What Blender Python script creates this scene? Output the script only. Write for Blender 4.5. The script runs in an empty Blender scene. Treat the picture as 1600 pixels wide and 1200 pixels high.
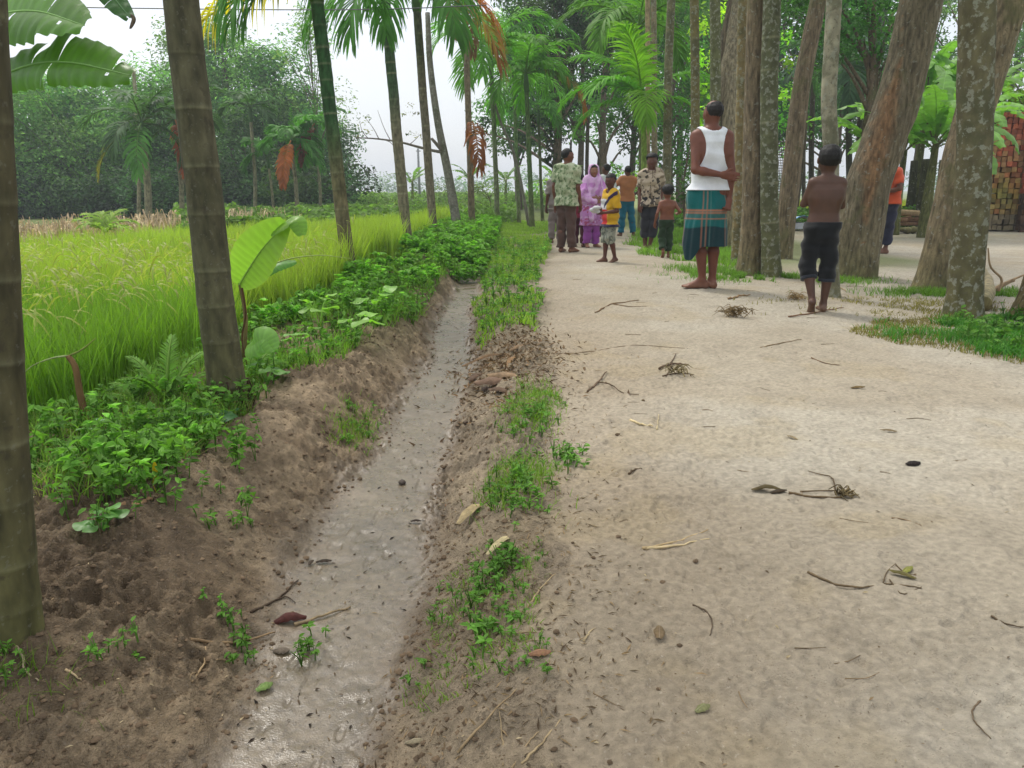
import bpy, math, random
import numpy as np
from mathutils import Matrix, Vector
R = math.radians
PI = math.pi
scene = bpy.context.scene
COL = scene.collection

# ------------------------------------------------------------------ camera
CAM_H = 0.90
PITCH = math.atan(302 / 1200)
cam_d = bpy.data.cameras.new('camera')
cam = bpy.data.objects.new('camera', cam_d)
COL.objects.link(cam)
cam.location = (0, 0, CAM_H)
cam.rotation_euler = (PI / 2 - PITCH, 0, 0)
cam_d.sensor_width = 36
cam_d.lens = 36 * 1200 / 1600
cam_d.clip_start = 0.02
cam_d.clip_end = 3000
scene.camera = cam

# ------------------------------------------------------------------ world, sun
SUN_EL, SUN_AZ = R(58), R(-35)      # az measured from +Y towards +X
world = bpy.data.worlds.new('World')
scene.world = world
world.use_nodes = True
wn, wl = world.node_tree.nodes, world.node_tree.links
wn.clear()
wo = wn.new('ShaderNodeOutputWorld')
add = wn.new('ShaderNodeAddShader')
b1 = wn.new('ShaderNodeBackground'); b2 = wn.new('ShaderNodeBackground')
sky = wn.new('ShaderNodeTexSky')
sky.sky_type = 'NISHITA'
sky.sun_disc = False
sky.sun_elevation = SUN_EL
sky.sun_rotation = SUN_AZ
sky.dust_density = 4
b1.inputs['Strength'].default_value = 0.05
wl.new(sky.outputs[0], b1.inputs['Color'])
# overcast veil: an even cloud deck, brighter overhead than at the horizon, with soft cloud mottling
tc = wn.new('ShaderNodeTexCoord')
sep = wn.new('ShaderNodeSeparateXYZ')
wl.new(tc.outputs['Generated'], sep.inputs[0])
ramp = wn.new('ShaderNodeValToRGB')
ramp.color_ramp.elements[0].position = 0.0
ramp.color_ramp.elements[0].color = (0.60, 0.63, 0.67, 1)
ramp.color_ramp.elements[1].position = 1.0
ramp.color_ramp.elements[1].color = (1.42, 1.43, 1.43, 1)
e = ramp.color_ramp.elements.new(0.35); e.color = (0.74, 0.765, 0.80, 1)
wl.new(sep.outputs['Z'], ramp.inputs[0])
cn = wn.new('ShaderNodeTexNoise'); cn.inputs['Scale'].default_value = 2.2; cn.inputs['Detail'].default_value = 5
wl.new(tc.outputs['Generated'], cn.inputs['Vector'])
cm = wn.new('ShaderNodeMapRange'); cm.inputs['To Min'].default_value = 0.93; cm.inputs['To Max'].default_value = 1.07
wl.new(cn.outputs[0], cm.inputs['Value'])
vm = wn.new('ShaderNodeVectorMath'); vm.operation = 'SCALE'
wl.new(ramp.outputs[0], vm.inputs[0]); wl.new(cm.outputs[0], vm.inputs['Scale'])
wl.new(vm.outputs[0], b2.inputs['Color'])
b2.inputs['Strength'].default_value = 1.0
wl.new(b1.outputs[0], add.inputs[0]); wl.new(b2.outputs[0], add.inputs[1])
wl.new(add.outputs[0], wo.inputs['Surface'])

sun_d = bpy.data.lights.new('sun', 'SUN')
sun_d.energy = 2.1
sun_d.angle = R(12)
sun_d.color = (1.0, 0.96, 0.88)
sun = bpy.data.objects.new('sun', sun_d)
COL.objects.link(sun)
sd = Vector((math.sin(SUN_AZ) * math.cos(SUN_EL), math.cos(SUN_AZ) * math.cos(SUN_EL), math.sin(SUN_EL)))
sun.rotation_euler = sd.to_track_quat('Z', 'Y').to_euler()
sun.location = (0, 0, 30)

scene.view_settings.view_transform = 'Standard'
scene.view_settings.look = 'None'
scene.view_settings.exposure = 0.2
scene.view_settings.gamma = 1
cy = scene.cycles
cy.max_bounces = 6
cy.diffuse_bounces = 3
cy.glossy_bounces = 2
cy.transmission_bounces = 3
cy.transparent_max_bounces = 4
cy.volume_bounces = 0
cy.caustics_reflective = False
cy.caustics_refractive = False
cy.use_adaptive_sampling = True
cy.adaptive_threshold = 0.02

# ------------------------------------------------------------------ helpers
SP, CP = math.sin(PITCH), math.cos(PITCH)

def W(px, py, d):
    """world point on the sight line of photo pixel (px,py) at forward distance d"""
    X = (px - 800) / 1200.0
    Y = -(py - 600) / 1200.0
    dy = Y * SP + CP
    dz = Y * CP - SP
    t = d / dy
    return np.array([X * t, d, CAM_H + dz * t])

def G(px, py, z=0.0):
    X = (px - 800) / 1200.0
    Y = -(py - 600) / 1200.0
    dy = Y * SP + CP
    dz = Y * CP - SP
    t = (z - CAM_H) / dz
    return np.array([X * t, dy * t])

def srgb(r, g, b):
    f = lambda c: (c / 255 / 12.92) if c <= 10 else ((c / 255 + 0.055) / 1.055) ** 2.4
    return np.array([f(r), f(g), f(b)])

def hsh(ix, iy, seed):
    n = (ix.astype(np.int64) * 374761393 + iy.astype(np.int64) * 668265263 + seed * 974634777) & 0xffffffff
    n = ((n ^ (n >> 13)) * 1274126177) & 0xffffffff
    n = n ^ (n >> 16)
    return (n & 0xffff) / 65535.0

def vnoise(x, y, seed=0):
    x = np.asarray(x, float); y = np.asarray(y, float)
    ix = np.floor(x); iy = np.floor(y)
    fx = x - ix; fy = y - iy
    fx = fx * fx * (3 - 2 * fx); fy = fy * fy * (3 - 2 * fy)
    a = hsh(ix, iy, seed); b = hsh(ix + 1, iy, seed); c = hsh(ix, iy + 1, seed); d = hsh(ix + 1, iy + 1, seed)
    return (a * (1 - fx) + b * fx) * (1 - fy) + (c * (1 - fx) + d * fx) * fy

def fbm(x, y, seed=0, o=4):
    s = 0; a = 0.5; t = 0
    for i in range(o):
        s = s + a * vnoise(x * 2 ** i + 17.3 * i, y * 2 ** i - 9.1 * i, seed + i)
        t += a; a *= 0.5
    return s / t

def sstep(a, b, x):
    t = np.clip((x - a) / (b - a), 0, 1)
    return t * t * (3 - 2 * t)

class MB:
    """collects vertices, tris, quads and vertex colours for ONE mesh"""
    def __init__(s): s.V = []; s.T = []; s.Q = []; s.C = []; s.n = 0
    def add(s, V, T=None, Q=None, col=(0.5, 0.5, 0.5)):
        V = np.asarray(V, float).reshape(-1, 3)
        col = np.asarray(col, float)
        if col.ndim == 1: col = np.tile(col, (len(V), 1))
        s.V.append(V); s.C.append(col)
        if T is not None and len(T): s.T.append(np.asarray(T, np.int64) + s.n)
        if Q is not None and len(Q): s.Q.append(np.asarray(Q, np.int64) + s.n)
        s.n += len(V)
        return s
    def addmb(s, o, M=None, cmul=None):
        V, T, Q, C = o.arrays()
        if M is not None: V = V @ M[:3, :3].T + M[:3, 3]
        if cmul is not None: C = C * cmul
        s.add(V, T, Q, C)
    def arrays(s):
        if not hasattr(s, '_c') or s._c[4] != s.n:
            V = np.concatenate(s.V) if s.V else np.zeros((0, 3))
            C = np.concatenate(s.C) if s.C else np.zeros((0, 3))
            T = np.concatenate(s.T) if s.T else np.zeros((0, 3), np.int64)
            Q = np.concatenate(s.Q) if s.Q else np.zeros((0, 4), np.int64)
            s._c = (V, T, Q, C, s.n)
        return s._c[:4]
    def build(s, name, mat, parent=None, smooth=True, normals=None, origin=None):
        V, T, Q, C = s.arrays()
        if origin is not None: V = V - np.asarray(origin, float)
        me = bpy.data.meshes.new(name)
        nt, nq = len(T), len(Q)
        me.vertices.add(len(V)); me.vertices.foreach_set('co', V.astype(np.float32).ravel())
        loops = np.concatenate([T.ravel(), Q.ravel()]).astype(np.int32)
        me.loops.add(len(loops)); me.loops.foreach_set('vertex_index', loops)
        me.polygons.add(nt + nq)
        st = np.concatenate([np.arange(nt) * 3, nt * 3 + np.arange(nq) * 4]).astype(np.int32)
        me.polygons.foreach_set('loop_start', st)
        me.polygons.foreach_set('use_smooth', np.full(nt + nq, smooth))
        me.update(calc_edges=True)
        at = me.color_attributes.new('Col', 'FLOAT_COLOR', 'POINT')
        al = np.ones((len(C), 1)) if getattr(s, 'alpha', None) is None else s.alpha[:, None]
        at.data.foreach_set('color', np.concatenate([np.clip(C, 0, 1), al], 1).astype(np.float32).ravel())
        if normals is not None:
            me.normals_split_custom_set_from_vertices(normals.astype(np.float32))
        me.materials.append(mat)
        o = bpy.data.objects.new(name, me)
        COL.objects.link(o)
        if origin is not None and parent is None: o.location = origin
        if parent is not None: o.parent = parent
        return o

def tag(o, label=None, cat=None, group=None, kind=None):
    if label: o['label'] = label
    if cat: o['category'] = cat
    if group: o['group'] = group
    if kind: o['kind'] = kind
    return o

def empty(name, loc, label, cat, group=None, rz=0):
    o = bpy.data.objects.new(name, None)
    o.empty_display_size = 0.2
    COL.objects.link(o)
    o.location = loc; o.rotation_euler = (0, 0, rz)
    return tag(o, label, cat, group)

# ------------------------------------------------------------------ materials
def mat_attr(name, rough=0.8, transl=0.0, bump=0.0, bscale=60, spec=0.3, var=0.25, vscale=8, stretch=(1, 1, 1), lichen=None, detail=6, sheen=0, bdist=0.01, gloss_var=0):
    m = bpy.data.materials.new(name); m.use_nodes = True
    nt = m.node_tree; n = nt.nodes; l = nt.links
    n.clear()
    out = n.new('ShaderNodeOutputMaterial')
    p = n.new('ShaderNodeBsdfPrincipled')
    at = n.new('ShaderNodeAttribute'); at.attribute_name = 'Col'
    tc = n.new('ShaderNodeTexCoord')
    mp = n.new('ShaderNodeMapping'); mp.inputs['Scale'].default_value = stretch
    l.new(tc.outputs['Object'], mp.inputs[0])
    no = n.new('ShaderNodeTexNoise'); no.inputs['Scale'].default_value = vscale; no.inputs['Detail'].default_value = detail
    l.new(mp.outputs[0], no.inputs['Vector'])
    mr = n.new('ShaderNodeMapRange')
    mr.inputs['From Min'].default_value = 0.3; mr.inputs['From Max'].default_value = 0.7
    mr.inputs['To Min'].default_value = 1 - var; mr.inputs['To Max'].default_value = 1 + var
    l.new(no.outputs[0], mr.inputs['Value'])
    sc = n.new('ShaderNodeVectorMath'); sc.operation = 'SCALE'
    l.new(at.outputs['Color'], sc.inputs[0]); l.new(mr.outputs[0], sc.inputs['Scale'])
    colout = sc.outputs[0]
    if lichen:
        for (lc, lscale, thr, wid, amt) in lichen:
            ln = n.new('ShaderNodeTexNoise'); ln.inputs['Scale'].default_value = lscale; ln.inputs['Detail'].default_value = 5
            ln.inputs['Roughness'].default_value = 0.6
            l.new(tc.outputs['Object'], ln.inputs['Vector'])
            lr = n.new('ShaderNodeMapRange'); lr.interpolation_type = 'SMOOTHSTEP'
            lr.inputs['From Min'].default_value = thr; lr.inputs['From Max'].default_value = thr + wid
            lr.inputs['To Max'].default_value = amt
            l.new(ln.outputs[0], lr.inputs['Value'])
            mx = n.new('ShaderNodeMix'); mx.data_type = 'RGBA'
            l.new(lr.outputs[0], mx.inputs[0]); l.new(colout, mx.inputs[6])
            mx.inputs[7].default_value = (*lc, 1)
            colout = mx.outputs[2]
    l.new(colout, p.inputs['Base Color'])
    p.inputs['Roughness'].default_value = rough
    if gloss_var:
        gr = n.new('ShaderNodeMapRange'); gr.inputs['To Min'].default_value = rough - gloss_var; gr.inputs['To Max'].default_value = rough + gloss_var
        l.new(no.outputs[0], gr.inputs['Value']); l.new(gr.outputs[0], p.inputs['Roughness'])
    p.inputs['Specular IOR Level'].default_value = spec
    if sheen: p.inputs['Sheen Weight'].default_value = sheen
    if bump:
        bn = n.new('ShaderNodeTexNoise'); bn.inputs['Scale'].default_value = bscale; bn.inputs['Detail'].default_value = 4
        l.new(mp.outputs[0], bn.inputs['Vector'])
        bu = n.new('ShaderNodeBump'); bu.inputs['Strength'].default_value = bump; bu.inputs['Distance'].default_value = bdist
        l.new(bn.outputs[0], bu.inputs['Height']); l.new(bu.outputs[0], p.inputs['Normal'])
    if transl:
        t = n.new('ShaderNodeBsdfTranslucent'); l.new(colout, t.inputs['Color'])
        # leaves pass yellower light than they reflect
        hs = n.new('ShaderNodeVectorMath'); hs.operation = 'MULTIPLY'; hs.inputs[1].default_value = (1.1, 1.3, 0.6)
        l.new(colout, hs.inputs[0]); l.new(hs.outputs[0], t.inputs['Color'])
        mx = n.new('ShaderNodeMixShader'); mx.inputs[0].default_value = transl
        l.new(p.outputs[0], mx.inputs[1]); l.new(t.outputs[0], mx.inputs[2])
        l.new(mx.outputs[0], out.inputs['Surface'])
    else:
        l.new(p.outputs[0], out.inputs['Surface'])
    return m

M_LEAF = mat_attr('leaf', rough=0.6, transl=0.45, spec=0.2, var=0.15, vscale=3)
M_GRASS = mat_attr('grass_blade', rough=0.55, transl=0.45, spec=0.3, var=0.18, vscale=1.2)
M_BANANA = mat_attr('banana_leaf', rough=0.4, transl=0.5, spec=0.45, var=0.12, vscale=6, bump=0.15, bscale=25)
M_DRY = mat_attr('dry_leaf', rough=0.85, transl=0.15, var=0.3, vscale=25, bump=0.3, bscale=80)
M_WOOD = mat_attr('wood', rough=0.85, var=0.3, vscale=30, bump=0.4, bscale=120, stretch=(1, 1, 0.3))
M_PALM = mat_attr('palm_bark', rough=0.85, var=0.45, vscale=30, bump=0.5, bscale=70, stretch=(1, 1, 0.35), bdist=0.004,
                  lichen=[((0.19, 0.185, 0.15), 60, 0.6, 0.06, 0.3), ((0.05, 0.05, 0.025), 3.5, 0.52, 0.2, 0.55), ((0.045, 0.035, 0.025), 26, 0.58, 0.1, 0.55)])
M_PALM_L = mat_attr('palm_bark_lichen', rough=0.85, var=0.3, vscale=16, bump=0.5, bscale=60, stretch=(1, 1, 0.6), bdist=0.004,
                    lichen=[((0.075, 0.08, 0.04), 4, 0.5, 0.1, 0.6), ((0.32, 0.33, 0.27), 21, 0.53, 0.08, 0.6), ((0.12, 0.10, 0.07), 45, 0.58, 0.06, 0.6)])
M_BARK = mat_attr('tree_bark', rough=0.9, var=0.55, vscale=34, bump=1.0, bscale=42, stretch=(1, 1, 0.22), bdist=0.015,
                  lichen=[((0.30, 0.30, 0.25), 19, 0.6, 0.06, 0.6), ((0.09, 0.08, 0.05), 40, 0.56, 0.08, 0.6), ((0.10, 0.11, 0.04), 3.0, 0.55, 0.12, 0.5)])
M_SKIN = mat_attr('skin', rough=0.5, var=0.1, vscale=20, spec=0.35, bump=0.05, bscale=200)
M_HAIR = mat_attr('hair', rough=0.6, var=0.35, vscale=80, bump=0.5, bscale=180, spec=0.3)
M_CLOTH = mat_attr('cloth', rough=0.9, var=0.08, vscale=12, bump=0.2, bscale=60, sheen=0.15)
M_BRICK = mat_attr('brick', rough=0.95, var=0.3, vscale=12, bump=0.5, bscale=50)
M_METAL = mat_attr('painted', rough=0.6, var=0.1)

# ------------------------------------------------------------------ terrain
def xditch(y):
    return -0.41 + np.interp(y, [0, 1.2, 2, 3, 4.8, 6.4, 9.2, 16, 60], [-.04, -.035, -.02, .01, -.01, -.06, -.12, -.18, -.2]) + 0.025 * np.sin(y * 1.7) + .015 * np.sin(y * 4.1 + 1)

def wditch(y):
    return np.interp(y, [0, 1.2, 1.9, 2.9, 4.8, 6.4, 9, 13], [.145, .15, .17, .15, .14, .12, .10, .08]) * (1 + 0.10 * np.sin(y * 3.3 + .6))

def masks(x, y):
    u = x - xditch(y); w = wditch(y)
    wob = (fbm(x * 5, y * 4, 31, 4) - 0.5) * 0.22 + (fbm(x * 22, y * 22, 33, 2) - .5) * .03
    ditch = 1 - sstep(w * 0.85, w * 1.1 + 0.02, np.abs(u + wob * .5))
    ditch = ditch * (1 - sstep(8.6, 9.8, y + .8 * (vnoise(x * 6, y * 2, 35) - .5)))
    wob2 = (fbm(x * 3, y * 2, 41, 4) - 0.5) * 0.3
    # sandy path starts right of the weeds line
    path_l = np.interp(y, [0, 1, 2.4, 3.2, 5, 8.5, 11, 22, 40], [.0, .02, .12, .2, .2, .3, .5, 1.3, 2.4])
    path = sstep(path_l - .08, path_l + .14, x + wob2)
    return u, w, ditch, path

def hgt_base(x, y):
    x = np.asarray(x, float); y = np.asarray(y, float)
    u = x - xditch(y); w = wditch(y)
    left = sstep(-w * .7, -w - np.interp(y, [0, 2, 5, 9], [.50, .42, .28, .22]), u)       # rise of the bank
    left = np.clip(left, 0, 1)
    right = sstep(w * .7, w + 0.34, u)
    dd = 0.135 * (1 - sstep(8.5, 12, y)) + 0.015
    z = -dd + left * (dd + 0.04) + right * (dd - 0.005)
    # drop into the rice field
    fx = -1.55 - .12 * np.sin(y * .8)
    z = z - 0.22 * sstep(fx, fx - 0.55, x)
    # gentle camber of the path, far part sinks a little
    z = z + 0.02 * np.exp(-((x - 1.4) / 1.2) ** 2) - 0.05 * sstep(9, 13, y) * sstep(-.2, .3, x)
    return z

def hgt(x, y, fine=True):
    x = np.asarray(x, float); y = np.asarray(y, float)
    z = hgt_base(x, y)
    u, w, ditch, path = masks(x, y)
    bank = (1 - ditch) * (1 - path)
    lump = (fbm(x * 3.2, y * 3.2, 3, 4) - .5) * 0.09 + (fbm(x * 13, y * 13, 7, 3) - .5) * 0.035
    z = z + bank * lump * (1 - .0 * y)
    z = z + path * ((fbm(x * 1.3, y * 1.3, 5, 3) - .5) * 0.035 + (fbm(x * 9, y * 9, 9, 3) - .5) * 0.008)
    z = z + ditch * ((fbm(x * 5, y * 3, 15, 2) - .5) * 0.006)
    if fine:
        near = 1 - sstep(6, 12, y)
        clod = np.abs(fbm(x * 22, y * 22, 21, 4) - .5)
        rough_ = .35 + 1.3 * sstep(.35, .65, fbm(x * 2.5, y * 2.5, 29, 3))
        z = z + near * bank * rough_ * (0.022 - clod * 0.11) * 0.8
        z = z + near * bank * rough_ * ((vnoise(x * 55, y * 55, 23) - .5) * 0.009 + (vnoise(x * 120, y * 120, 24) - .5) * 0.005)
        # trampled pocks on the near path
        pk = sstep(.60, .72, fbm(x * 16, y * 16, 51, 2)) * sstep(.42, .6, fbm(x * 1.7, y * 1.7, 53, 2))
        pk2 = sstep(.62, .72, fbm(x * 34, y * 34, 58, 2)) * sstep(.4, .6, fbm(x * 2.3, y * 2.3, 59, 2))
        z = z - near * path * (pk * 0.006 + pk2 * .0045)
        z = z + near * path * (vnoise(x * 70, y * 70, 55) - .5) * 0.0022 * (1 + 2.5 * (1 - sstep(.5, 1.3, x))) + near * path * (fbm(x * 26, y * 26, 57, 3) - .5) * .007 * (.4 + (1 - sstep(.4, 1.4, x)))
        dk = sstep(.68, .74, vnoise(x * 38, y * 22, 61)) * sstep(.45, .6, fbm(x * 4, y * 4, 62, 2))
        z = z - near * ditch * dk * 0.003 + near * ditch * (fbm(x * 34, y * 34, 63, 3) - .5) * .005 * sstep(.35, .65, fbm(x * 3, y * 3, 67, 3))
        # shallow foot prints pressed into the path
        for fx_, fy_, fa_ in FOOT:
            m_ = (np.abs(x - fx_) < .2) & (np.abs(y - fy_) < .2)
            if not m_.any(): continue
            ax_, ay_ = x[m_] - fx_, y[m_] - fy_
            p_ = ax_ * math.cos(fa_) + ay_ * math.sin(fa_); q_ = -ax_ * math.sin(fa_) + ay_ * math.cos(fa_)
            r_ = np.sqrt((q_ / .095) ** 2 + (p_ / (.034 + .010 * np.sign(q_))) ** 2)
            z[m_] = z[m_] - .0065 * (1 - sstep(.75, 1.05, r_)) + .003 * np.exp(-((r_ - 1.12) / .15) ** 2)
    return z

_fr = np.random.RandomState(44)
FOOT = []
for _k in range(9):
    _x, _y, _a = _fr.uniform(.35, 2.2), _fr.uniform(1.3, 3.0), _fr.uniform(-.4, .4)
    for _j in range(4): FOOT.append((_x + _j * .28 * -math.sin(_a) + (.07 if _j % 2 else -.07), _y + _j * .28 * math.cos(_a), _a + _fr.uniform(-.15, .15)))

def H1(x, y): return float(hgt(np.array([x]), np.array([y]), False)[0])

def build_terrain():
    nr, nc = 900, 900
    yy = 0.6 * (46 / 0.6) ** (np.linspace(0, 1, nr))
    uu = np.linspace(-1, 1, nc)
    uu = uu * (0.75 + 0.25 * uu ** 2)
    Y, U = np.meshgrid(yy, uu, indexing='ij')
    X = U * (0.72 * Y + 0.75) * 1.08
    Z = hgt(X, Y)
    # courtyard and field far away stay level
    dzx = np.gradient(Z, axis=1); dxx = np.gradient(X, axis=1)
    P = np.stack([X, Y, Z], -1)
    du = np.gradient(P, axis=1); dv = np.gradient(P, axis=0)
    N = np.cross(du, dv); N /= np.linalg.norm(N, axis=-1, keepdims=True)
    N[N[..., 2] < 0] *= -1
    u, w, ditch, path = masks(X, Y)
    sand = srgb(161, 153, 137); sand2 = srgb(153, 143, 125); dark = srgb(108, 92, 72); wet = srgb(102, 90, 72); brown = srgb(134, 117, 94); green = srgb(84, 84, 50)
    n1 = fbm(X * 1.1, Y * 1.1, 71, 4)[..., None]; n2 = fbm(X * 7, Y * 7, 73, 4)[..., None]; n3 = fbm(X * 30, Y * 30, 75, 3)[..., None]
    pcol = sand * (1 - sstep(.35, .65, n1)) + sand2 * sstep(.35, .65, n1)
    n4 = fbm(X * 90, Y * 90, 77, 2)[..., None]
    pcol = pcol * (1 - .10 * sstep(.5, .75, n2)) * (1 - .10 * sstep(.5, .75, n3)) * (.9 + .2 * n4)
    # damp, browner strip along the left edge of the path and near the camera
    edge = (1 - sstep(.15, 1.0, X - .12 * n1[..., 0]))[..., None]
    pcol = pcol * (1 - .45 * edge) + brown * .45 * edge
    nearb = (1 - sstep(1.1, 3.0, Y))[..., None]
    pcol = pcol * (1 - .14 * nearb)
    yel = (sstep(.60, .74, fbm(X * 3.1 + 5, Y * 3.1, 81, 4)) * .18)[..., None]
    pcol = pcol * (1 - yel) + srgb(150, 132, 92) * yel
    bcol = brown * (1 - sstep(.4, .65, n2)) + dark * sstep(.4, .65, n2)
    bcol = bcol * (.6 + .8 * n3) * (.8 + .4 * n4)
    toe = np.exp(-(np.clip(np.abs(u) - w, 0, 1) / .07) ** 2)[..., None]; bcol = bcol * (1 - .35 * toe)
    humus_l = sstep(-.42, -.85, X + .3 * (n1[..., 0] - .5))[..., None] * (1 - sstep(1.9, 3.0, Y))[..., None] * (.6 + .8 * (n2 - .3))
    bcol = bcol * (1 - .6 * humus_l) + srgb(66, 55, 42) * .6 * humus_l        # darker wet humus near the first palm
    gm = ((sstep(3.5, 6, Y)) * sstep(.0, -.25, u + w))[..., None] * .8
    bcol = bcol * (1 - gm) + green * gm
    gr = (sstep(4.5, 5.5, Y) * sstep(.0, .1, u - w))[..., None] * .7
    bcol = bcol * (1 - gr) + green * gr
    rb = (sstep(0, .12, u - w) * .55)[..., None]; bcol = bcol * (1 - rb) + (pcol * (.72 + .4 * n3)) * rb
    bcol = bcol * 1.02
    dcol = wet * (.7 + .6 * n2) * (.85 + .3 * n3)
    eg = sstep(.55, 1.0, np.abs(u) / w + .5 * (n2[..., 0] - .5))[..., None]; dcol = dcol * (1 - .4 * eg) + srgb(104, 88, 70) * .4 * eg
    wetm = 1 - sstep(.70, 1.55, (np.abs(u) + .5 * (fbm(X * 7, Y * 7, 83, 4) - .5) * .22) / (w + .01) - .25 * (n1[..., 0] - .5))
    wetm = wetm * (1 - sstep(8.6, 10, Y))
    dm = wetm[..., None]; pm = path[..., None]
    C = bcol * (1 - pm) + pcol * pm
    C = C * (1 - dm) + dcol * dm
    # grassy ground on the right under the trees, far background
    gxr = sstep(2.3, 3.0, X - .25 * (n1[..., 0] - .5) * 4) * sstep(8.5, 10.5, Y) * (1 - sstep(5.2, 6.0, X))
    gfar = sstep(21, 25, Y + X * .1 + 4 * (n1[..., 0] - .5))
    gg = np.clip(gxr * .75 + gfar, 0, 1)[..., None]
    C = C * (1 - gg) + srgb(92, 104, 52) * gg
    idx = np.arange(nr * nc).reshape(nr, nc)
    quads = np.stack([idx[:-1, :-1], idx[:-1, 1:], idx[1:, 1:], idx[1:, :-1]], -1).reshape(-1, 4)
    cx = X[:-1, :-1].ravel(); cyy = Y[:-1, :-1].ravel()
    dmk = ditch[:-1, :-1].ravel() > .5; pmk = (path[:-1, :-1].ravel() > .5) & ~dmk
    gmk = ~dmk & ~pmk
    Vf = P.reshape(-1, 3); Nf = N.reshape(-1, 3); Cf = C.reshape(-1, 3)
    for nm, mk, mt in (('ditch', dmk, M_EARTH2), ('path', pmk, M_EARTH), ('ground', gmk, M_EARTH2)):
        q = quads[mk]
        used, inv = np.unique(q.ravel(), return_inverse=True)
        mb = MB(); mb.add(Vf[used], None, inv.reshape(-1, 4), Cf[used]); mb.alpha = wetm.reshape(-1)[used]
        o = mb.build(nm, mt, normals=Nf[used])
        tag(o, kind='structure')
    # far sheet to the horizon, a little below and beyond the fine one
    mb = MB()
    ys = np.array([-40, 0.2, 3, 10, 20, 45, 46.5, 90, 200, 500, 1500.]); xs = np.array([-1500, -500, -150, -60, -40, -20, -10, 0, 10, 20, 40, 60, 150, 500, 1500.])
    Yg, Xg = np.meshgrid(ys, xs, indexing='ij')
    Zg = np.where((Yg < 46.2), -0.42, -0.30)
    idg = np.arange(Yg.size).reshape(Yg.shape)
    qg = np.stack([idg[:-1, :-1], idg[:-1, 1:], idg[1:, 1:], idg[1:, :-1]], -1).reshape(-1, 4)
    mb.add(np.stack([Xg, Yg, Zg], -1).reshape(-1, 3), None, qg, srgb(112, 124, 62)); mb.alpha = np.zeros(Xg.size)
    tag(mb.build('terrain', M_EARTH2), kind='structure')

def mat_earth(name, rough, gv, bump, wetmask=False, specks=None):
    m = mat_attr(name, lichen=specks, rough=rough, var=0.2, vscale=60, bump=bump, bscale=230, bdist=0.008, spec=0.25, detail=10)
    nt = m.node_tree; n = nt.nodes; l = nt.links
    if wetmask:
        p = [q for q in n if q.type == 'BSDF_PRINCIPLED'][0]
        at = [q for q in n if q.type == 'ATTRIBUTE'][0]
        bu = [q for q in n if q.type == 'BUMP'][0]
        tc = [q for q in n if q.type == 'TEX_COORD'][0]
        no = n.new('ShaderNodeTexNoise'); no.inputs['Scale'].default_value = 8; no.inputs['Detail'].default_value = 5
        l.new(tc.outputs['Object'], no.inputs['Vector'])
        # wetness (stored with the earth) lowers roughness unevenly and flattens the crumbs
        mr = n.new('ShaderNodeMapRange'); mr.inputs['From Min'].default_value = .38; mr.inputs['From Max'].default_value = .62
        mr.inputs['To Min'].default_value = 0.19; mr.inputs['To Max'].default_value = 0.45
        l.new(no.outputs[0], mr.inputs['Value'])
        mx = n.new('ShaderNodeMix'); mx.data_type = 'FLOAT'; mx.inputs[2].default_value = rough
        l.new(at.outputs['Alpha'], mx.inputs[0]); l.new(mr.outputs[0], mx.inputs[3]); l.new(mx.outputs[0], p.inputs['Roughness'])
        mb_ = n.new('ShaderNodeMapRange'); mb_.inputs['To Min'].default_value = bump; mb_.inputs['To Max'].default_value = bump * .22
        l.new(at.outputs['Alpha'], mb_.inputs['Value']); l.new(mb_.outputs[0], bu.inputs['Strength'])
        ms = n.new('ShaderNodeMapRange'); ms.inputs['To Min'].default_value = .2; ms.inputs['To Max'].default_value = .65
        l.new(at.outputs['Alpha'], ms.inputs['Value']); l.new(ms.outputs[0], p.inputs['Specular IOR Level'])
    return m
M_EARTH = mat_earth('sandy_earth', 0.95, 0, 0.6, specks=[((.20, .165, .12), 42, .60, .05, .22), ((.13, .10, .07), 120, .62, .04, .6), ((.42, .37, .30), 75, .64, .05, .4)])
M_EARTH2 = mat_earth('bank_earth', 0.85, 0, 1.0, True, specks=[((.055, .042, .03), 48, .58, .05, .45), ((.05, .036, .026), 130, .61, .05, .5), ((.28, .225, .17), 85, .62, .05, .35)])
build_terrain()

# ------------------------------------------------------------------ vegetation tools
def rot_frame(t, up=np.array([0, 0, 1.0])):
    t = t / np.linalg.norm(t)
    a = np.cross(up, t)
    if np.linalg.norm(a) < 1e-3: a = np.cross(np.array([0, 1.0, 0]), t)
    a /= np.linalg.norm(a)
    return t, a, np.cross(t, a)

def catmull(pts, n):
    pts = np.asarray(pts, float)
    if len(pts) == 2:
        return pts[0] + (pts[1] - pts[0]) * np.linspace(0, 1, n)[:, None]
    P = np.vstack([2 * pts[0] - pts[1], pts, 2 * pts[-1] - pts[-2]])
    out = []
    for t in np.linspace(0, len(pts) - 1, n):
        i = min(int(t), len(pts) - 2); f = t - i
        a, b, c, d = P[i], P[i + 1], P[i + 2], P[i + 3]
        out.append(.5 * ((2 * b) + (c - a) * f + (2 * a - 5 * b + 4 * c - d) * f * f + (-a + 3 * b - 3 * c + d) * f ** 3))
    return np.array(out)

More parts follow.
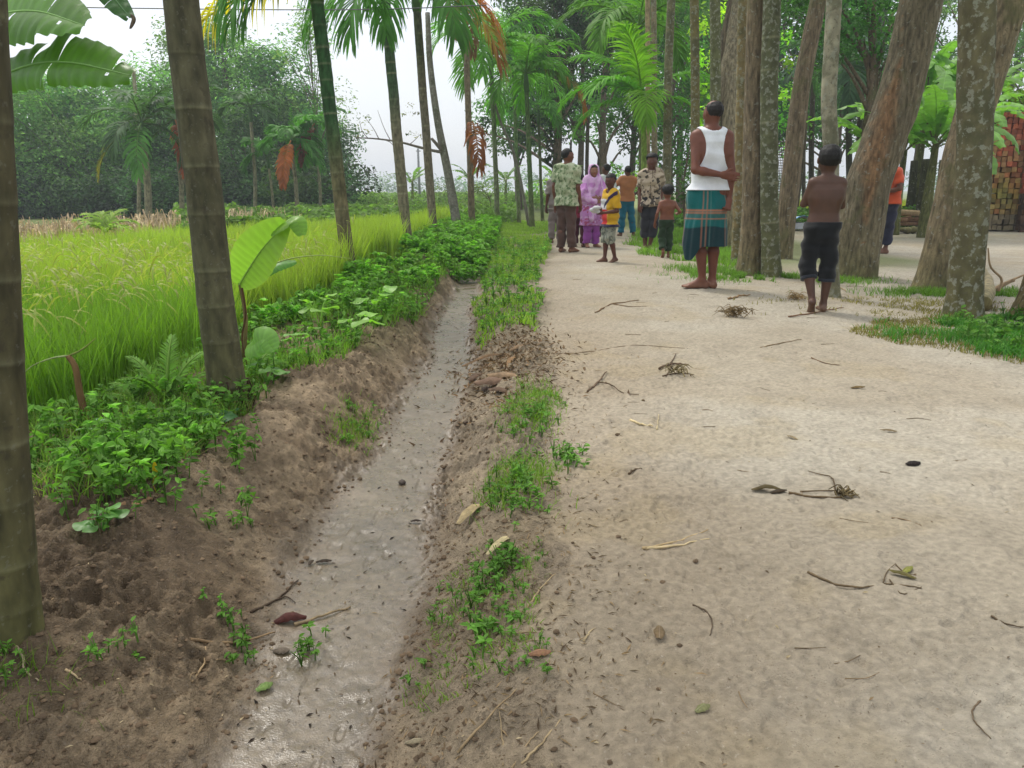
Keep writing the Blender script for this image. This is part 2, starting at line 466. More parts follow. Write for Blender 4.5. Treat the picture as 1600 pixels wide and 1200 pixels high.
def tube(mb, path, rad, seg=8, col=(.3, .2, .1), caps=True, rfun=None):
    path = np.asarray(path, float); n = len(path)
    rad = np.full(n, rad) if np.isscalar(rad) else np.asarray(rad, float)
    T = np.gradient(path, axis=0); T /= np.linalg.norm(T, axis=1, keepdims=True) + 1e-12
    ref = np.array([1.0, 0.1, 0]) if abs(T[n // 2][0]) < .8 else np.array([0, 0, 1.0])
    A = np.cross(T, ref); A /= np.linalg.norm(A, axis=1, keepdims=True)
    B = np.cross(T, A)
    th = np.linspace(0, 2 * PI, seg, endpoint=False)
    r = rad[:, None] * (1 if rfun is None else rfun)
    V = path[:, None] + r[..., None] * (A[:, None] * np.cos(th)[None, :, None] + B[:, None] * np.sin(th)[None, :, None])
    i = np.arange(n * seg).reshape(n, seg); j = np.roll(i, -1, 1)
    Q = np.stack([i[:-1], j[:-1], j[1:], i[1:]], -1).reshape(-1, 4)
    col = np.asarray(col, float)
    if col.ndim == 2 and len(col) == n: col = np.repeat(col, seg, 0)
    V = V.reshape(-1, 3)
    tri = []
    if caps:
        c0, c1 = len(V), len(V) + 1
        V = np.vstack([V, path[0], path[-1]])
        if col.ndim == 2: col = np.vstack([col, col[0], col[-1]])
        for k in range(seg):
            tri += [(c0, j[0, k], i[0, k]), (c1, i[-1, k], j[-1, k])]
    mb.add(V, tri, Q, col)

def palm_trunk(pts, r0, r1, spacing, seed, base_col, top_col, green_from=2.0, ds=0.03, seg=20, flare=.35, scar=srgb(150, 148, 120), moss=True, ring=1.0, burl=0.03):
    rs = np.random.RandomState(seed)
    pts = np.asarray(pts, float)
    c = catmull(pts, 200)
    L = np.concatenate([[0], np.cumsum(np.linalg.norm(np.diff(c, axis=0), axis=1))])
    n = max(8, int(L[-1] / ds))
    s = np.linspace(0, L[-1], n)
    path = np.stack([np.interp(s, L, c[:, k]) for k in range(3)], 1)
    path[:, :2] += (np.stack([np.interp(s, np.linspace(0, L[-1] + .1, 9), rs.normal(0, .004, 9)) for _ in (0, 1)], 1))
    rings = [0.12]
    while rings[-1] < L[-1]: rings.append(rings[-1] + spacing * rs.uniform(.65, 1.35))
    rings = np.array(rings)
    k = np.searchsorted(rings, s)
    prev = np.where(k > 0, rings[np.clip(k - 1, 0, None)], 0); nxt = rings[np.clip(k, 0, len(rings) - 1)]
    f = (s - prev) / np.maximum(nxt - prev, .01)
    r = r0 + (r1 - r0) * np.clip(s / max(L[-1], .1), 0, 1)
    r = r * (1 + flare * np.exp(-s / .13)) * (1 + .035 * ring * (1 - f) ** 2 - .015 * ring)
    th = np.linspace(0, 2 * PI, seg, endpoint=False)
    nz = fbm(np.cos(th)[None] * 2 + 5 + seed, s[:, None] * 5 + np.sin(th)[None] * 2, seed, 3) - .5
    rf = 1 + burl * 2 * nz
    wv = np.abs(s - prev)
    g = sstep(green_from - .4, green_from + .4, s)[:, None]
    cb = base_col * (1 - g) + top_col * g
    ringw = (np.exp(-(wv / .012) ** 2) * np.minimum(1, rs.uniform(.3, 1.0, len(rings))[np.clip(k - 1, 0, None)]) * (k > 0))[:, None]
    cb = cb * (1 - .12 * np.exp(-((nxt - s) / .03) ** 2))[:, None]
    cc = cb * (1 - .65 * ringw * ring) + scar * .65 * ringw * ring
    if moss:
        mo = (np.exp(-s / .35) * .6)[:, None]
        cc = cc * (1 - mo) + srgb(96, 96, 48) * mo
    C = np.repeat(cc[:, None], seg, 1) * (1 + .35 * nz[..., None])
    mb = MB()
    tube(mb, path, r, seg, C.reshape(-1, 3) if False else cc, caps=True, rfun=rf)
    # replace colours with the per-vertex ones
    mb.C[0][:n * seg] = C.reshape(-1, 3)
    return mb, path

LG = srgb(82, 134, 54); LG2 = srgb(104, 160, 56)
DEAD = srgb(150, 92, 52); ORG = srgb(196, 112, 48); YEL = srgb(176, 160, 48); BRN = srgb(128, 98, 72)

def frond(L, az, el, droop, nl=26, leafL=.5, col=LG, seed=0, lw=.032, hang=.5, fold=.55, tip=None, bare=.14, nseg=3, rcol=None, curl=0.0, crumple=0):
    """one pinnate frond, base at the origin"""
    rs = np.random.RandomState(seed)
    n = 22
    s = np.linspace(0, 1, n)
    e = el - droop * s ** 1.25
    a = az + curl * s
    d = np.stack([np.cos(a) * np.cos(e), np.sin(a) * np.cos(e), np.sin(e)], 1)
    P = np.vstack([[0, 0, 0], np.cumsum(d[:-1] * L / (n - 1), 0)])
    mb = MB()
    rc = rcol if rcol is not None else (col * .8 + np.array([.06, .06, .02]))
    rr = .016 * L ** .5 * (1 - .85 * s) + .002
    tube(mb, P, rr, 5, rc)
    k = np.arange(nl * 2); side = np.where(k % 2 == 0, 1.0, -1.0)
    sl = bare + (1 - bare) * ((k // 2 + rs.uniform(-.25, .25, len(k))) + .5) / nl
    sl = np.clip(sl, 0, .995)
    B = np.stack([np.interp(sl, s, P[:, j]) for j in range(3)], 1)
    T = np.stack([np.interp(sl, s, d[:, j]) for j in range(3)], 1)
    T /= np.linalg.norm(T, axis=1, keepdims=True)
    hz = np.array([-math.sin(az), math.cos(az), 0.0])
    S = hz - T * (T @ hz)[:, None]; S /= np.linalg.norm(S, axis=1, keepdims=True)
    Nn = np.cross(T, S)
    Nn[Nn[:, 2] < 0] *= 1
    q = (sl - bare) / (1 - bare)
    ll = leafL * (.35 + .65 * np.sin(PI * np.clip(q * .82 + .14, 0, 1))) * rs.uniform(.85, 1.1, len(k))
    ang = R(62) - R(38) * q + rs.normal(0, .08, len(k))
    D = S * (side * np.sin(ang))[:, None] + T * np.cos(ang)[:, None] + Nn * (fold * rs.uniform(.5, 1.2, len(k)))[:, None] * .5
    D /= np.linalg.norm(D, axis=1, keepdims=True)
    rows = []
    pos = B.copy(); cur = D.copy()
    ww = [0.55, 1.0, .85, .12] if nseg == 3 else [.6, 1, 1, .8, .1]
    st = len(ww) - 1
    hg = hang * rs.uniform(.6, 1.3, len(k))
    for i_, w_ in enumerate(ww):
        wd = np.cross(cur, Nn + rs.normal(0, .25 + crumple, Nn.shape)); wd /= np.linalg.norm(wd, axis=1, keepdims=True) + 1e-9
        wl_ = lw * w_ * .5
        rows.append((pos - wd * wl_, pos + wd * wl_))
        if i_ < st:
            pos = pos + cur * (ll / st)[:, None]
            cur = cur + np.array([0, 0, -1.0]) * (hg * .9)[:, None] + rs.normal(0, .05 + crumple * .4, cur.shape)
            cur /= np.linalg.norm(cur, axis=1, keepdims=True)
    V = np.stack([np.stack(r_, 1) for r_ in rows], 1)      # k, rows, 2, 3
    nk = len(k); R_ = len(ww)
    idx = np.arange(nk * R_ * 2).reshape(nk, R_, 2)
    Q = np.stack([idx[:, :-1, 0], idx[:, :-1, 1], idx[:, 1:, 1], idx[:, 1:, 0]], -1).reshape(-1, 4)
    cv = col * (rs.uniform(.75, 1.25, (nk, 1)))
    if tip is not None:
        mixf = np.clip(q * 1.3 - .2 + rs.normal(0, .15, nk), 0, 1)[:, None]
        cv = cv * (1 - mixf) + np.asarray(tip) * mixf * rs.uniform(.8, 1.2, (nk, 1))
    C = np.repeat(cv[:, None], R_ * 2, 1).reshape(-1, 3)
    mb.add(V.reshape(-1, 3), None, Q, C)
    return mb

def crown(parent, top, specs, M=None):
    for sp in specs:
        mb = frond(**sp)
        o = mb.build('frond', M or M_LEAF, parent)
        o.location = Vector(top) - parent.location
    return

def auto_crown(n, L, seed, el=(60, 10), droop=(70, 110), col=LG, leafL=.5, **kw):
    rs = np.random.RandomState(seed); out = []
    for i in range(n):
        f = (i + .5) / n
        out.append(dict(L=L * rs.uniform(.85, 1.1), az=2.4 * i + rs.uniform(-.3, .3), el=R(el[0] + (el[1] - el[0]) * f + rs.uniform(-6, 6)),
                        droop=R(droop[0] + (droop[1] - droop[0]) * f), col=col * rs.uniform(.8, 1.2), leafL=leafL, seed=seed * 50 + i, **kw))
    return out

def palm(label, pts, r0, r1, specs=None, spacing=.13, seed=1, base_col=srgb(112, 100, 78), top_col=srgb(112, 100, 78), green_from=50, mat=None, crownshaft=.55, group=None, ds=.03, seg=18, flare=.35, ring=1.0, shaft_col=srgb(74, 104, 58), cat='palm tree', name='areca_palm', burl=.03):
    pts = [np.asarray(p, float) for p in pts]
    t = empty(name, pts[0], label, cat, group)
    mb, path = palm_trunk(pts, r0, r1, spacing, seed, base_col, top_col, green_from, ds, seg, flare, ring=ring, burl=burl)
    o = mb.build('trunk', mat or M_PALM, t); o.location = -Vector(pts[0])
    if specs is not None:
        d = path[-1] - path[-4]; d /= np.linalg.norm(d)
        m2 = MB()
        pp = path[-1] + d * np.linspace(-.02, crownshaft, 8)[:, None]
        tube(m2, pp, r1 * np.array([1.05, 1.25, 1.25, 1.15, 1.0, .85, .6, .3]), 12, shaft_col)
        o = m2.build('crownshaft', M_METAL, t); o.location = -Vector(pts[0])
        top = path[-1] + d * crownshaft * .75
        crown(t, top, specs)
        # spear leaf
        o = frond(.9, 1.0, R(86), R(4), nl=10, leafL=.12, col=LG, seed=seed).build('spear_leaf', M_LEAF, t)
        o.location = Vector(path[-1] + d * crownshaft * .9) - t.location
    return t

def leaf_quads(C, Nrm, size, rs, aspect=.5, fold=.25, droopv=.3):
    """N leaves as folded pairs of triangles/quads: returns V (N*6,3), Q (N*2,4)"""
    n = len(C)
    ax = rs.normal(0, 1, (n, 3)); ax[:, 2] -= droopv
    ax -= Nrm * np.sum(ax * Nrm, 1, keepdims=True); ax /= np.linalg.norm(ax, axis=1, keepdims=True) + 1e-9
    sd_ = np.cross(Nrm, ax)
    L = size[:, None]; w = L * aspect * .5
    p0 = C - ax * L * .5; p3 = C + ax * L * .5 - Nrm * L * .12
    m1 = C - ax * L * .05
    a = m1 + sd_ * w + Nrm * w * fold; b = m1 - sd_ * w + Nrm * w * fold
    V = np.stack([p0, a, p3, b], 1).reshape(-1, 3)
    i = np.arange(n)[:, None] * 4
    T = np.concatenate([i + np.array([[0, 1, 2]]), i + np.array([[0, 2, 3]])])
    return V, T

def leaf_cloud(mb, centers, radii, n_per_m2, size, col, seed, colvar=.25, shell=.55, squash=.8, updir=.95, aspect=.5, hue=None, maxn=60000):
    rs = np.random.RandomState(seed)
    for c, r in zip(centers, radii):
        n = int(min(maxn, n_per_m2 * 4 * PI * r * r * squash))
        u = rs.normal(0, 1, (n, 3)); u /= np.linalg.norm(u, axis=1, keepdims=True)
        # lumpy radius
        lump = 1 + .45 * (fbm(u[:, 0] * 2.2 + c[0] * 3, u[:, 1] * 2.2 + u[:, 2] * 2.6 + c[2], seed + 3, 3) - .5) * 2
        rr = r * lump * (shell + (1 - shell) * rs.uniform(0, 1, n) ** .6)
        P = u * rr[:, None] * np.array([1, 1, squash]) + c
        Nn = u * .6 + rs.normal(0, .55, (n, 3)) + np.array([0, 0, updir])
        Nn /= np.linalg.norm(Nn, axis=1, keepdims=True)
        sz = size * rs.uniform(.6, 1.3, n)
        V, T = leaf_quads(P, Nn, sz, rs, aspect)
        cv = col * np.exp(rs.normal(0, colvar, (n, 1))) * rs.uniform(.62, 1.65) * np.array([rs.uniform(.9, 1.35), 1, rs.uniform(.85, 1.1)])
        if hue is not None:
            m = (rs.uniform(0, 1, (n, 1)) < .25)
            cv = np.where(m, hue * rs.uniform(.8, 1.2, (n, 1)), cv)
        mb.add(V, T, None, np.repeat(cv, 4, 0))

def broadleaf(label, base, height, spread, nl=14, lobe=(.8, 1.5), leaf=.16, dens=30, col=srgb(58, 84, 50), seed=1, tr=.12, crown_from=.35, cat='tree', group=None, name='broadleaf_tree', trunk_col=srgb(98, 84, 68), lean=(0, 0), hue=None, squash=.8, lobes=None, shell=.5, colvar=.25, updir=.95):
    rs = np.random.RandomState(seed)
    base = np.asarray(base, float)
    t = empty(name, base, label, cat, group)
    tb = MB()
    top = np.array([lean[0], lean[1], height * .85])
    mid = top * .5 + np.array([rs.uniform(-.2, .2), rs.uniform(-.2, .2), 0])
    path = catmull([[0, 0, -.15], mid, top], 16)
    tube(tb, path, np.linspace(tr * 1.2, tr * .25, 16), 9, trunk_col)
    cs, rds = [], []
    if lobes is None:
        lobes = []
        for i in range(nl):
            f = rs.uniform(crown_from, 1)
            k = math.sin(PI * min(1, max(.1, (f - crown_from) / (1 - crown_from) * .85 + .12)))
            a = i * 2.4 + rs.uniform(-.5, .5)
            rad = spread * k * rs.uniform(.45, 1)
            p = np.array([math.cos(a) * rad + lean[0] * f, math.sin(a) * rad + lean[1] * f, height * f])
            lobes.append((p, rs.uniform(*lobe)))
    for p, r_ in lobes:
        p = np.asarray(p, float)
        cs.append(p); rds.append(r_)
        f = max(.15, min(.95, (p[2] / height) * .7 / .85))
        st = path[int(f * 15)]
        q = catmull([st, st * .5 + p * .5 + np.array([0, 0, .1 * height * .3]), p], 7)
        tube(tb, q, np.linspace(tr * .45 * (1 - f * .5), .012, 7), 5, trunk_col)
    tb.build('trunk', M_BARK, t)
    cb = MB()
    leaf_cloud(cb, cs, rds, dens, leaf, col, seed, hue=hue, squash=squash, shell=shell, colvar=colvar, updir=updir)
    cb.build('crown', M_LEAF, t, smooth=False)
    return t

def blades(mb, xy, h, col, rs, w=.008, bend=.4, zf=None, droop=.25, tipcol=None, z0=None):
    n = len(xy)
    h = np.broadcast_to(h, n) * rs.uniform(.6, 1.15, n)
    a = rs.uniform(0, 2 * PI, n)
    bd = bend * rs.uniform(.2, 1.5, n)
    z = hgt(xy[:, 0], xy[:, 1], False) if z0 is None else z0
    root = np.stack([xy[:, 0], xy[:, 1], z - .01], 1)
    dirh = np.stack([np.cos(a), np.sin(a), np.zeros(n)], 1)
    a2 = a + rs.normal(0, .6, n)
    sdv = np.stack([-np.sin(a2), np.cos(a2), np.zeros(n)], 1)
    ss = np.array([0, .4, .75, 1.0]); wt = np.array([1, .95, .6, 0])
    rows = []
    for s_, w_ in zip(ss, wt):
        c = root + dirh * (bd * h * s_ ** 2)[:, None] + np.array([0, 0, 1.0]) * (h * (s_ - droop * bd / max(bend, .01) * s_ ** 2 * .5))[:, None]
        if w_ > 0:
            rows.append(c - sdv * (w * w_ / 2)); rows.append(c + sdv * (w * w_ / 2))
        else: rows.append(c)
    V = np.stack(rows, 1).reshape(-1, 3)
    i = np.arange(n)[:, None] * 7
    Q = np.concatenate([i + np.array([[0, 1, 3, 2]]), i + np.array([[2, 3, 5, 4]])])
    T = i + np.array([[4, 5, 6]])
    cv = np.asarray(col) if np.asarray(col).ndim == 2 else np.tile(col, (n, 1))
    cv = cv * np.exp(rs.normal(0, .18, (n, 1)))
    C = np.repeat(cv[:, None], 7, 1)
    if tipcol is not None: C[:, 4:] = C[:, 4:] * .5 + np.asarray(tipcol) * .5
    mb.add(V, T, Q, C.reshape(-1, 3))

def leafy(h, nleaf, leaf, rs, col, aspect=.6, spread=.6, tri=False, stem=True):
    """a small leafy plant at the origin"""
    mb = MB()
    ns = rs.randint(1, 4)
    for s_ in range(ns):
        a = rs.uniform(0, 2 * PI); ln = rs.uniform(.1, .5) * spread
        tipp = np.array([math.cos(a) * h * ln, math.sin(a) * h * ln, h * rs.uniform(.7, 1)])
        path = catmull([[0, 0, 0], tipp * np.array([.3, .3, .55]), tipp], 5)
        if stem: tube(mb, path, np.linspace(.0028, .0012, 5), 3, col * .8, caps=False)
        k = max(2, nleaf // ns)
        f = rs.uniform(.25, 1, k)
        P = np.stack([np.interp(f, np.linspace(0, 1, 5), path[:, j]) for j in range(3)], 1)
        b = rs.uniform(0, 2 * PI, k)
        out = np.stack([np.cos(b), np.sin(b), rs.uniform(-.3, .5, k)], 1)
        m = 3 if tri else 1
        for q in range(m):
            bb = b + (q - (m - 1) / 2) * 1.1
            o2 = np.stack([np.cos(bb), np.sin(bb), rs.uniform(-.25, .35, k)], 1)
            C0 = P + out * leaf * .45 + (o2 * leaf * .35 if tri else 0)
            Nn = np.array([0, 0, 1.0]) + rs.normal(0, .35, (k, 3)); Nn /= np.linalg.norm(Nn, axis=1, keepdims=True)
            ax = o2 - Nn * np.sum(o2 * Nn, 1, keepdims=True); ax /= np.linalg.norm(ax, axis=1, keepdims=True)
            sdv = np.cross(Nn, ax); L = (leaf * rs.uniform(.6, 1.2, k))[:, None]; w = L * aspect * .5
            p0 = C0 - ax * L * .5; p1 = C0 - ax * L * .22 + sdv * w * .85 + Nn * w * .3; p2 = C0 + ax * L * .12 + sdv * w * .8 + Nn * w * .25
            p3 = C0 + ax * L * .5 - Nn * L * .12; p4 = C0 + ax * L * .12 - sdv * w * .8 + Nn * w * .25; p5 = C0 - ax * L * .22 - sdv * w * .85 + Nn * w * .3
            V = np.stack([p0, p1, p2, p3, p4, p5], 1).reshape(-1, 3)
            i = np.arange(k)[:, None] * 6
            Q = np.concatenate([i + np.array([[0, 1, 2, 3]]), i + np.array([[0, 3, 4, 5]])])
            cv = col * np.exp(rs.normal(0, .18, (k, 1)))
            mb.add(V, None, Q, np.repeat(cv, 6, 0))
    return mb

def scatter_plants(mb, pts, protos, rs, smin=.7, smax=1.3, zs=None):
    for i, p in enumerate(pts):
        pr = protos[rs.randint(len(protos))]
        s_ = rs.uniform(smin, smax); a = rs.uniform(0, 2 * PI)
        M = np.eye(4)
        c, s2 = math.cos(a), math.sin(a)
        M[:3, :3] = np.array([[c, -s2, 0], [s2, c, 0], [0, 0, 1]]) * s_
        M[:3, 3] = p
        mb.addmb(pr, M, rs.uniform(.75, 1.25))

def blade_leaf(path, width, side_droop=.5, tears=6, seed=0, col=LG2, up=np.array([0, 0, 1.0]), mid=.006, n=40, wave=.06, tipw=.25, roll=0.0, pale=None, raggedness=.1, holes=0):
    """a big leaf blade (banana, taro) along a midrib path; returns (blade, midrib)"""
    rs = np.random.RandomState(seed)
    P = catmull(path, n)
    T = np.gradient(P, axis=0); T /= np.linalg.norm(T, axis=1, keepdims=True)
    s = np.linspace(0, 1, n)
    prof = np.clip(np.sin(PI * np.clip(s * .93 + .035, 0, 1)) ** .55, 0.02, 1)
    bl = MB()
    for side in (-1, 1):
        cuts = np.sort(np.concatenate([[0, n - 1], rs.choice(np.arange(3, n - 3), tears, replace=False)])) if tears else np.array([0, n - 1])
        for a, b in zip(cuts[:-1], cuts[1:]):
            if b - a < 1: continue
            ex = rs.uniform(-.25, .35) * (1 if tears else 0)
            cut = 1 - rs.uniform(0, raggedness) if tears else 1
            k = np.arange(a, b + 1)
            rows = []
            S = np.cross(T[k], up); S /= np.linalg.norm(S, axis=1, keepdims=True) + 1e-9
            Un = np.cross(S, T[k])
            m = 6
            pos = P[k].copy()
            gap = (k - (a + b) / 2) / max(1, (b - a)) * -.03 * (1 if tears else 0)
            for j in range(m):
                f = j / (m - 1)
                ang = roll * side + .35 - (side_droop + ex) * f * 1.6
                dv = S * side * math.cos(ang) + Un * math.sin(ang)
                if j: pos = pos + (dv + T[k] * .12) * (width * prof[k] * cut / (m - 1))[:, None] + T[k] * (gap * width / (m - 1))[:, None]
                wv = np.sin(k * 1.3 + side + j * .6) * wave * width * f * .3
                rows.append(pos + Un * wv[:, None])
            V = np.stack(rows, 1)
            nk = len(k); idx = np.arange(nk * m).reshape(nk, m)
            Q = np.stack([idx[:-1, :-1], idx[:-1, 1:], idx[1:, 1:], idx[1:, :-1]], -1).reshape(-1, 4)
            if holes: Q = Q[rs.uniform(0, 1, len(Q)) > holes]
            stripe = 1 + .10 * np.sin(k * 2.1 + side)[:, None] + rs.normal(0, .03, (nk, m))
            cc = col * rs.uniform(.85, 1.12)
            C = cc[None, None] * stripe[..., None]
            if pale is not None:
                e = (np.arange(m) / (m - 1))[None, :, None] ** 4 * .5
                C = C * (1 - e) + np.asarray(pale) * e
            bl.add(V.reshape(-1, 3), None, Q, C.reshape(-1, 3))
    mr = MB()
    tube(mr, P, np.linspace(mid, mid * .25, n), 6, col * 1.15 + .03)
    return bl, mr

def banana_plant(label, base, h, leaves, r=.09, stem_col=srgb(120, 130, 74), group=None, col=LG2, seed=0, name='banana_plant', stems=((0, 0, 1),)):
    base = np.asarray(base, float)
    t = empty(name, base, label, 'banana plant', group)
    for k, (dx, dy, hf) in enumerate(stems):
        sb = MB()
        tube(sb, catmull([[dx, dy, -.1], [dx * 1.1, dy, h * hf * .5], [dx * 1.2 + .02, dy, h * hf]], 14), np.linspace(r * 1.15, r * .55, 14), 10,
             stem_col * np.random.RandomState(seed + k).uniform(.6, 1.15, (14, 1)))
        sb.build('pseudostem', M_BARK, t)
    for i, lf in enumerate(leaves):
        (az, el, L, wd, dr) = lf[:5]; o0 = lf[5] if len(lf) > 5 else 0
        dx, dy, hf = stems[o0]
        s = np.linspace(0, 1, 8)
        e = R(el) - R(dr) * s ** 1.3
        d = np.stack([np.cos(R(az)) * np.cos(e), np.sin(R(az)) * np.cos(e), np.sin(e)], 1)
        P = np.vstack([[0, 0, 0], np.cumsum(d[:-1] * L / 7, 0)]) + np.array([dx * 1.2, dy, h * hf * .97])
        st, bd = P[:2], P[1:]
        bl, mr = blade_leaf(bd, wd * .5, side_droop=.6, tears=8, raggedness=.2, wave=.15, seed=seed * 13 + i, col=col * np.random.RandomState(seed * 31 + i).uniform(.8, 1.2), mid=.012)
        tube(mr, catmull(P[:3], 8), .016, 6, stem_col)
        lo = bl.build('leaf', M_BANANA, t)
        mr.build('midrib', M_METAL, lo)
    return t
# ------------------------------------------------------------------ palm row on the left
FB = srgb(98, 84, 66); FG = srgb(70, 92, 50)
ROW = 'areca palms in the row along the ditch'
def gz(x, y, dz=-.04): return np.array([x, y, H1(x, y) + dz])
def line_palm(px0, py0, d0, px1, py1, ext=0, bend=0, gdz=-.04):
    """base on the ground near (px0,d0); passes the photo point (px1,py1) at the same distance"""
    b = W(px0, py0, d0); b[2] = H1(b[0], b[1]) + gdz
    t = W(px1, py1, d0)
    dirv = t - b
    m = (b + t) / 2 + np.array([bend, 0, 0])
    return [b, m, t + dirv / np.linalg.norm(dirv) * ext]

# nearest trunk, cut by the left frame edge
p = line_palm(12, 1000, 1.40, -38, 0, ext=2.4)
palm('thick dark palm trunk cut by the left edge of the picture, nearest of all', p, .052, .047, auto_crown(7, 1.3, 11, leafL=.38), spacing=.13, seed=11, base_col=srgb(78, 72, 54), top_col=srgb(84, 76, 60), group=ROW, ds=.008, seg=36, flare=.25, ring=.7, burl=.04)
p = line_palm(357, 634, 3.05, 284, 0, ext=2.0)
palm('brown ringed palm trunk standing between the rice field and the ditch, second nearest', p, .073, .050, auto_crown(8, 1.5, 12, leafL=.42), spacing=.16, seed=12, base_col=srgb(84, 80, 62), top_col=srgb(86, 82, 68), group=ROW, ds=.008, seg=40, flare=.16, ring=1.0, burl=.035)
t2 = [o for o in bpy.data.objects if o.get('label', '').startswith('brown ringed palm')][0]
m_ = MB(); rs = np.random.RandomState(6); r2 = np.array(t2.location)
for i in range(46):
    a = rs.uniform(-1.9, 1.0); r_ = rs.uniform(.078, .096); h_ = rs.uniform(.06, .15)
    q = np.array([[math.cos(a) * r_ * .93, math.sin(a) * r_ * .93, h_], [math.cos(a) * r_ * 1.12, math.sin(a) * r_ * 1.12, h_ * .6], [math.cos(a) * r_ * 1.3, math.sin(a) * r_ * 1.3, .0]])
    tube(m_, catmull(q, 6), np.linspace(.0035, .0025, 6), 5, srgb(66, 50, 36) * rs.uniform(.7, 1.4))
m_.build('roots', M_WOOD, t2)
# third: green upper trunk, drooping fronds at the top of the picture
p = line_palm(548, 440, 7.4, 494, 0, ext=.0)
sp = [dict(L=1.0, az=R(195), el=R(8), droop=R(92), col=LG, leafL=.6, seed=31, hang=1.1, nl=24),
      dict(L=1.15, az=R(183), el=R(-20), droop=R(14), col=YEL * 1.4, leafL=.62, seed=32, hang=2.2, nl=20), dict(L=.9, az=R(215), el=R(-15), droop=R(65), col=LG, leafL=.5, seed=39, hang=1.5, nl=20), dict(L=.8, az=R(-20), el=R(0), droop=R(80), col=LG, leafL=.45, seed=38, hang=1.5, nl=20),
      dict(L=1.2, az=R(235), el=R(0), droop=R(85), col=LG, leafL=.5, seed=33, hang=1.2),
      dict(L=1.2, az=R(-15), el=R(25), droop=R(95), col=LG, leafL=.5, seed=34, hang=1.0),
      dict(L=1.3, az=R(40), el=R(60), droop=R(60), col=LG2, leafL=.5, seed=35),
      dict(L=1.3, az=R(110), el=R(50), droop=R(90), col=LG, leafL=.5, seed=36),
      dict(L=1.3, az=R(290), el=R(62), droop=R(60), col=LG2, leafL=.5, seed=37)]
palm('slender palm with green ringed upper trunk and yellowing frond hanging left at the picture top', p, .068, .058, sp, spacing=.16, seed=13, base_col=srgb(112, 102, 76), top_col=srgb(52, 84, 50), green_from=1.2, group=ROW, ds=.015, seg=24, ring=1.3, crownshaft=.4)
p = line_palm(637, 385, 11.5, 602, 0, ext=.0)
sp = [dict(L=1.5, az=R(190), el=R(0), droop=R(95), col=LG, leafL=.7, seed=41, hang=1.1, nl=34),
      dict(L=1.5, az=R(225), el=R(20), droop=R(115), col=LG, leafL=.6, seed=42, hang=1.0, nl=34), dict(L=1.2, az=R(280), el=R(-20), droop=R(70), col=LG, leafL=.6, seed=47, hang=1.0, nl=40),
      dict(L=1.5, az=R(10), el=R(20), droop=R(90), col=LG, leafL=.6, seed=43, hang=1.0),
      dict(L=1.5, az=R(60), el=R(60), droop=R(70), col=LG, leafL=.6, seed=44),
      dict(L=1.5, az=R(300), el=R(65), droop=R(60), col=LG, leafL=.6, seed=45),
      dict(L=1.5, az=R(130), el=R(55), droop=R(80), col=LG, leafL=.6, seed=46)]
palm('palm with straight grey trunk and dark green upper part, third beyond the rice edge', p, .08, .070, sp, spacing=.15, seed=14, base_col=srgb(120, 112, 92), top_col=srgb(66, 88, 62), green_from=2.0, group=ROW, ds=.02, ring=1.2, crownshaft=.4)
# fifth: the large green and orange fronds
p = line_palm(678, 372, 14.6, 655, 60, ext=.45)
sp = [dict(L=2.3, az=R(238), el=R(12), droop=R(105), col=LG, leafL=.95, seed=51, hang=.7, nl=44, lw=.05, fold=.3),
      dict(L=2.1, az=R(300), el=R(5), droop=R(95), col=LG, leafL=.9, seed=52, hang=.7, nl=42, lw=.05, fold=.3),
      dict(L=2.0, az=R(-8), el=R(5), droop=R(95), col=ORG, leafL=.75, seed=53, hang=.8, nl=34, lw=.045, tip=ORG * .9),
      dict(L=2.4, az=R(-30), el=R(-10), droop=R(72), col=YEL * .9, leafL=.7, seed=54, hang=.9, nl=34, lw=.045, tip=DEAD),
      dict(L=2.0, az=R(190), el=R(20), droop=R(110), col=LG, leafL=.8, seed=55, hang=.7, nl=34, lw=.045),
      dict(L=1.8, az=R(90), el=R(60), droop=R(90), col=LG, leafL=.7, seed=56), dict(L=1.9, az=R(150), el=R(65), droop=R(80), col=LG, leafL=.7, seed=57),
      dict(L=1.9, az=R(40), el=R(75), droop=R(60), col=LG2, leafL=.7, seed=58)]
palm('palm with large drooping green fronds and burnt orange dying fronds beside the sky gap', p, .080, .072, sp, spacing=.15, seed=15, base_col=srgb(118, 108, 92), top_col=srgb(90, 92, 74), green_from=3, group=ROW, ds=.025)
p = line_palm(738, 345, 17.5, 728, 55, ext=.3)
sp = [dict(L=1.7, az=R(262), el=R(10), droop=R(115), col=BRN, leafL=.45, seed=61, hang=2.2, nl=34, crumple=.4, lw=.05),
      dict(L=2.0, az=R(-80), el=R(-10), droop=R(85), col=BRN * 1.1, leafL=.4, seed=62, hang=2.2, nl=34, crumple=.5, lw=.05),
      dict(L=1.8, az=R(170), el=R(35), droop=R(60), col=LG, leafL=.6, seed=63), dict(L=1.8, az=R(20), el=R(35), droop=R(60), col=LG, leafL=.6, seed=64),
      dict(L=1.6, az=R(100), el=R(60), droop=R(60), col=LG, leafL=.6, seed=65), dict(L=1.9, az=R(300), el=R(55), droop=R(70), col=LG, leafL=.6, seed=66)]
t6 = palm('thin palm wrapped in withered brown hanging fronds', p, .075, .062, sp, spacing=.2, seed=16, base_col=srgb(126, 112, 92), top_col=srgb(120, 104, 86), group=ROW, ds=.04, seg=12)
o = frond(1.5, R(280), R(-20), R(62), nl=26, leafL=.5, col=DEAD, seed=67, hang=1.8, crumple=.4, lw=.05, bare=.05).build('frond', M_LEAF, t6); o.location = Vector(W(738, 190, 17.4)) - t6.location
p = line_palm(778, 318, 21, 768, 118, ext=.15)
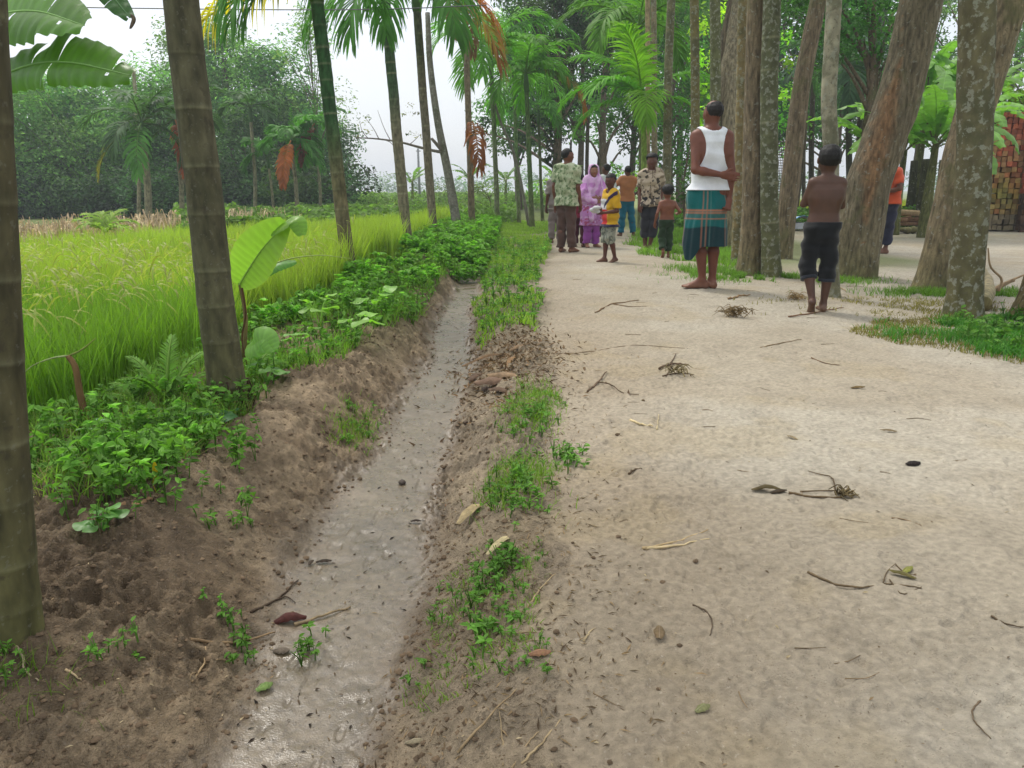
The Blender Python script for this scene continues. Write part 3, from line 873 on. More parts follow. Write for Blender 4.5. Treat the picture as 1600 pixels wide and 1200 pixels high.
sp = auto_crown(9, 2.1, 71, el=(70, 20), droop=(100, 150), col=LG2, leafL=.7, lw=.042, nl=40) + [dict(L=2.3, az=R(265), el=R(30), droop=R(130), col=LG2 * 1.1, leafL=.8, seed=717, nl=44, lw=.042), dict(L=2.4, az=R(5), el=R(50), droop=R(90), col=LG, leafL=.8, seed=718, nl=44, lw=.042, hang=.8)]
palm('tall thin palm with a bright green crown arching over the sky gap', p, .07, .055, sp, spacing=.22, seed=17, base_col=srgb(108, 116, 84), top_col=srgb(100, 118, 76), green_from=2, group=ROW, ds=.05, seg=12)
p = line_palm(811, 322, 23, 804, 160, ext=.1)
palm('thin straight palm right of the bright arching crown, pale trunk', p, .062, .05, auto_crown(8, 1.8, 81, el=(70, 10), droop=(90, 140), col=LG2, leafL=.6, lw=.042), spacing=.25, seed=18, base_col=srgb(112, 122, 84), top_col=srgb(100, 124, 76), green_from=1.5, group=ROW, ds=.06, seg=10)
p = line_palm(832, 320, 20, 823, 150, ext=.1)
sp = auto_crown(8, 1.7, 91, el=(70, 15), droop=(90, 130), col=LG2 * .9, leafL=.6, lw=.05) + [dict(L=2.2, az=R(-28), el=R(10), droop=R(108), col=LG * .9, leafL=.5, seed=917, tip=ORG, nl=44, lw=.042, hang=1.2)]
palm('palm whose lowest frond hangs yellow green and orange near the dark trees', p, .068, .055, sp, spacing=.2, seed=19, base_col=srgb(92, 104, 62), top_col=srgb(84, 108, 60), green_from=1, group=ROW, ds=.05, seg=10)
p = line_palm(848, 322, 24, 842, 200, ext=.1)
palm('short thin palm last in the row before the dark trees', p, .05, .042, auto_crown(6, 1.2, 95, el=(60, 0), droop=(90, 120), col=LG * .9, leafL=.5, lw=.042), spacing=.25, seed=20, base_col=srgb(84, 92, 60), top_col=srgb(84, 100, 60), group=ROW, ds=.06, seg=8)

# leaning grey tree with the long bare branch, and a thin slanting pole
b = W(716, 345, 17.0); b[2] = H1(b[0], b[1]) - .05
t = empty('leaning_tree', b, 'leaning grey lichened tree with one long nearly bare branch reaching left', 'tree')
mb = MB()
pt = [b, W(700, 270, 17.2), W(684, 190, 17.2), W(672, 100, 17.3), W(668, 20, 17.4)]
tube(mb, catmull(pt, 30) - b, np.linspace(.105, .05, 30), 12, srgb(118, 114, 104))
mb.build('trunk', M_PALM_L, t)
def branch(parent, pts, r0, r1, col=srgb(116, 108, 100), name='branch', n=14, o=b):
    m = MB(); tube(m, catmull(pts, n) - o, np.linspace(r0, r1, n), 6, col); return m.build(name, M_WOOD, parent)
br = branch(t, [W(694, 238, 17.2), W(680, 236, 17.1), W(655, 230, 17.0), W(625, 222, 16.9), W(590, 217, 16.8), W(556, 215, 16.6)], .04, .012)
branch(t, [W(694, 238, 17.2), W(682, 225, 17.1), W(674, 216, 17.1)], .05, .03)
for pp in ([W(610, 219, 16.9), W(600, 200, 16.9), W(590, 172, 16.9)], [W(592, 217, 16.8), W(583, 200, 16.7), W(570, 183, 16.7)], [W(575, 216, 16.7), W(566, 205, 16.7), W(562, 190, 16.7)], [W(640, 226, 17), W(650, 217, 17), W(656, 210, 17)], [W(600, 218, 16.8), W(612, 224, 16.8), W(620, 240, 16.8)]):
    branch(br, pp, .010, .004, name='twig', n=6)
mb = MB(); rs = np.random.RandomState(5)
cs = [W(x, y, 16.8) - b for x, y in ((572, 184), (566, 192), (640, 165), (650, 175), (655, 212), (642, 208), (560, 214), (635, 178), (575, 205))]
leaf_cloud(mb, cs, [.14] * len(cs), 110, .06, srgb(110, 120, 90), 6, squash=.5, shell=.1)
mb.build('foliage', M_LEAF, t, smooth=False)
b2 = W(829, 318, 21); b2[2] = -.2
mb = MB(); tube(mb, catmull([b2, W(806, 250, 21), W(782, 190, 21), W(770, 150, 21)], 10) - b2, np.linspace(.045, .03, 10), 8, srgb(120, 116, 104))
o = mb.build('slanting_trunk', M_WOOD); o.location = b2; tag(o, 'thin bare trunk slanting left across the gap between the row palms', 'tree trunk')
b2 = W(656, 305, 60); b2[2] = -.3
mb = MB(); tube(mb, np.array([[0, 0, 0], W(653, 232, 60) - b2]), [.1, .08], 8, srgb(120, 122, 122)); tube(mb, np.array([W(650, 236, 60), W(657, 236, 60)]) - b2, .04, 6, srgb(120, 122, 122))
o = mb.build('utility_pole', M_WOOD); o.location = b2; tag(o, 'plain utility pole standing far off in the sky gap', 'pole')

# ------------------------------------------------------------------ trees of the right-hand grove
GR = 'trunks of the roadside grove'
def rt(label, pts, r, mat=M_PALM_L, bc=srgb(108, 104, 82), seed=1, isp=True, ext=2.5, crownL=1.6, name='areca_palm', spacing=.16, flare=.3, ring=1.0, top=True, burl=.03, ds=.02, seg=20, taper=.85):
    """pts: photo points from base up, each (px,py,d)"""
    q = [W(*a) for a in pts]
    b = q[0].copy(); b[2] = H1(b[0], b[1]) - .05; q[0] = b
    dv = q[-1] - q[-2]; dv /= np.linalg.norm(dv)
    q.append(q[-1] + dv * ext)
    if isp:
        return palm(label, q, r, r * taper, auto_crown(7, crownL, seed, el=(75, 20), droop=(70, 110), leafL=.5) if top else None, spacing=spacing, seed=seed, base_col=bc, top_col=bc, mat=mat, group=GR, flare=flare, ring=ring, burl=burl, ds=ds, seg=seg)
    t = empty('broadleaf_tree', b, label, 'tree', GR)
    mb, path = palm_trunk(q, r, r * taper, 5.0, seed, bc, bc, 50, ds, seg, flare, ring=0, burl=burl)
    o = mb.build('trunk', mat, t); o.location = -Vector(b)
    if top:
        cb = MB(); rs = np.random.RandomState(seed)
        tp = path[-1] - b
        cs = [tp + np.array([rs.uniform(-1.1, 1.1), rs.uniform(-1.1, 1.1), rs.uniform(-.2, 1.4)]) for _ in range(7)]
        bm_ = MB()
        for c_ in cs: tube(bm_, catmull([tp - np.array([0, 0, .3]), (tp + c_) / 2 + np.array([0, 0, .1]), c_], 6), np.linspace(r * .5, .01, 6), 6, bc)
        bm_.build('branch', mat, t)
        leaf_cloud(cb, cs, [rs.uniform(.5, .9) for _ in cs], 26, .13, srgb(58, 88, 44), seed)
        cb.build('crown', M_LEAF, t, smooth=False)
    return t
GB = srgb(116, 106, 78); BR = srgb(122, 96, 70)
rt('very slim tan palm stem, first of the two close together above the group', [(1012, 345, 17), (1012, 150, 17), (1012, 0, 17)], .058, M_PALM, srgb(160, 140, 108), 101, flare=.1, ds=.05, seg=12)
rt('very slim palm stem just right of the tan one above the camouflage shirt', [(1024, 345, 17.5), (1022, 150, 17.5), (1021, 0, 17.5)], .07, M_PALM_L, srgb(138, 124, 98), 102, flare=.1, ds=.05, seg=12)
rt('thin lichen spotted palm stem behind the small shirtless boy', [(1042, 345, 15.5), (1044, 150, 15.5), (1048, 0, 15.5)], .085, M_PALM_L, srgb(122, 116, 86), 103, flare=.1, ds=.04, seg=14)
rt('palm stem rising straight above the bald head of the man in the white vest', [(1088, 360, 14), (1086, 150, 14), (1085, 0, 14)], .082, M_PALM_L, srgb(112, 104, 64), 104, flare=.1, ds=.04, seg=14)
rt('mossy palm stem just right of the bald head', [(1121, 370, 13), (1118, 150, 13), (1117, 0, 13)], .09, M_PALM_L, srgb(98, 100, 66), 105, flare=.1, ds=.04, seg=14)
rt('brown tree bending right behind the mossy palm stem', [(1128, 350, 14.5), (1126, 150, 14.5), (1133, 90, 14.5), (1150, 0, 14.5)], .15, M_BARK, srgb(100, 88, 72), 106, isp=False, ext=2, flare=.1, ds=.05)
rt('grey knobbly tree trunk behind the thin palm left of the orange brown trunk', [(1142, 365, 13), (1140, 230, 13), (1141, 120, 13.2), (1150, 60, 13.4)], .17, M_BARK, srgb(128, 118, 96), 107, isp=False, ext=2, flare=.1, ds=.05, burl=.06)
rt('narrow lichened palm stem touching the left side of the orange brown trunk', [(1151, 414, 9.7), (1155, 250, 9.7), (1161, 0, 9.7)], .062, M_PALM_L, srgb(132, 116, 80), 108, ds=.03)
rt('straight orange brown rough barked trunk between two palm stems', [(1170, 430, 8.5), (1176, 300, 8.5), (1182, 0, 8.5)], .122, M_BARK, srgb(116, 102, 82), 109, isp=False, ext=2.5, flare=.45, taper=.62)
rt('grey green ringed palm stem just right of the orange brown trunk', [(1206, 434, 8.3), (1201, 250, 8.3), (1205, 0, 8.3)], .096, M_PALM_L, srgb(92, 94, 68), 110, flare=.35, taper=.78)
rt('brown slightly bent tree leaning right between palm stems, left of the walking boy', [(1222, 404, 10.9), (1233, 300, 10.9), (1250, 150, 10.9), (1279, 0, 10.9)], .135, M_BARK, srgb(114, 100, 82), 111, isp=False, flare=.15, ds=.03, taper=.62)
rt('whitish lichened palm stem standing behind the head of the walking boy', [(1299, 470, 6.7), (1298, 250, 6.7), (1295, 150, 6.7), (1303, 0, 6.7)], .066, M_PALM_L, srgb(150, 144, 124), 112, flare=.3, ext=1.8)
rt('massive leaning tree with a bare orange streak down its bark', [(1332, 434, 8.3), (1354, 300, 8.3), (1381, 220, 8.3), (1406, 150, 8.3), (1425, 70, 8.3), (1439, 0, 8.3)], .235, M_BARK, srgb(114, 104, 86), 113, isp=False, flare=.1, seg=44, taper=.70, burl=.05)
rt('leaning tree behind the pale lichened trunk, crossing it towards the upper right', [(1456, 450, 7.3), (1482, 340, 7.3), (1515, 200, 7.3), (1558, 60, 7.3), (1580, 0, 7.3)], .16, M_BARK, srgb(124, 110, 88), 114, isp=False, flare=.3, seg=32, taper=.95, burl=.05)
rt('upright trunk covered in round pale lichen rising from the green patch', [(1505, 494, 5.7), (1515, 350, 5.7), (1524, 200, 5.7), (1527, 0, 5.7)], .118, M_PALM_L, srgb(96, 90, 66), 115, isp=False, flare=.3, ext=1.8, ds=.012, seg=40, taper=.95, burl=.05)
rt('trunk base with spreading roots cut by the right edge of the picture', [(1625, 505, 5.5), (1650, 400, 5.5), (1700, 100, 5.5), (1715, 0, 5.5)], .16, M_BARK, srgb(104, 88, 64), 116, isp=False, flare=.6, ext=1.5, seg=32, burl=.06)
# orange bare-wood streak on the leaning tree belongs to its bark
lt = [o for o in bpy.data.objects if o.get('label', '').startswith('massive leaning')][0]
lo = [c for c in lt.children if c.name.startswith('trunk')][0]
me = lo.data; co = np.empty(len(me.vertices) * 3, np.float32); me.vertices.foreach_get('co', co); co = co.reshape(-1, 3)
cl = np.empty(len(me.vertices) * 4, np.float32); me.color_attributes['Col'].data.foreach_get('color', cl); cl = cl.reshape(-1, 4)
qa = np.array([W(1362, 330, 8.1), W(1348 + 5, 240, 8.1), W(1376, 190, 8.1), W(1385, 120, 8.1), W(1392, 60, 8.1)])
zc = co[:, 2]; cxs = np.interp(zc, [W(0, 340, 8.1)[2], W(0, 260, 8.1)[2], W(0, 190, 8.1)[2], W(0, 90, 8.1)[2]], [W(1352, 340, 8.1)[0], W(1366, 260, 8.1)[0], W(1386, 190, 8.1)[0], W(1412, 90, 8.1)[0]])
wz = np.interp(zc, [W(0, 360, 8.1)[2], W(0, 260, 8.1)[2], W(0, 190, 8.1)[2], W(0, 80, 8.1)[2]], [.0, .10, .08, .0])
mk = (np.clip(1 - np.abs(co[:, 0] - cxs) / np.maximum(wz * (.7 + fbm(zc * 9, co[:, 0] * 9, 3, 3)), .001), 0, 1) ** .5 * (co[:, 1] < 8.3))[:, None]
cl[:, :3] = cl[:, :3] * (1 - mk * .6) + srgb(150, 106, 70) * mk * .6
me.color_attributes['Col'].data.foreach_set('color', cl.ravel())
# ------------------------------------------------------------------ far treeline and background
GC = srgb(95, 139, 72)
def bt(label, px, d, ptop, spread, n=14, lobe=(1, 1.8), leaf=.2, dens=44, col=GC, seed=1, cf=.2, **kw):
    b = W(px, 330, d); b[2] = -.35
    h = W(px, ptop, d)[2] + .35
    return broadleaf(label, b, h, spread, nl=n, lobe=lobe, leaf=leaf, dens=dens, col=col, seed=seed, crown_from=cf, group='broadleaf trees across the rice field', **kw)
bt('bushy dark tree at the far left edge across the rice field', 20, 33, 150, 2.6, 16, (1.1, 1.8), seed=201, cf=.12, tr=.16)
bt('rounded dense tree left of the yellow tipped palm across the field', 105, 36, 140, 2.8, 18, (1.2, 2.0), seed=202, cf=.12, col=srgb(104, 150, 79))
bt('dense tree behind the yellow tipped palm across the field', 185, 38, 148, 2.7, 16, (1.2, 2.0), seed=203, cf=.1, col=srgb(95, 143, 77))
bt('dense tree directly left of the second nearest trunk, across the field', 262, 37, 128, 2.6, 16, (1.1, 1.9), seed=204, cf=.1)
bt('tallest feathery tree rising behind the second nearest trunk', 292, 40, 46, 2.2, 18, (.8, 1.4), seed=205, cf=.25, col=srgb(95, 136, 67), dens=32, shell=.3)
bt('tall upright tree right of the second nearest trunk, across the field', 372, 39, 42, 2.6, 22, (.9, 1.6), seed=206, cf=.2, col=srgb(97, 143, 75), dens=36, shell=.35)
bt('dark tree with a full crown between the nearer trunks across the field', 432, 37, 88, 2.4, 20, (1.0, 1.6), seed=207, cf=.1, col=srgb(83, 129, 72))
bt('low dark tree under the green ringed palm crown across the field', 392, 34, 178, 2.0, 14, (.9, 1.4), seed=208, cf=.08, col=srgb(72, 111, 63))
bt('airy tall tree with thin hanging foliage against the sky', 498, 36, 18, 1.7, 16, (.5, 1.0), seed=209, cf=.35, col=srgb(116, 155, 89), dens=16, leaf=.16, shell=.2, squash=1.2, tr=.07)
bt('rounded blue green tree at the right end of the far treeline', 512, 42, 182, 1.6, 14, (.9, 1.4), seed=210, cf=.1, col=srgb(76, 116, 70))
bt('small dark tree filling the end of the far treeline', 468, 40, 160, 1.8, 14, (1, 1.5), seed=211, cf=.08, col=srgb(70, 111, 65))
bt('tree peeking above the dense row near the left edge', 62, 44, 118, 2.4, 10, (1.0, 1.7), seed=212, cf=.3, col=srgb(91, 127, 70))
bt('mid green tree peeking over the treeline behind the brown dead frond', 325, 43, 100, 2.2, 14, (1.0, 1.7), seed=213, cf=.1, col=srgb(93, 134, 75))
# dark understorey that closes the foot of that row
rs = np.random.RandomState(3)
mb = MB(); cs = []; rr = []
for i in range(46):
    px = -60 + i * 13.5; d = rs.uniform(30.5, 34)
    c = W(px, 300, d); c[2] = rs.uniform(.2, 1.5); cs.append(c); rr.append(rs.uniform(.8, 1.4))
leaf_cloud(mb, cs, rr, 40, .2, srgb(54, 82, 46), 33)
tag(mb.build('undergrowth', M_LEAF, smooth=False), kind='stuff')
# distant treelines beyond the sky gap, hundreds of metres off
def far_belt(name, x0, x1, d, h, seed, col, leaf):
    rs = np.random.RandomState(seed); mb = MB(); cs = []; rr = []
    n = int((x1 - x0) / (h * .45))
    for i in range(n):
        x = x0 + (x1 - x0) * (i + rs.uniform(0, 1)) / n
        hh = h * rs.uniform(.45, 1.0); r_ = h * rs.uniform(.25, .42)
        cs.append(np.array([x, d + rs.uniform(-3, 3) * h * .3, max(hh - r_, r_ * .6) - .3])); rr.append(r_)
    leaf_cloud(mb, cs, rr, 30 / leaf ** 2 * .03, leaf, col, seed + 1, maxn=1500)
    return tag(mb.build(name, M_LEAF, smooth=False), kind='stuff')
far_belt('distant_woodland', -75, 30, 170, 6.5, 5, srgb(72, 107, 56), .8)
far_belt('distant_woodland', -60, 200, 260, 9, 6, srgb(72, 107, 56), 1.2)
far_belt('distant_woodland', 30, 120, 120, 7, 7, srgb(64, 100, 44), .6)

# palms between the field and the treeline
FP = 'palms standing in the far side of the rice field'
LGd = srgb(74, 104, 62)
def fpalm(label, px, d, ptop, r, specs, seed, **kw):
    b = W(px, 330, d); b[2] = -.3
    t = W(px - 5, ptop, d)
    return palm(label, [b, (b + t) / 2 + np.array([.05, 0, 0]), t], r, r * .85, specs, seed=seed, spacing=.2, base_col=srgb(136, 132, 104), top_col=srgb(110, 126, 84), group=FP, ds=.06, seg=10, flare=.1, **kw)
fpalm('palm with a full drooping crown whose lowest frond ends yellow', 228, 21, 218, .10,
      auto_crown(9, 1.75, 301, el=(72, 0), droop=(75, 120), col=LGd, leafL=.6, lw=.06, nl=26) + [dict(L=1.9, az=R(200), el=R(-25), droop=R(62), col=LGd, leafL=.5, seed=3011, tip=YEL, lw=.06), dict(L=1.9, az=R(285), el=R(-20), droop=R(66), col=LG, leafL=.6, seed=3012, lw=.06)], 301)
fpalm('palm half hidden by the second nearest trunk with a rust coloured dead frond', 281, 22.5, 210, .075,
      auto_crown(8, 1.7, 302, el=(70, 0), droop=(80, 120), col=LGd, leafL=.6, lw=.06) + [dict(L=1.9, az=R(190), el=R(-30), droop=R(58), col=LGd, leafL=.45, seed=3021, lw=.06), dict(L=2.1, az=R(-60), el=R(-35), droop=R(52), col=srgb(178, 100, 72), leafL=.4, seed=3022, lw=.06, nl=34, crumple=.2)], 302)
fpalm('short palm with an orange brown hanging frond between second and third nearest trunks', 462, 23, 242, .065,
      auto_crown(7, 1.2, 303, el=(70, 0), droop=(80, 120), col=LG, leafL=.55, lw=.06) + [dict(L=1.6, az=R(265), el=R(-35), droop=R(52), col=ORG, leafL=.4, seed=3031, tip=DEAD, lw=.06, nl=34), dict(L=1.3, az=R(-20), el=R(-10), droop=R(75), col=LG, leafL=.5, seed=3032, lw=.06)], 303)
fpalm('thin palm with a small rusty tuft close to the green ringed trunk', 499, 24, 215, .05, auto_crown(5, 1.0, 304, el=(60, 0), droop=(80, 110), col=LG, leafL=.5, lw=.06) + [dict(L=1.5, az=R(250), el=R(-35), droop=R(50), col=srgb(140, 78, 66), leafL=.3, seed=3041, lw=.06, nl=30, crumple=.3)], 304)
fpalm('slender pale trunk with small crown in front of the dark trees', 397, 25, 190, .06, auto_crown(6, 1.1, 305, el=(70, 10), droop=(70, 110), col=LGd, leafL=.5, lw=.06), 305)
fpalm('very thin short palm with sparse crown in front of the dark trees', 425, 25, 262, .045, auto_crown(5, 1.1, 306, el=(75, 10), droop=(90, 120), col=LG, leafL=.5, lw=.06), 306)
fpalm('dead topless palm stem left of the second nearest trunk, forked at its tip', 214, 24, 110, .06, None, 307)
# young bright areca by the dry stalks
b = W(165, 352, 13); b[2] = -.15
t = empty('young_palm', b, 'young bright green palm without a trunk beside the dry corn stalks', 'palm tree')
mb = MB(); tube(mb, np.array([[0, 0, -.1], [-.01, 0, .3], [-.02, 0, .42]]), [.03, .025, .015], 8, srgb(120, 140, 70)); mb.build('trunk', M_METAL, t)
for i, (az, el, dr, L) in enumerate([(150, 62, 70, .62), (185, 50, 55, .5), (120, 70, 60, .5), (20, 55, 85, .55), (-20, 40, 70, .5), (60, 70, 50, .5), (250, 50, 80, .5)]):
    o = frond(L, R(az), R(el), R(dr), nl=12, leafL=.26, col=srgb(140, 170, 70), seed=320 + i, lw=.035).build('frond', M_LEAF, t); o.location = (-.02, 0, .36)

# ------------------------------------------------------------------ rice field
rs = np.random.RandomState(8)
def field_pts(x0, x1, y0, y1, dens, ok):
    n = int((x1 - x0) * (y1 - y0) * dens)
    p = np.stack([rs.uniform(x0, x1, n), rs.uniform(y0, y1, n)], 1)
    return p[ok(p[:, 0], p[:, 1])]
def rice_ok(x, y):
    far = 10.3 + (x + 6.6) * 2.35           # far edge of the paddy runs obliquely
    edge = -1.62 - .05 * y * (y < 6) + .12 * np.sin(y * 1.9)
    return (x < edge) & (y < np.clip(far, 9.5, 22)) & (x > -1.0 - .78 * y) & (y > 2.45 + .25 * np.sin(x * 2))
RC = srgb(116, 154, 50); RC2 = srgb(160, 184, 70); RT = srgb(160, 166, 84)
mb = MB()
for (x0, x1, y0, y1, dens, w) in ((-6, -1.4, 2.1, 5.2, 2300, .007), (-8.5, -1.4, 5.2, 9.0, 1500, .010), (-15, -1.4, 9.0, 22, 900, .014)):
    p = field_pts(x0, x1, y0, y1, dens, rice_ok)
    hill = np.round(p / .13) * .13 + rs.normal(0, .022, p.shape)
    q = np.where(rs.uniform(0, 1, (len(p), 1)) < .8, hill, p)
    n1 = fbm(q[:, 0] * .7, q[:, 1] * .7, 4, 3)[:, None]
    col = RC * (1 - n1) + RC2 * n1
    hh = .58 + .12 * (fbm(q[:, 0] * 1.1, q[:, 1] * 1.1, 9, 3) - .5)
    blades(mb, q, hh, (col if y0 > 5 else srgb(88, 136, 44) * (1 - n1) + srgb(126, 158, 56) * n1) * .85, rs, w=w, bend=.30, droop=.2, tipcol=srgb(184, 200, 80) if y0 > 5 else srgb(140, 176, 64))
tag(mb.build('rice', M_GRASS, smooth=False), kind='stuff')
# drooping panicles among the nearer rice
mb = MB()
p = field_pts(-7, -1.4, 2.2, 8, 90, rice_ok)
n = len(p); z = hgt(p[:, 0], p[:, 1], False)
for k in range(n):
    a = rs.uniform(0, 2 * PI); h = rs.uniform(.48, .64); L = rs.uniform(.08, .15)
    s = np.linspace(0, 1, 5)
    pth = np.stack([p[k, 0] + math.cos(a) * (.05 + L * s), p[k, 1] + math.sin(a) * (.05 + L * s), z[k] + h + .03 * s - L * .9 * s ** 2], 1)
    ww = .0035 + .0018 * p[k, 1] / 4
    sd_ = np.array([-math.sin(a), math.cos(a), 0]) * ww
    V = np.stack([pth - sd_ * np.array([.3, 1, 1, .8, .2])[:, None], pth + sd_ * np.array([.3, 1, 1, .8, .2])[:, None] + np.array([0, 0, .004])], 1).reshape(-1, 3)
    i = np.arange(4)[:, None] * 2
    mb.add(V, None, i + np.array([[0, 1, 3, 2]]), RT * rs.uniform(.75, 1.15))
tag(mb.build('rice_ears', M_GRASS, smooth=False), kind='stuff')

# dry corn stalks behind the paddy
mb = MB(); rs = np.random.RandomState(12)
for i in range(620):
    px = rs.uniform(-60, 385) if i > 80 else rs.uniform(380, 470)
    x = (px - 800) / 1200 * 1.0
    d = 10.9 + (px / 620) * 9.5 + rs.uniform(0, 3.2)
    b = W(px, 340, d); z0 = -.25
    h = rs.uniform(.34, .56) + .012 * d
    tipx = rs.normal(0, .12, 2)
    c = srgb(204, 182, 148) * rs.uniform(.65, 1.2)
    tipx = tipx * .8
    tube(mb, np.array([[b[0], d, z0], [b[0] + tipx[0] * .4, d + tipx[1] * .4, z0 + h * .55], [b[0] + tipx[0], d + tipx[1], z0 + h]]), [.012, .010, .006], 4, c, caps=False)
    for j in range(rs.randint(3, 6)):
        f = rs.uniform(.25, 1); a = rs.uniform(0, 2 * PI); L = rs.uniform(.15, .38)
        st = np.array([b[0] + tipx[0] * f, d + tipx[1] * f, z0 + h * f])
        s = np.linspace(0, 1, 4)
        pth = st + np.stack([math.cos(a) * L * .45 * s, math.sin(a) * L * .45 * s, .10 * s - L * 1.0 * s ** 2], 1)
        sd_ = np.array([-math.sin(a), math.cos(a), 0]) * .018
        wv = np.array([.6, 1, .8, .2])[:, None]
        V = np.stack([pth - sd_ * wv, pth + sd_ * wv], 1).reshape(-1, 3)
        k = np.arange(3)[:, None] * 2
        mb.add(V, None, k + np.array([[0, 1, 3, 2]]), c * rs.uniform(.75, 1.15))
tag(mb.build('dry_corn_stalks', M_DRY, smooth=False), kind='stuff')

# leafy bean field beyond the rice, seen in the sky gap
mb = MB()
def blanket(mb, pts, h, leaf, col, rs, hv=.3, var=.22):
    n = len(pts)
    P = np.stack([pts[:, 0], pts[:, 1], -.3 + h * (1 - rs.uniform(0, 1, n) ** 2 * .6) * (1 + hv * (fbm(pts[:, 0] * .9, pts[:, 1] * .9, 5, 3) - .5) * 3)], 1)
    Nn = np.array([0, -.15, 1.0]) + rs.normal(0, .45, (n, 3)); Nn /= np.linalg.norm(Nn, axis=1, keepdims=True)
    V, T = leaf_quads(P, Nn, leaf * rs.uniform(.6, 1.3, n), rs, .75)
    cv = col * np.exp(rs.normal(0, var, (n, 1)))
    mb.add(V, T, None, np.repeat(cv, 4, 0))
p = []
rsb = np.random.RandomState(15)
n = 52000
px = rsb.uniform(300, 900, n); d = 15 + 27 * rsb.uniform(0, 1, n) ** 1.3
x = (px - 800) / 1200 * d * 1.03
ok = (d > np.clip(10.8 + (x + 6.6) * 2.35, 15, 21.5)) & (x < -.4 + .02 * d)
blanket(mb, np.stack([x, d], 1)[ok], .62, .17, srgb(104, 134, 62), rsb)
n = 14000; px = rsb.uniform(540, 860, n); d = rsb.uniform(40, 75, n); x = (px - 800) / 1200 * d * 1.03
blanket(mb, np.stack([x, d], 1), .85, .3, srgb(118, 146, 78), rsb)
tag(mb.build('bean_crop', M_LEAF, smooth=False), kind='stuff')
# small bushes at the edge of the bean crop, wispy banana tops in the gap
for i, (px, d, h, sp, lb) in enumerate([(640, 24, .95, .9, 'low leafy bush in the bean crop right of the utility pole'), (585, 30, .9, 1.0, 'low leafy bush in the bean crop left of the utility pole'), (760, 30, 1.45, 1.3, 'bushy clump behind the thin palms at the sky gap'), (700, 34, 1.3, 1.1, 'rounded far bush between the leaning grey tree and the withered palm')]):
    b = W(px, 320, d); b[2] = -.3
    broadleaf(lb, b, h, sp, nl=8, lobe=(.3, .5), leaf=.12, dens=60, col=srgb(98, 128, 66), seed=330 + i, tr=.03, crown_from=.3, cat='bush', name='bush', group='bushes in the bean crop')
for i, (px, d, top, lb) in enumerate([(645, 38, 262, 'far ragged banana plant left in the sky gap'), (735, 36, 255, 'far ragged banana plant behind the withered palm'), (790, 35, 258, 'far ragged banana plant right in the sky gap'), (872, 30, 262, 'ragged banana plant behind the man in the green shirt')]):
    b = W(px, 320, d); b[2] = -.3; h = (W(px, top, d)[2] - b[2]) * .72
    banana_plant(lb, b, h, [(k * 51 + 20 * i, 62 - (k % 3) * 18, 1.25, .3, 70) for k in range(7)], r=.09, col=srgb(112, 146, 74), seed=340 + i, group='far banana plants')

# ------------------------------------------------------------------ dark trees closing the path, right background
def ct(label, px, d, lobes, seed, leaf=.17, dens=70, col=srgb(40, 62, 34), tr=.16, h=None, name='broadleaf_tree', lean=(0, 0), hue=None, shell=.45, **kw):
    """lobes: photo circles (px,py,radius_px,depth offset)"""
    b = W(px, 340, d); b[2] = -.1
    L = []
    for (lx, ly, lr, dd) in lobes:
        c = W(lx, ly, d + dd) - b; L.append((c, lr / 1200 * (d + dd)))
    hh = h or max(c[2] for c, _ in L) + .5
    return broadleaf(label, b, hh, 1, leaf=leaf, dens=dens, col=col, seed=seed, tr=tr, lobes=L, name=name, lean=lean, hue=hue, shell=shell, **kw)
ct('very dark tree with a vine clad column shaped trunk beside the row palms', 866, 26, [(866, 245, 17, 0), (868, 215, 20, 0), (866, 180, 22, .3), (868, 145, 26, 0), (870, 110, 30, 0), (845, 80, 34, 1), (900, 75, 36, 1), (870, 40, 42, 0), (835, 25, 32, -1), (910, 20, 40, 0), (862, -20, 45, 0), (930, 60, 34, 2), (925, 130, 26, 2), (890, 160, 22, 1), (830, 190, 14, 1), (760, 190, 12, 2), (745, 205, 10, 2)], 401, col=srgb(44, 66, 38), dens=78)
ct('broad dark tree arching over the end of the path', 945, 30, [(940, 30, 44, 0), (985, 10, 48, 1), (900, -10, 50, 0), (960, 80, 34, 0), (925, 175, 26, 0), (950, 150, 30, 1), (975, 120, 30, 1), (965, 195, 24, 1), (905, 210, 16, 0), (935, 215, 18, 2), (985, 225, 22, 1), (1000, 170, 30, 1), (820, 10, 34, 2), (790, -10, 30, 2)], 402, col=srgb(70, 115, 49), dens=59)
ct('mid green tree behind the slim palm stems at the path bend', 1045, 30, [(1035, 40, 40, 0), (1070, 80, 44, 0), (1050, 130, 40, 1), (1030, 180, 38, 0), (1075, 180, 40, 1), (1055, 235, 36, 0), (1090, 240, 34, 0), (1020, 250, 30, 0), (1060, 0, 50, 0), (1110, 40, 36, 1), (1100, 130, 38, 0)], 403, col=srgb(80, 133, 51), dens=64)
ct('bright yellow green young tree behind the mossy palm stems', 1112, 20, [(1100, 40, 24, 0), (1115, 90, 24, 0), (1108, 140, 22, 0), (1135, 110, 18, 0), (1100, 180, 20, 0), (1092, 90, 20, 0), (1125, 20, 26, 0), (1220, 60, 16, 0), (1235, 100, 18, 0), (1225, 150, 16, 0)], 404, col=srgb(156, 204, 56), dens=40, leaf=.16, shell=.2, tr=.06)
ct('leafy tree showing between the trunks right of the orange brown one', 1240, 23, [(1225, 60, 26, 0), (1255, 110, 26, 0), (1235, 150, 26, 0), (1215, 190, 26, 0), (1250, 200, 22, 1), (1180, 120, 30, 2), (1225, 235, 18, 2), (1165, 60, 30, 1)], 405, col=srgb(92, 151, 54), dens=36, leaf=.15, shell=.3, tr=.08)
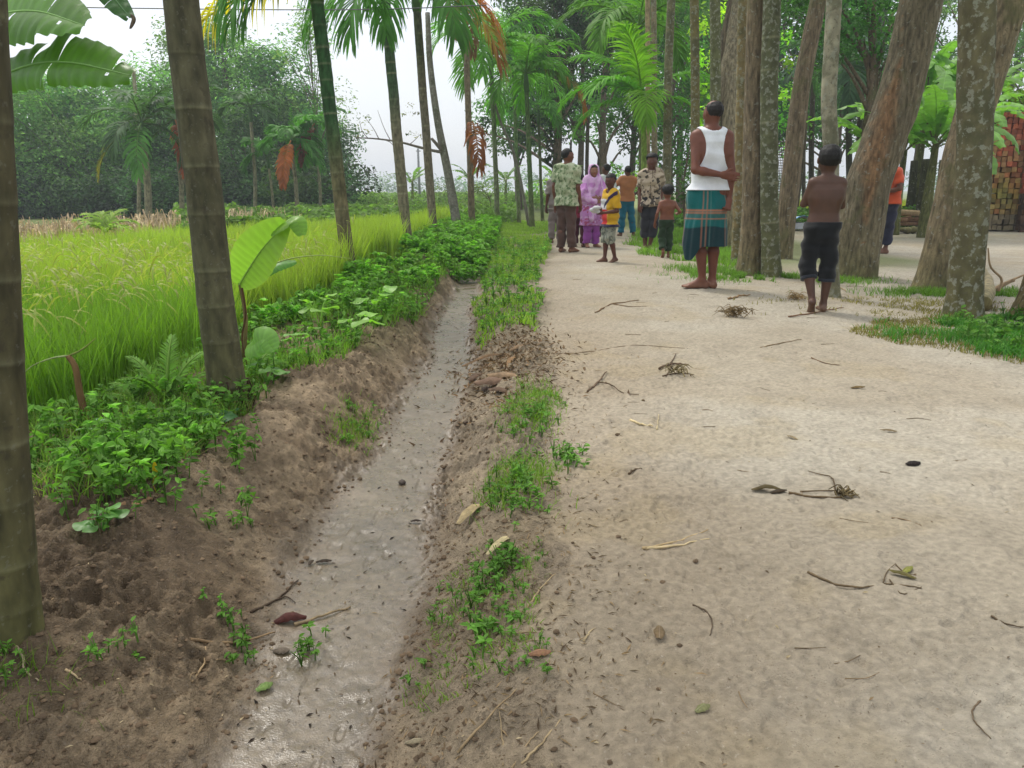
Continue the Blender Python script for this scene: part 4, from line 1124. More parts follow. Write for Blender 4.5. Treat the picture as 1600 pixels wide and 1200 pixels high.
ct('dark spreading tree whose branches hang into the top right', 1330, 17, [(1255, 25, 45, 0), (1315, 15, 60, 0), (1350, 60, 45, 0), (1395, 20, 55, 0), (1300, 85, 32, 0), (1385, 90, 34, 0), (1240, -10, 50, 1), (1345, -30, 70, 0), (1430, 80, 30, 0), (1275, -30, 60, 0), (1430, -10, 50, 1)], 406, col=srgb(61, 107, 45), dens=78, leaf=.12)
ct('far tree with fine foliage and sky gaps at the top right corner', 1480, 27, [(1450, 40, 36, 0), (1480, 90, 30, 0), (1500, 130, 22, 1), (1570, 60, 34, 0), (1550, 120, 26, 0), (1590, 110, 30, 0), (1450, 110, 22, 1), (1580, 10, 44, 0), (1480, 0, 44, 1), (1620, 60, 50, 0)], 407, col=srgb(85, 120, 69), dens=39, leaf=.14, shell=.15)
ct('dark tree filling the middle distance behind the walking boy', 1300, 30, [(1280, 150, 30, 0), (1320, 150, 34, 0), (1255, 180, 26, 0), (1345, 190, 26, 0), (1330, 220, 22, 0), (1270, 215, 26, 0), (1240, 225, 20, 0), (1395, 130, 30, 0), (1210, 200, 30, 0), (1190, 235, 30, 0), (1160, 190, 30, 0)], 408, col=srgb(58, 97, 49), dens=46, shell=.3)
ct('dark low shrub mass behind the group where the path ends', 1075, 19, [(1060, 300, 22, 0), (1085, 290, 24, 0), (1110, 280, 24, 0), (1140, 300, 22, 0), (1070, 265, 22, 1), (1100, 325, 16, 0), (1140, 260, 24, 2), (1120, 230, 26, 3)], 409, col=srgb(73, 115, 47), dens=105, leaf=.11, tr=.04, name='shrub', cat='bush')
ct('leafy shrub between the orange shirted man and the youth', 1000, 21, [(998, 275, 15, 0), (1012, 290, 14, 0), (990, 300, 12, 0), (1022, 270, 14, 1), (1006, 255, 12, 1), (962, 262, 14, 3), (975, 275, 12, 2)], 410, col=srgb(117, 168, 64), dens=114, leaf=.11, tr=.03, name='shrub', cat='bush')
ct('pale green shrub row at the far end of the path', 900, 30, [(880, 285, 16, 0), (905, 290, 14, 0), (930, 285, 15, 1), (955, 290, 14, 1), (855, 290, 16, 0), (835, 296, 14, 1), (1000, 300, 12, 0)], 411, col=srgb(141, 189, 90), dens=82, leaf=.14, tr=.03, name='shrub', cat='bush')
RG = 'background trees behind the grove'
for i, (px, d, top, sp_, lb, c_) in enumerate([(812, 40, 20, 2.0, 'hazy tree behind the thin row palms', (74, 108, 58)), (905, 38, -70, 3.0, 'tall tree filling the sky above the path end', (56, 88, 46)), (985, 40, -60, 3.0, 'tall tree behind the bright feathery palm', (64, 100, 50)), (1062, 37, -80, 3.0, 'tall tree behind the slim stems', (58, 92, 46)), (1130, 39, -70, 3.0, 'tall tree behind the bald head', (66, 104, 48)), (1205, 36, -80, 3.0, 'tall tree between the trunks beyond the orange brown one', (54, 88, 44)), (1275, 40, -90, 3.2, 'tall tree beyond the whitish palm stem', (58, 90, 50)), (1345, 38, -80, 3.0, 'tall tree beyond the massive leaning trunk', (50, 82, 44)), (1420, 41, -60, 3.2, 'tall tree beyond the banana grove', (62, 92, 56)), (1560, 42, -40, 3.0, 'tall tree beyond the brick stack', (64, 92, 60))]):
    b = W(px, 330, d); b[2] = -.3; h = W(px, top, d)[2] + .3
    broadleaf(lb, b, h, sp_, nl=24, lobe=(.9, 1.6), leaf=.24, dens=26, col=srgb(*c_) * np.array([1.5, 1.7, 1.1]), seed=470 + i, tr=.16, crown_from=.36, group=RG, shell=.35)
# straight bare trunks in the far gap
for i, (px, d, top, r_, lb) in enumerate([(919, 26, 190, .07, 'dark straight trunk in the sky gap above the woman'), (935, 30, 215, .05, 'thin leaning trunk in the sky gap above the man in white'), (892, 30, 240, .05, 'thin dark trunk behind the man in green'), (1270, 24, 100, .09, 'dark trunk left of the walking boy in the shade'), (1258, 26, 120, .07, 'dark thin trunk behind the walking boy'), (1345, 23, 120, .1, 'dark trunk left of the massive leaning tree'), (1390, 25, 180, .08, 'dark stem beside the child in orange')]):
    b = W(px, 330, d); b[2] = -.1
    mb = MB(); tube(mb, catmull([[0, 0, -.1], (W(px - 2, (330 + top) / 2, d) - b) * [1, 1, 1], W(px + (8 if i == 1 else 0), top, d) - b + np.array([0, 0, .5])], 12), np.linspace(r_, r_ * .8, 12), 8, srgb(62, 56, 44))
    o = mb.build('tree_trunk', M_BARK); o.location = b; tag(o, lb, 'tree trunk', 'thin trunks in the far gaps')

# the bright areca beside the path end
b = W(1006, 350, 15.8); b[2] = H1(b[0], b[1])
sp = [dict(L=1.75, az=R(170), el=R(38), droop=R(95), col=LG2 * 1.1, leafL=.6, seed=421, lw=.036, nl=46), dict(L=1.5, az=R(185), el=R(8), droop=R(75), col=LG2, leafL=.55, seed=422, lw=.036, nl=46), dict(L=1.7, az=R(160), el=R(62), droop=R(70), col=LG2, leafL=.6, seed=423, lw=.036, nl=46),
      dict(L=1.7, az=R(120), el=R(78), droop=R(35), col=srgb(130, 176, 52), leafL=.55, seed=424, lw=.036, nl=46), dict(L=1.5, az=R(265), el=R(25), droop=R(115), col=srgb(120, 168, 50), leafL=.6, seed=425, lw=.036, nl=46),
      dict(L=1.6, az=R(240), el=R(70), droop=R(50), col=srgb(124, 172, 52), leafL=.6, seed=426, lw=.036, nl=46), dict(L=1.6, az=R(10), el=R(50), droop=R(80), col=LG2, leafL=.6, seed=427, lw=.05), dict(L=1.4, az=R(-20), el=R(15), droop=R(85), col=LG2, leafL=.6, seed=428, lw=.05), dict(L=1.5, az=R(215), el=R(45), droop=R(100), col=LG2 * 1.15, leafL=.55, seed=429, lw=.036, nl=46)]
palm('bright green feathery palm left of the slim stems, fronds reaching over the group', [b, W(1006, 250, 15.8), W(1005, 190, 15.8)], .06, .05, sp, spacing=.2, seed=42, base_col=srgb(120, 140, 70), top_col=srgb(130, 156, 70), green_from=.5, ds=.05, seg=10, crownshaft=.5, shaft_col=srgb(130, 160, 70))
# its taller neighbour, fronds hanging from above
b = W(1000, 345, 19); b[2] = -.05
sp = auto_crown(9, 2.2, 431, el=(75, 20), droop=(80, 130), col=srgb(96, 140, 52), leafL=.7, lw=.045, nl=42)
palm('taller palm behind the bright feathery one, crown at the top of the picture', [b, W(1002, 200, 19), W(998, 75, 19)], .06, .05, sp, spacing=.22, seed=43, base_col=srgb(96, 104, 66), top_col=srgb(96, 110, 66), ds=.06, seg=10)
# dark palm between boy and leaning tree
b = W(1330, 340, 21); b[2] = -.05
sp = auto_crown(9, 2.0, 441, el=(55, -10), droop=(70, 110), col=srgb(70, 100, 70), leafL=.7, lw=.06, nl=30)
palm('dark grey green palm crown left of the massive leaning tree', [b, W(1326, 200, 21), W(1322, 125, 21)], .09, .07, sp, spacing=.22, seed=44, base_col=srgb(60, 60, 46), top_col=srgb(60, 66, 46), ds=.08, seg=10)

# banana grove on the right
BG = 'banana plants beyond the courtyard'
BC = srgb(122, 168, 70)
for i, (px, d, top, lv, st, lb) in enumerate([
    (1400, 17.5, 235, [(200, 55, 1.9, .55, 85), (170, 70, 1.8, .55, 95), (95, 75, 1.7, .5, 60), (240, 62, 1.7, .55, 95), (300, 40, 1.6, .5, 80), (20, 70, 1.9, .55, 60), (275, 80, 1.6, .5, 120)], .10, 'banana plant directly right of the massive leaning tree'),
    (1446, 16.5, 228, [(190, 30, 1.9, .6, 80), (215, 55, 2.0, .62, 110), (150, 80, 1.9, .6, 50), (260, 70, 1.8, .6, 130), (60, 78, 1.8, .55, 45), (340, 55, 1.8, .55, 80), (285, 35, 1.7, .55, 90)], .12, 'banana plant with the largest pale torn leaves, in the middle of the grove'),
    (1478, 18, 215, [(180, 60, 1.9, .55, 90), (230, 72, 1.9, .55, 110), (100, 80, 1.8, .5, 40), (10, 62, 1.8, .55, 70), (300, 60, 1.7, .5, 110), (270, 30, 1.6, .5, 70)], .12, 'banana plant half behind the crossing grey trunks'),
    (1352, 17.5, 225, [(200, 40, 1.5, .45, 60), (160, 55, 1.5, .45, 80), (260, 60, 1.5, .45, 110), (20, 60, 1.4, .45, 70), (300, 30, 1.4, .45, 70), (90, 70, 1.4, .4, 60)], .08, 'banana plant seen left of the leaning trunk near the walking boy'),
    (1585, 22, 190, [(200, 60, 1.8, .55, 80), (150, 70, 1.9, .55, 70), (260, 65, 1.7, .5, 110), (20, 60, 1.8, .55, 70), (300, 50, 1.7, .5, 90)], .12, 'banana plant rising behind the brick stack'),
    (1425, 21, 150, [(190, 60, 2.0, .55, 80), (150, 75, 2.0, .55, 60), (240, 60, 2.0, .6, 110), (20, 65, 2.0, .55, 70), (300, 60, 1.9, .5, 100), (90, 80, 1.9, .5, 40), (270, 80, 1.8, .5, 90)], .12, 'tallest banana plant at the back of the grove'),
    (1500, 20, 170, [(180, 65, 2.0, .55, 80), (140, 75, 2.0, .55, 60), (230, 55, 2.0, .6, 110), (10, 65, 2.0, .55, 70), (310, 60, 1.9, .5, 100), (270, 75, 1.8, .5, 100)], .12, 'banana plant at the back of the grove left of the bricks')]):
    b = W(px, 340, d); b[2] = -.05; h = W(px, top, d)[2] + .05
    lv = [(a_, e_, L_ * 1.12, w_ * .95, dr_ + 12) for a_, e_, L_, w_, dr_ in lv] + [((a_ * 1.3 + 40) % 360, e_ - 12, L_ * .95, w_ * .85, dr_ + 25) for a_, e_, L_, w_, dr_ in lv[:4]]
    banana_plant(lb, b, h, lv, r=st, stem_col=srgb(96, 98, 58), group=BG, col=BC, seed=450 + i)
for i, (px, d) in enumerate([(1435, 19.5), (1462, 20), (1418, 20.5)]):
    b = W(px, 340, d); b[2] = -.05
    mb = MB(); tube(mb, catmull([[0, 0, -.05], [.03, 0, .8], [0, 0, 1.7]], 10), np.linspace(.12, .09, 10), 10, srgb(58, 58, 38))
    o = mb.build('bare_banana_plant', M_BARK); o.location = b; tag(o, ['dark banana stem in the middle of the three under the grove leaves', 'dark banana stem rightmost of the three under the grove leaves', 'dark banana stem leftmost of the three under the grove leaves'][i], 'banana stem', 'bare banana stems')
# leafy vine mass over the bricks and hedge foot
ct('bright vine tangle draped above the brick stack', 1590, 19.5, [(1560, 165, 18, 0), (1590, 150, 22, 0), (1615, 160, 24, 0), (1580, 120, 18, 1), (1640, 140, 26, 1)], 460, col=srgb(112, 150, 46), dens=46, leaf=.14, tr=.03, name='vine', cat='vine')
# right rice field far beyond the yard
mb = MB(); rs = np.random.RandomState(19)
n = 42000; d = rs.uniform(24, 40, n); px = rs.uniform(1190, 1560, n); x = (px - 800) / 1200 * d * 1.03
blades(mb, np.stack([x, d], 1), .62, srgb(176, 188, 44) * .9, rs, w=.035, bend=.4, z0=np.full(n, -.1), tipcol=srgb(200, 204, 70))
tag(mb.build('far_rice', M_GRASS, smooth=False), kind='stuff')
# rough weeds at the foot of the grove
mb = MB(); n = 16000; d = rs.uniform(19.5, 24, n); px = rs.uniform(1040, 1500, n); x = (px - 800) / 1200 * d * 1.03
blanket(mb, np.stack([x, d], 1), .62, .12, srgb(82, 120, 46), rs)
tag(mb.build('grove_weeds', M_LEAF, smooth=False), kind='stuff')
# ------------------------------------------------------------------ near vegetation
rs = np.random.RandomState(77)
WC = srgb(104, 148, 60); WC2 = srgb(92, 134, 56)
protos = [leafy(.16, 14, .045, np.random.RandomState(i), WC * np.random.RandomState(i + 50).uniform(.8, 1.15), aspect=.55) for i in range(6)]
protos_b = [leafy(.26, 14, .07, np.random.RandomState(i + 20), srgb(118, 168, 64) * np.random.RandomState(i + 60).uniform(.75, 1.35), aspect=.8, tri=True) for i in range(6)] + [leafy(.3, 16, .05, np.random.RandomState(i + 90), srgb(120, 156, 66) * np.random.RandomState(i + 65).uniform(.7, 1.2), aspect=.4) for i in range(3)]
protos_s = [leafy(.06, 8, .026, np.random.RandomState(i + 40), WC * .95, aspect=.5, spread=1.2) for i in range(5)]
def on(xy, dz=0): return np.stack([xy[:, 0], xy[:, 1], hgt(xy[:, 0], xy[:, 1]) + dz], 1)
def rand(x0, x1, y0, y1, n, ok=None):
    p = np.stack([rs.uniform(x0, x1, n), rs.uniform(y0, y1, n)], 1)
    return p if ok is None else p[ok(p[:, 0], p[:, 1])]
# leafy undergrowth along the left bank
mb = MB()
ok = lambda x, y: (x < xditch(y) - wditch(y) - .06 - .12 * np.clip((6 - y) / 3, 0, 1) - .25 * vnoise(x * 3, y * 2, 8)) & (x > -1.78 - .1 * np.sin(y))
ok2 = lambda x, y: (x < -.38 + .02 * y) & (x > -1.55 - .1 * np.sin(y))
pt = lambda x, y: ok(x, y) & (fbm(x * 2.5, y * 1.5, 66, 3) > .42)
scatter_plants(mb, on(rand(-1.75, -.55, 6.6, 10, 260, pt)), protos_b, rs, .45, 1.0)
scatter_plants(mb, on(rand(-1.85, -1.0, 4.6, 6.8, 60, pt)), protos_b, rs, .4, .9)
scatter_plants(mb, on(rand(-1.8, -.6, 3.7, 9, 700, ok)), protos_s, rs, .9, 2.0)
scatter_plants(mb, on(rand(-1.6, -.3, 10, 24, 900, ok2)), protos_b, rs, .8, 1.35)
scatter_plants(mb, on(rand(-1.0, -.35, 8.8, 12, 150)), protos_b, rs, .5, .9)
scatter_plants(mb, on(rand(-1.8, -.6, 3.7, 6.8, 260, pt)), protos, rs, .5, 1.2)
p = rand(-1.8, -.6, 3.6, 13, 16000, pt); blades(mb, p, .13, srgb(112, 150, 58), rs, w=.006, bend=.6)
p = rand(-1.8, -.6, 3.6, 9, 5000, ok); blades(mb, p, .07, srgb(130, 140, 76), rs, w=.004, bend=.9)
tag(mb.build('bank_undergrowth', M_LEAF, smooth=False), kind='stuff')
# weeds between the first two palms
mb = MB()
ok = lambda x, y: (x < -1.02 - .12 * np.sin(y * 4)) & (fbm(x * 3, y * 3, 18, 2) > .34)
scatter_plants(mb, on(rand(-2.2, -1.0, 2.05, 3.6, 230, lambda x, y: ok(x, y) & (y < 3.0 + .8 * (x + 1.6)))), protos, rs, .4, 1.0)
scatter_plants(mb, on(rand(-2.6, -1.05, 2.1, 3.8, 500)), protos_s, rs, .8, 1.7)
p = rand(-2.6, -1.05, 2.0, 4.0, 11000, ok); blades(mb, p, .12, srgb(116, 150, 62), rs, w=.004, bend=.7)
p = rand(-2.6, -1.05, 2.0, 3.2, 2500); blades(mb, p, .09, srgb(150, 140, 92), rs, w=.003, bend=.9)
# the dense clump left of the ditch bank
cl = np.array([-1.12, 2.12]) + rs.normal(0, [.13, .16], (60, 2)); scatter_plants(mb, on(cl), protos, rs, .4, .9)
cl = np.array([-1.13, 2.5]) + rs.normal(0, [.12, .16], (60, 2)); scatter_plants(mb, on(cl), protos, rs, .4, .9)
tag(mb.build('weed_patch', M_LEAF, smooth=False), kind='stuff')
# green verge between ditch and path
mb = MB()
ok = lambda x, y: (x > xditch(y) + wditch(y) + .03 + .06 * vnoise(x * 6, y * 4, 5)) & (x < np.interp(y, [4.4, 5, 8.5, 11, 22], [.05, .17, .27, .48, 1.25]) + .12 * (vnoise(x * 3, y * 3, 15) - .4))
VG = srgb(126, 160, 54)
p = rand(-.5, 1.6, 4.9, 24, 40000, lambda x, y: ok(x, y) & (fbm(x * 4, y * 3, 91, 3) > .36)); blades(mb, p, .085, VG, rs, w=.006 + .0006 * 8, bend=.6, tipcol=srgb(150, 178, 70))
scatter_plants(mb, on(rand(-.4, .3, 5.0, 9, 260, ok)), protos_s, rs, .8, 1.8)
scatter_plants(mb, on(rand(-.5, .9, 7, 14, 260, ok)), protos, rs, .6, 1.1)
tag(mb.build('verge_grass', M_GRASS, smooth=False), kind='stuff')
# patchy weeds along the near edge of the path
mb = MB()
wl_x = lambda y: np.interp(y, [1.0, 1.23, 1.72, 2.37, 3.2, 4.5], [-.12, -.10, -.06, .03, .10, .0])
def strip_ok(x, y): return (np.abs(x - wl_x(y)) < .11 * (.6 + fbm(y * 2.2, x * 0 + 3, 7, 2))) & (fbm(x * 7, y * 5, 44, 2) > .55)
scatter_plants(mb, on(rand(-.3, .35, 1.0, 3.6, 1100, strip_ok)), protos_s, rs, .25, .6)
p = rand(-.3, .35, 1.3, 3.5, 14000, strip_ok); blades(mb, p, .03, VG * .8, rs, w=.0028, bend=.8)
for (cx_, cy_, sx, sy, n_) in ((.02, 2.2, .04, .14, 60), (-.03, 1.78, .03, .06, 34), (.06, 2.9, .06, .14, 40), (.19, 2.5, .03, .05, 26), (-.05, 1.5, .025, .05, 14)):
    cl = np.array([cx_, cy_]) + rs.normal(0, [sx, sy], (n_, 2)); scatter_plants(mb, on(cl), protos_s, rs, .5, 1.0)
for (cx_, cy_, n_) in ((.06, 3.05, 900), (.02, 2.35, 700), (.10, 3.35, 500)):
    cl = np.array([cx_, cy_]) + rs.normal(0, [.055, .14], (n_, 2)); blades(mb, cl, .06, VG * .85, rs, w=.003, bend=.8)
tag(mb.build('path_weeds', M_GRASS, smooth=False), kind='stuff')
# scattered seedlings on the bare bank
mb = MB()
pts = [(-.83, 2.2), (-.78, 2.05), (-.86, 2.0), (-.66, 1.62), (-.62, 1.56), (-.7, 1.66), (-.80, 1.42), (-.84, 1.38), (-.98, 1.3), (-.95, 1.25), (-.66, 3.0), (-.62, 3.1), (-.69, 3.15), (-.64, 3.25), (-.72, 3.3), (-.6, 3.4), (-.5, 1.58), (-.48, 1.62)]
for (a, b_) in pts:
    cl = np.array([a, b_]) + rs.normal(0, [.025, .03], (5, 2)); scatter_plants(mb, on(cl), protos_s, rs, .4, .9)
cl = np.array([-.68, 3.15]) + rs.normal(0, [.05, .14], (600, 2)); blades(mb, cl, .05, VG * .8, rs, w=.003, bend=.8)
cl = np.array([-.93, 1.27]) + rs.normal(0, [.08, .06], (160, 2)); blades(mb, cl, .05, VG * .6, rs, w=.002, bend=.9)
tag(mb.build('bank_seedlings', M_LEAF, smooth=False), kind='stuff')
# grass patch on the right under the lichened trunk, with dry rim
mb = MB()
def pr(x, y):
    e = ((x - 3.45) / 1.05) ** 2 + ((y - 4.85) / .85) ** 2 + (fbm(x * 2.6, y * 2.6, 14, 3) - .5) * 1.3
    return e
p = rand(2.2, 5, 3.6, 6.4, 60000, lambda x, y: (pr(x, y) < .45 + .55 * rs.uniform(0, 1, len(x)) ** 2) & (fbm(x * 6, y * 6, 4, 2) > .42)); blades(mb, p, .04 + .07 * fbm(p[:, 0] * 3, p[:, 1] * 3, 6, 3), srgb(70, 128, 44), rs, w=.007, bend=.7, tipcol=srgb(96, 150, 60))
scatter_plants(mb, on(rand(2.3, 5, 3.7, 6, 900, lambda x, y: (pr(x, y) < .6) & (fbm(x * 6, y * 6, 4, 2) > .45))), protos_s, rs, 1.1, 2.2)
p = rand(2.1, 5, 3.4, 6.4, 30000, lambda x, y: (pr(x, y) > .62) & (pr(x, y) < 1.05)); blades(mb, p, .045, srgb(128, 118, 62), rs, w=.005, bend=1.0)
for (cx_, cy_, sx, sy, n_, hh) in ((2.55, 8.2, .35, .14, 3600, .07), (3.0, 7.9, .4, .15, 2500, .07), (2.2, 8.7, .25, .3, 2500, .08), (4.05, 6.9, .4, .15, 3000, .08), (3.2, 6.3, .5, .16, 1800, .04), (3.4, 5.9, .5, .15, 1600, .04)):
    cl = np.array([cx_, cy_]) + rs.normal(0, [sx, sy], (n_, 2)); cl = cl[fbm(cl[:, 0] * 5, cl[:, 1] * 5, 12, 2) > .45]; blades(mb, cl, hh, srgb(104, 142, 50) if hh > .05 else srgb(134, 124, 72), rs, w=.006, bend=.8)
p = rand(1.8, 5.6, 9.2, 20, 26000, lambda x, y: (fbm(x * 2.5, y * 2, 17, 3) > .42) & (x > np.interp(y, [9, 12.5, 19], [2.35, 2.0, 2.9]) + .5 * (vnoise(x * 2, y * 2, 3) - .5)) & (x < 2.35 + .33 * (y - 8.5) + .5)); blades(mb, p, .13, srgb(112, 150, 52), rs, w=.012, bend=.6)
tag(mb.build('grove_grass', M_GRASS, smooth=False), kind='stuff')
# tiny leaf litter, clods and chips on path, bank and mud
mb = MB()
n = 3800
y = .9 + 9 * rs.uniform(0, 1, n) ** 1.6; x = rs.uniform(-1.3, 1, n) * (.6 * y + .3) + .3
keep = (rs.uniform(0, 1, n) < np.where(x < .35, 1, .25)); x, y = x[keep], y[keep]; n = len(x)
P = on(np.stack([x, y], 1), .003)
Nn = np.array([0, 0, 1.0]) + rs.normal(0, .25, (n, 3)); Nn /= np.linalg.norm(Nn, axis=1, keepdims=True)
V, T = leaf_quads(P, Nn, rs.uniform(.004, .013, n) * (1 + .10 * y), rs, .35, droopv=0)
cc = np.array([srgb(92, 76, 58), srgb(128, 108, 82), srgb(84, 70, 54), srgb(158, 142, 112)])[rs.randint(0, 4, n)] * rs.uniform(.8, 1.2, (n, 1))
mb.add(V, T, None, np.repeat(cc, 4, 0))
n = 1500; P0 = np.array([-.02, 4.3]) + rs.normal(0, [.16, .5], (n, 2)); P = on(P0, .006)
Nn = np.array([0, 0, 1.0]) + rs.normal(0, .6, (n, 3)); Nn /= np.linalg.norm(Nn, axis=1, keepdims=True)
V, T = leaf_quads(P, Nn, rs.uniform(.015, .06, n), rs, .22, droopv=0); mb.add(V, T, None, np.repeat(np.array([srgb(92, 72, 54), srgb(140, 114, 86), srgb(116, 92, 68)])[rs.randint(0, 3, n)], 4, 0))
n = 2600; yy_ = rs.uniform(1.1, 4.5, n); P0 = np.stack([np.interp(yy_, [1, 4.5], [.0, .12]) + rs.normal(0, .13, n), yy_], 1); P = on(P0, .003)
Nn = np.array([0, 0, 1.0]) + rs.normal(0, .4, (n, 3)); Nn /= np.linalg.norm(Nn, axis=1, keepdims=True)
V, T = leaf_quads(P, Nn, rs.uniform(.008, .03, n), rs, .16, droopv=0); mb.add(V, T, None, np.repeat(np.array([srgb(92, 76, 58), srgb(146, 124, 94), srgb(116, 98, 74)])[rs.randint(0, 3, n)], 4, 0))
n = 260; yy_ = 1.1 + 6 * rs.uniform(0, 1, n) ** 1.5; P0 = np.stack([xditch(yy_) + rs.uniform(-1, 1, n) * wditch(yy_), yy_], 1); P = on(P0, .002)
Nn = np.array([0, 0, 1.0]) + rs.normal(0, .3, (n, 3)); Nn /= np.linalg.norm(Nn, axis=1, keepdims=True)
V, T = leaf_quads(P, Nn, rs.uniform(.005, .022, n) * (1 + .1 * yy_), rs, .25, droopv=0); mb.add(V, T, None, np.repeat(np.array([srgb(52, 42, 34), srgb(84, 70, 54), srgb(40, 34, 28)])[rs.randint(0, 3, n)], 4, 0))
# clods
def clod(mb, c, r, rs, col):
    th = np.array([[1, 0, 0], [-1, 0, 0], [0, 1, 0], [0, -1, 0], [0, 0, 1], [0, 0, -1]], float)
    F = [(0, 2, 4), (2, 1, 4), (1, 3, 4), (3, 0, 4), (2, 0, 5), (1, 2, 5), (3, 1, 5), (0, 3, 5)]
    V = [v * r * rs.uniform(.7, 1.2) * np.array([1.2, 1, .7]) for v in th]
    mid = {}; F2 = []
    def m(a, b_):
        k = (min(a, b_), max(a, b_))
        if k not in mid:
            p_ = (V[a] + V[b_]) / 2; V.append(p_ * rs.uniform(1.15, 1.45)); mid[k] = len(V) - 1
        return mid[k]
    for a, b_, c_ in F:
        x_, y_, z_ = m(a, b_), m(b_, c_), m(c_, a); F2 += [(a, x_, z_), (x_, b_, y_), (z_, y_, c_), (x_, y_, z_)]
    a = rs.uniform(0, 6.3); Rm = np.array([[math.cos(a), -math.sin(a), 0], [math.sin(a), math.cos(a), 0], [0, 0, 1]])
    mb.add(np.array(V) @ Rm.T + c, F2, None, col)
nclod = 6500
y = 1.0 + 6 * rs.uniform(0, 1, nclod) ** 1.7; sidep = rs.uniform(0, 1, nclod) < .62
xd = xditch(y); wd = wditch(y)
x = np.where(sidep, xd - wd - rs.uniform(-.03, .5, nclod), xd + wd + rs.exponential(.12, nclod))
okk = (x > -1.3)
for a, b_ in zip(x[okk], y[okk]):
    r_ = (.0015 + .0062 * rs.uniform() ** 3.5) * (1 + .1 * b_); clod(mb, np.array([a, b_, float(hgt(np.array([a]), np.array([b_]))[0]) + r_ * .2]), r_, rs, srgb(108, 90, 70) * rs.uniform(.75, 1.15))
tag(mb.build('leaf_litter', M_DRY, smooth=False), kind='stuff')

# ------------------------------------------------------------------ individual plants and litter
def one(name, mb, mat, loc, label, cat, group=None, smooth=True, rz=0):
    o = mb.build(name, mat, smooth=smooth); o.location = loc; o.rotation_euler = (0, 0, rz); return tag(o, label, cat, group)
def gl(px, py, z=0.0, dz=0.0):
    p = G(px, py, z); 
    for _ in range(4): z = H1(p[0], p[1]); p = G(px, py, z)
    return np.array([p[0], p[1], float(hgt(np.array([p[0]]), np.array([p[1]]))[0]) + dz])

# big leaf plant behind the second trunk
b = W(378, 560, 3.5); b[2] = H1(b[0], b[1])
t = empty('banana_sucker', b, 'young banana plant behind the second trunk with one big leaf standing up', 'banana plant')
P = lambda px, py, d: W(px, py, d) - b
st = MB(); tube(st, catmull([P(380, 560, 3.5), P(384, 500, 3.5), P(377, 455, 3.5), P(373, 440, 3.5)], 12), np.linspace(.012, .006, 12), 7, srgb(112, 100, 60)); st.build('pseudostem', M_WOOD, t)
bl, mr = blade_leaf([P(373, 446, 3.5), P(390, 418, 3.45), P(412, 386, 3.4), P(447, 348, 3.35)], .105, side_droop=.1, tears=0, seed=3, col=srgb(138, 176, 70), up=np.array([.25, -1.0, .35]), mid=.005, wave=.1, pale=srgb(160, 190, 90))
lo = bl.build('leaf', M_BANANA, t); mr.build('midrib', M_METAL, lo)
bl, mr = blade_leaf([P(424, 366, 3.36), P(442, 352, 3.33), P(462, 344, 3.3), P(472, 368, 3.28)], .05, side_droop=.5, tears=0, seed=4, col=srgb(126, 168, 60), up=np.array([.2, -.5, .8]), mid=.003)
bl.build('leaf', M_BANANA, t)
bl, mr = blade_leaf([P(385, 445, 3.6), P(408, 425, 3.65), P(432, 412, 3.7), P(462, 408, 3.75)], .06, side_droop=.6, tears=1, seed=5, col=srgb(96, 148, 58), up=np.array([0, -.5, .9]), mid=.004)
bl.build('leaf', M_BANANA, t)
bl, mr = blade_leaf([P(384, 545, 3.45), P(395, 540, 3.4), P(412, 530, 3.38), P(428, 548, 3.36)], .07, side_droop=.5, tears=0, seed=6, col=srgb(130, 176, 84), up=np.array([.1, -.8, .6]), mid=.003)
bl.build('leaf', M_BANANA, t)
ar = MB(); tube(ar, catmull([P(410, 420, 3.6), P(450, 405, 3.6), P(500, 399, 3.6), P(548, 404, 3.6)], 20), np.linspace(.004, .0015, 20), 5, srgb(150, 168, 90)); ar.build('stalk', M_METAL, t)
dr = MB(); tube(dr, catmull([P(378, 450, 3.45), P(384, 490, 3.43), P(378, 530, 3.45), P(386, 570, 3.45)], 14), np.linspace(.006, .003, 14), 5, srgb(92, 66, 44)); dr.build('dry_leaf', M_DRY, t)
# dry broken stem near the left
b = gl(138, 665); P = lambda px, py, d=None: W(px, py, b[1]) - b
t = empty('broken_stem', b, 'dry brown broken plant stem leaning in the rice edge', 'plant stem')
m = MB(); tube(m, catmull([P(140, 668), P(126, 620), P(118, 575), P(106, 556)], 12), np.linspace(.014, .010, 12), 7, srgb(112, 86, 54)); m.build('stem', M_WOOD, t)
m = MB(); tube(m, catmull([P(106, 556), P(80, 560), P(50, 572), P(30, 590)], 10), np.linspace(.004, .0015, 10), 5, srgb(134, 146, 96)); tube(m, catmull([P(108, 556), P(130, 545), P(150, 528)], 6), np.linspace(.004, .0015, 6), 5, srgb(112, 120, 60)); m.build('stalk', M_WOOD, t)
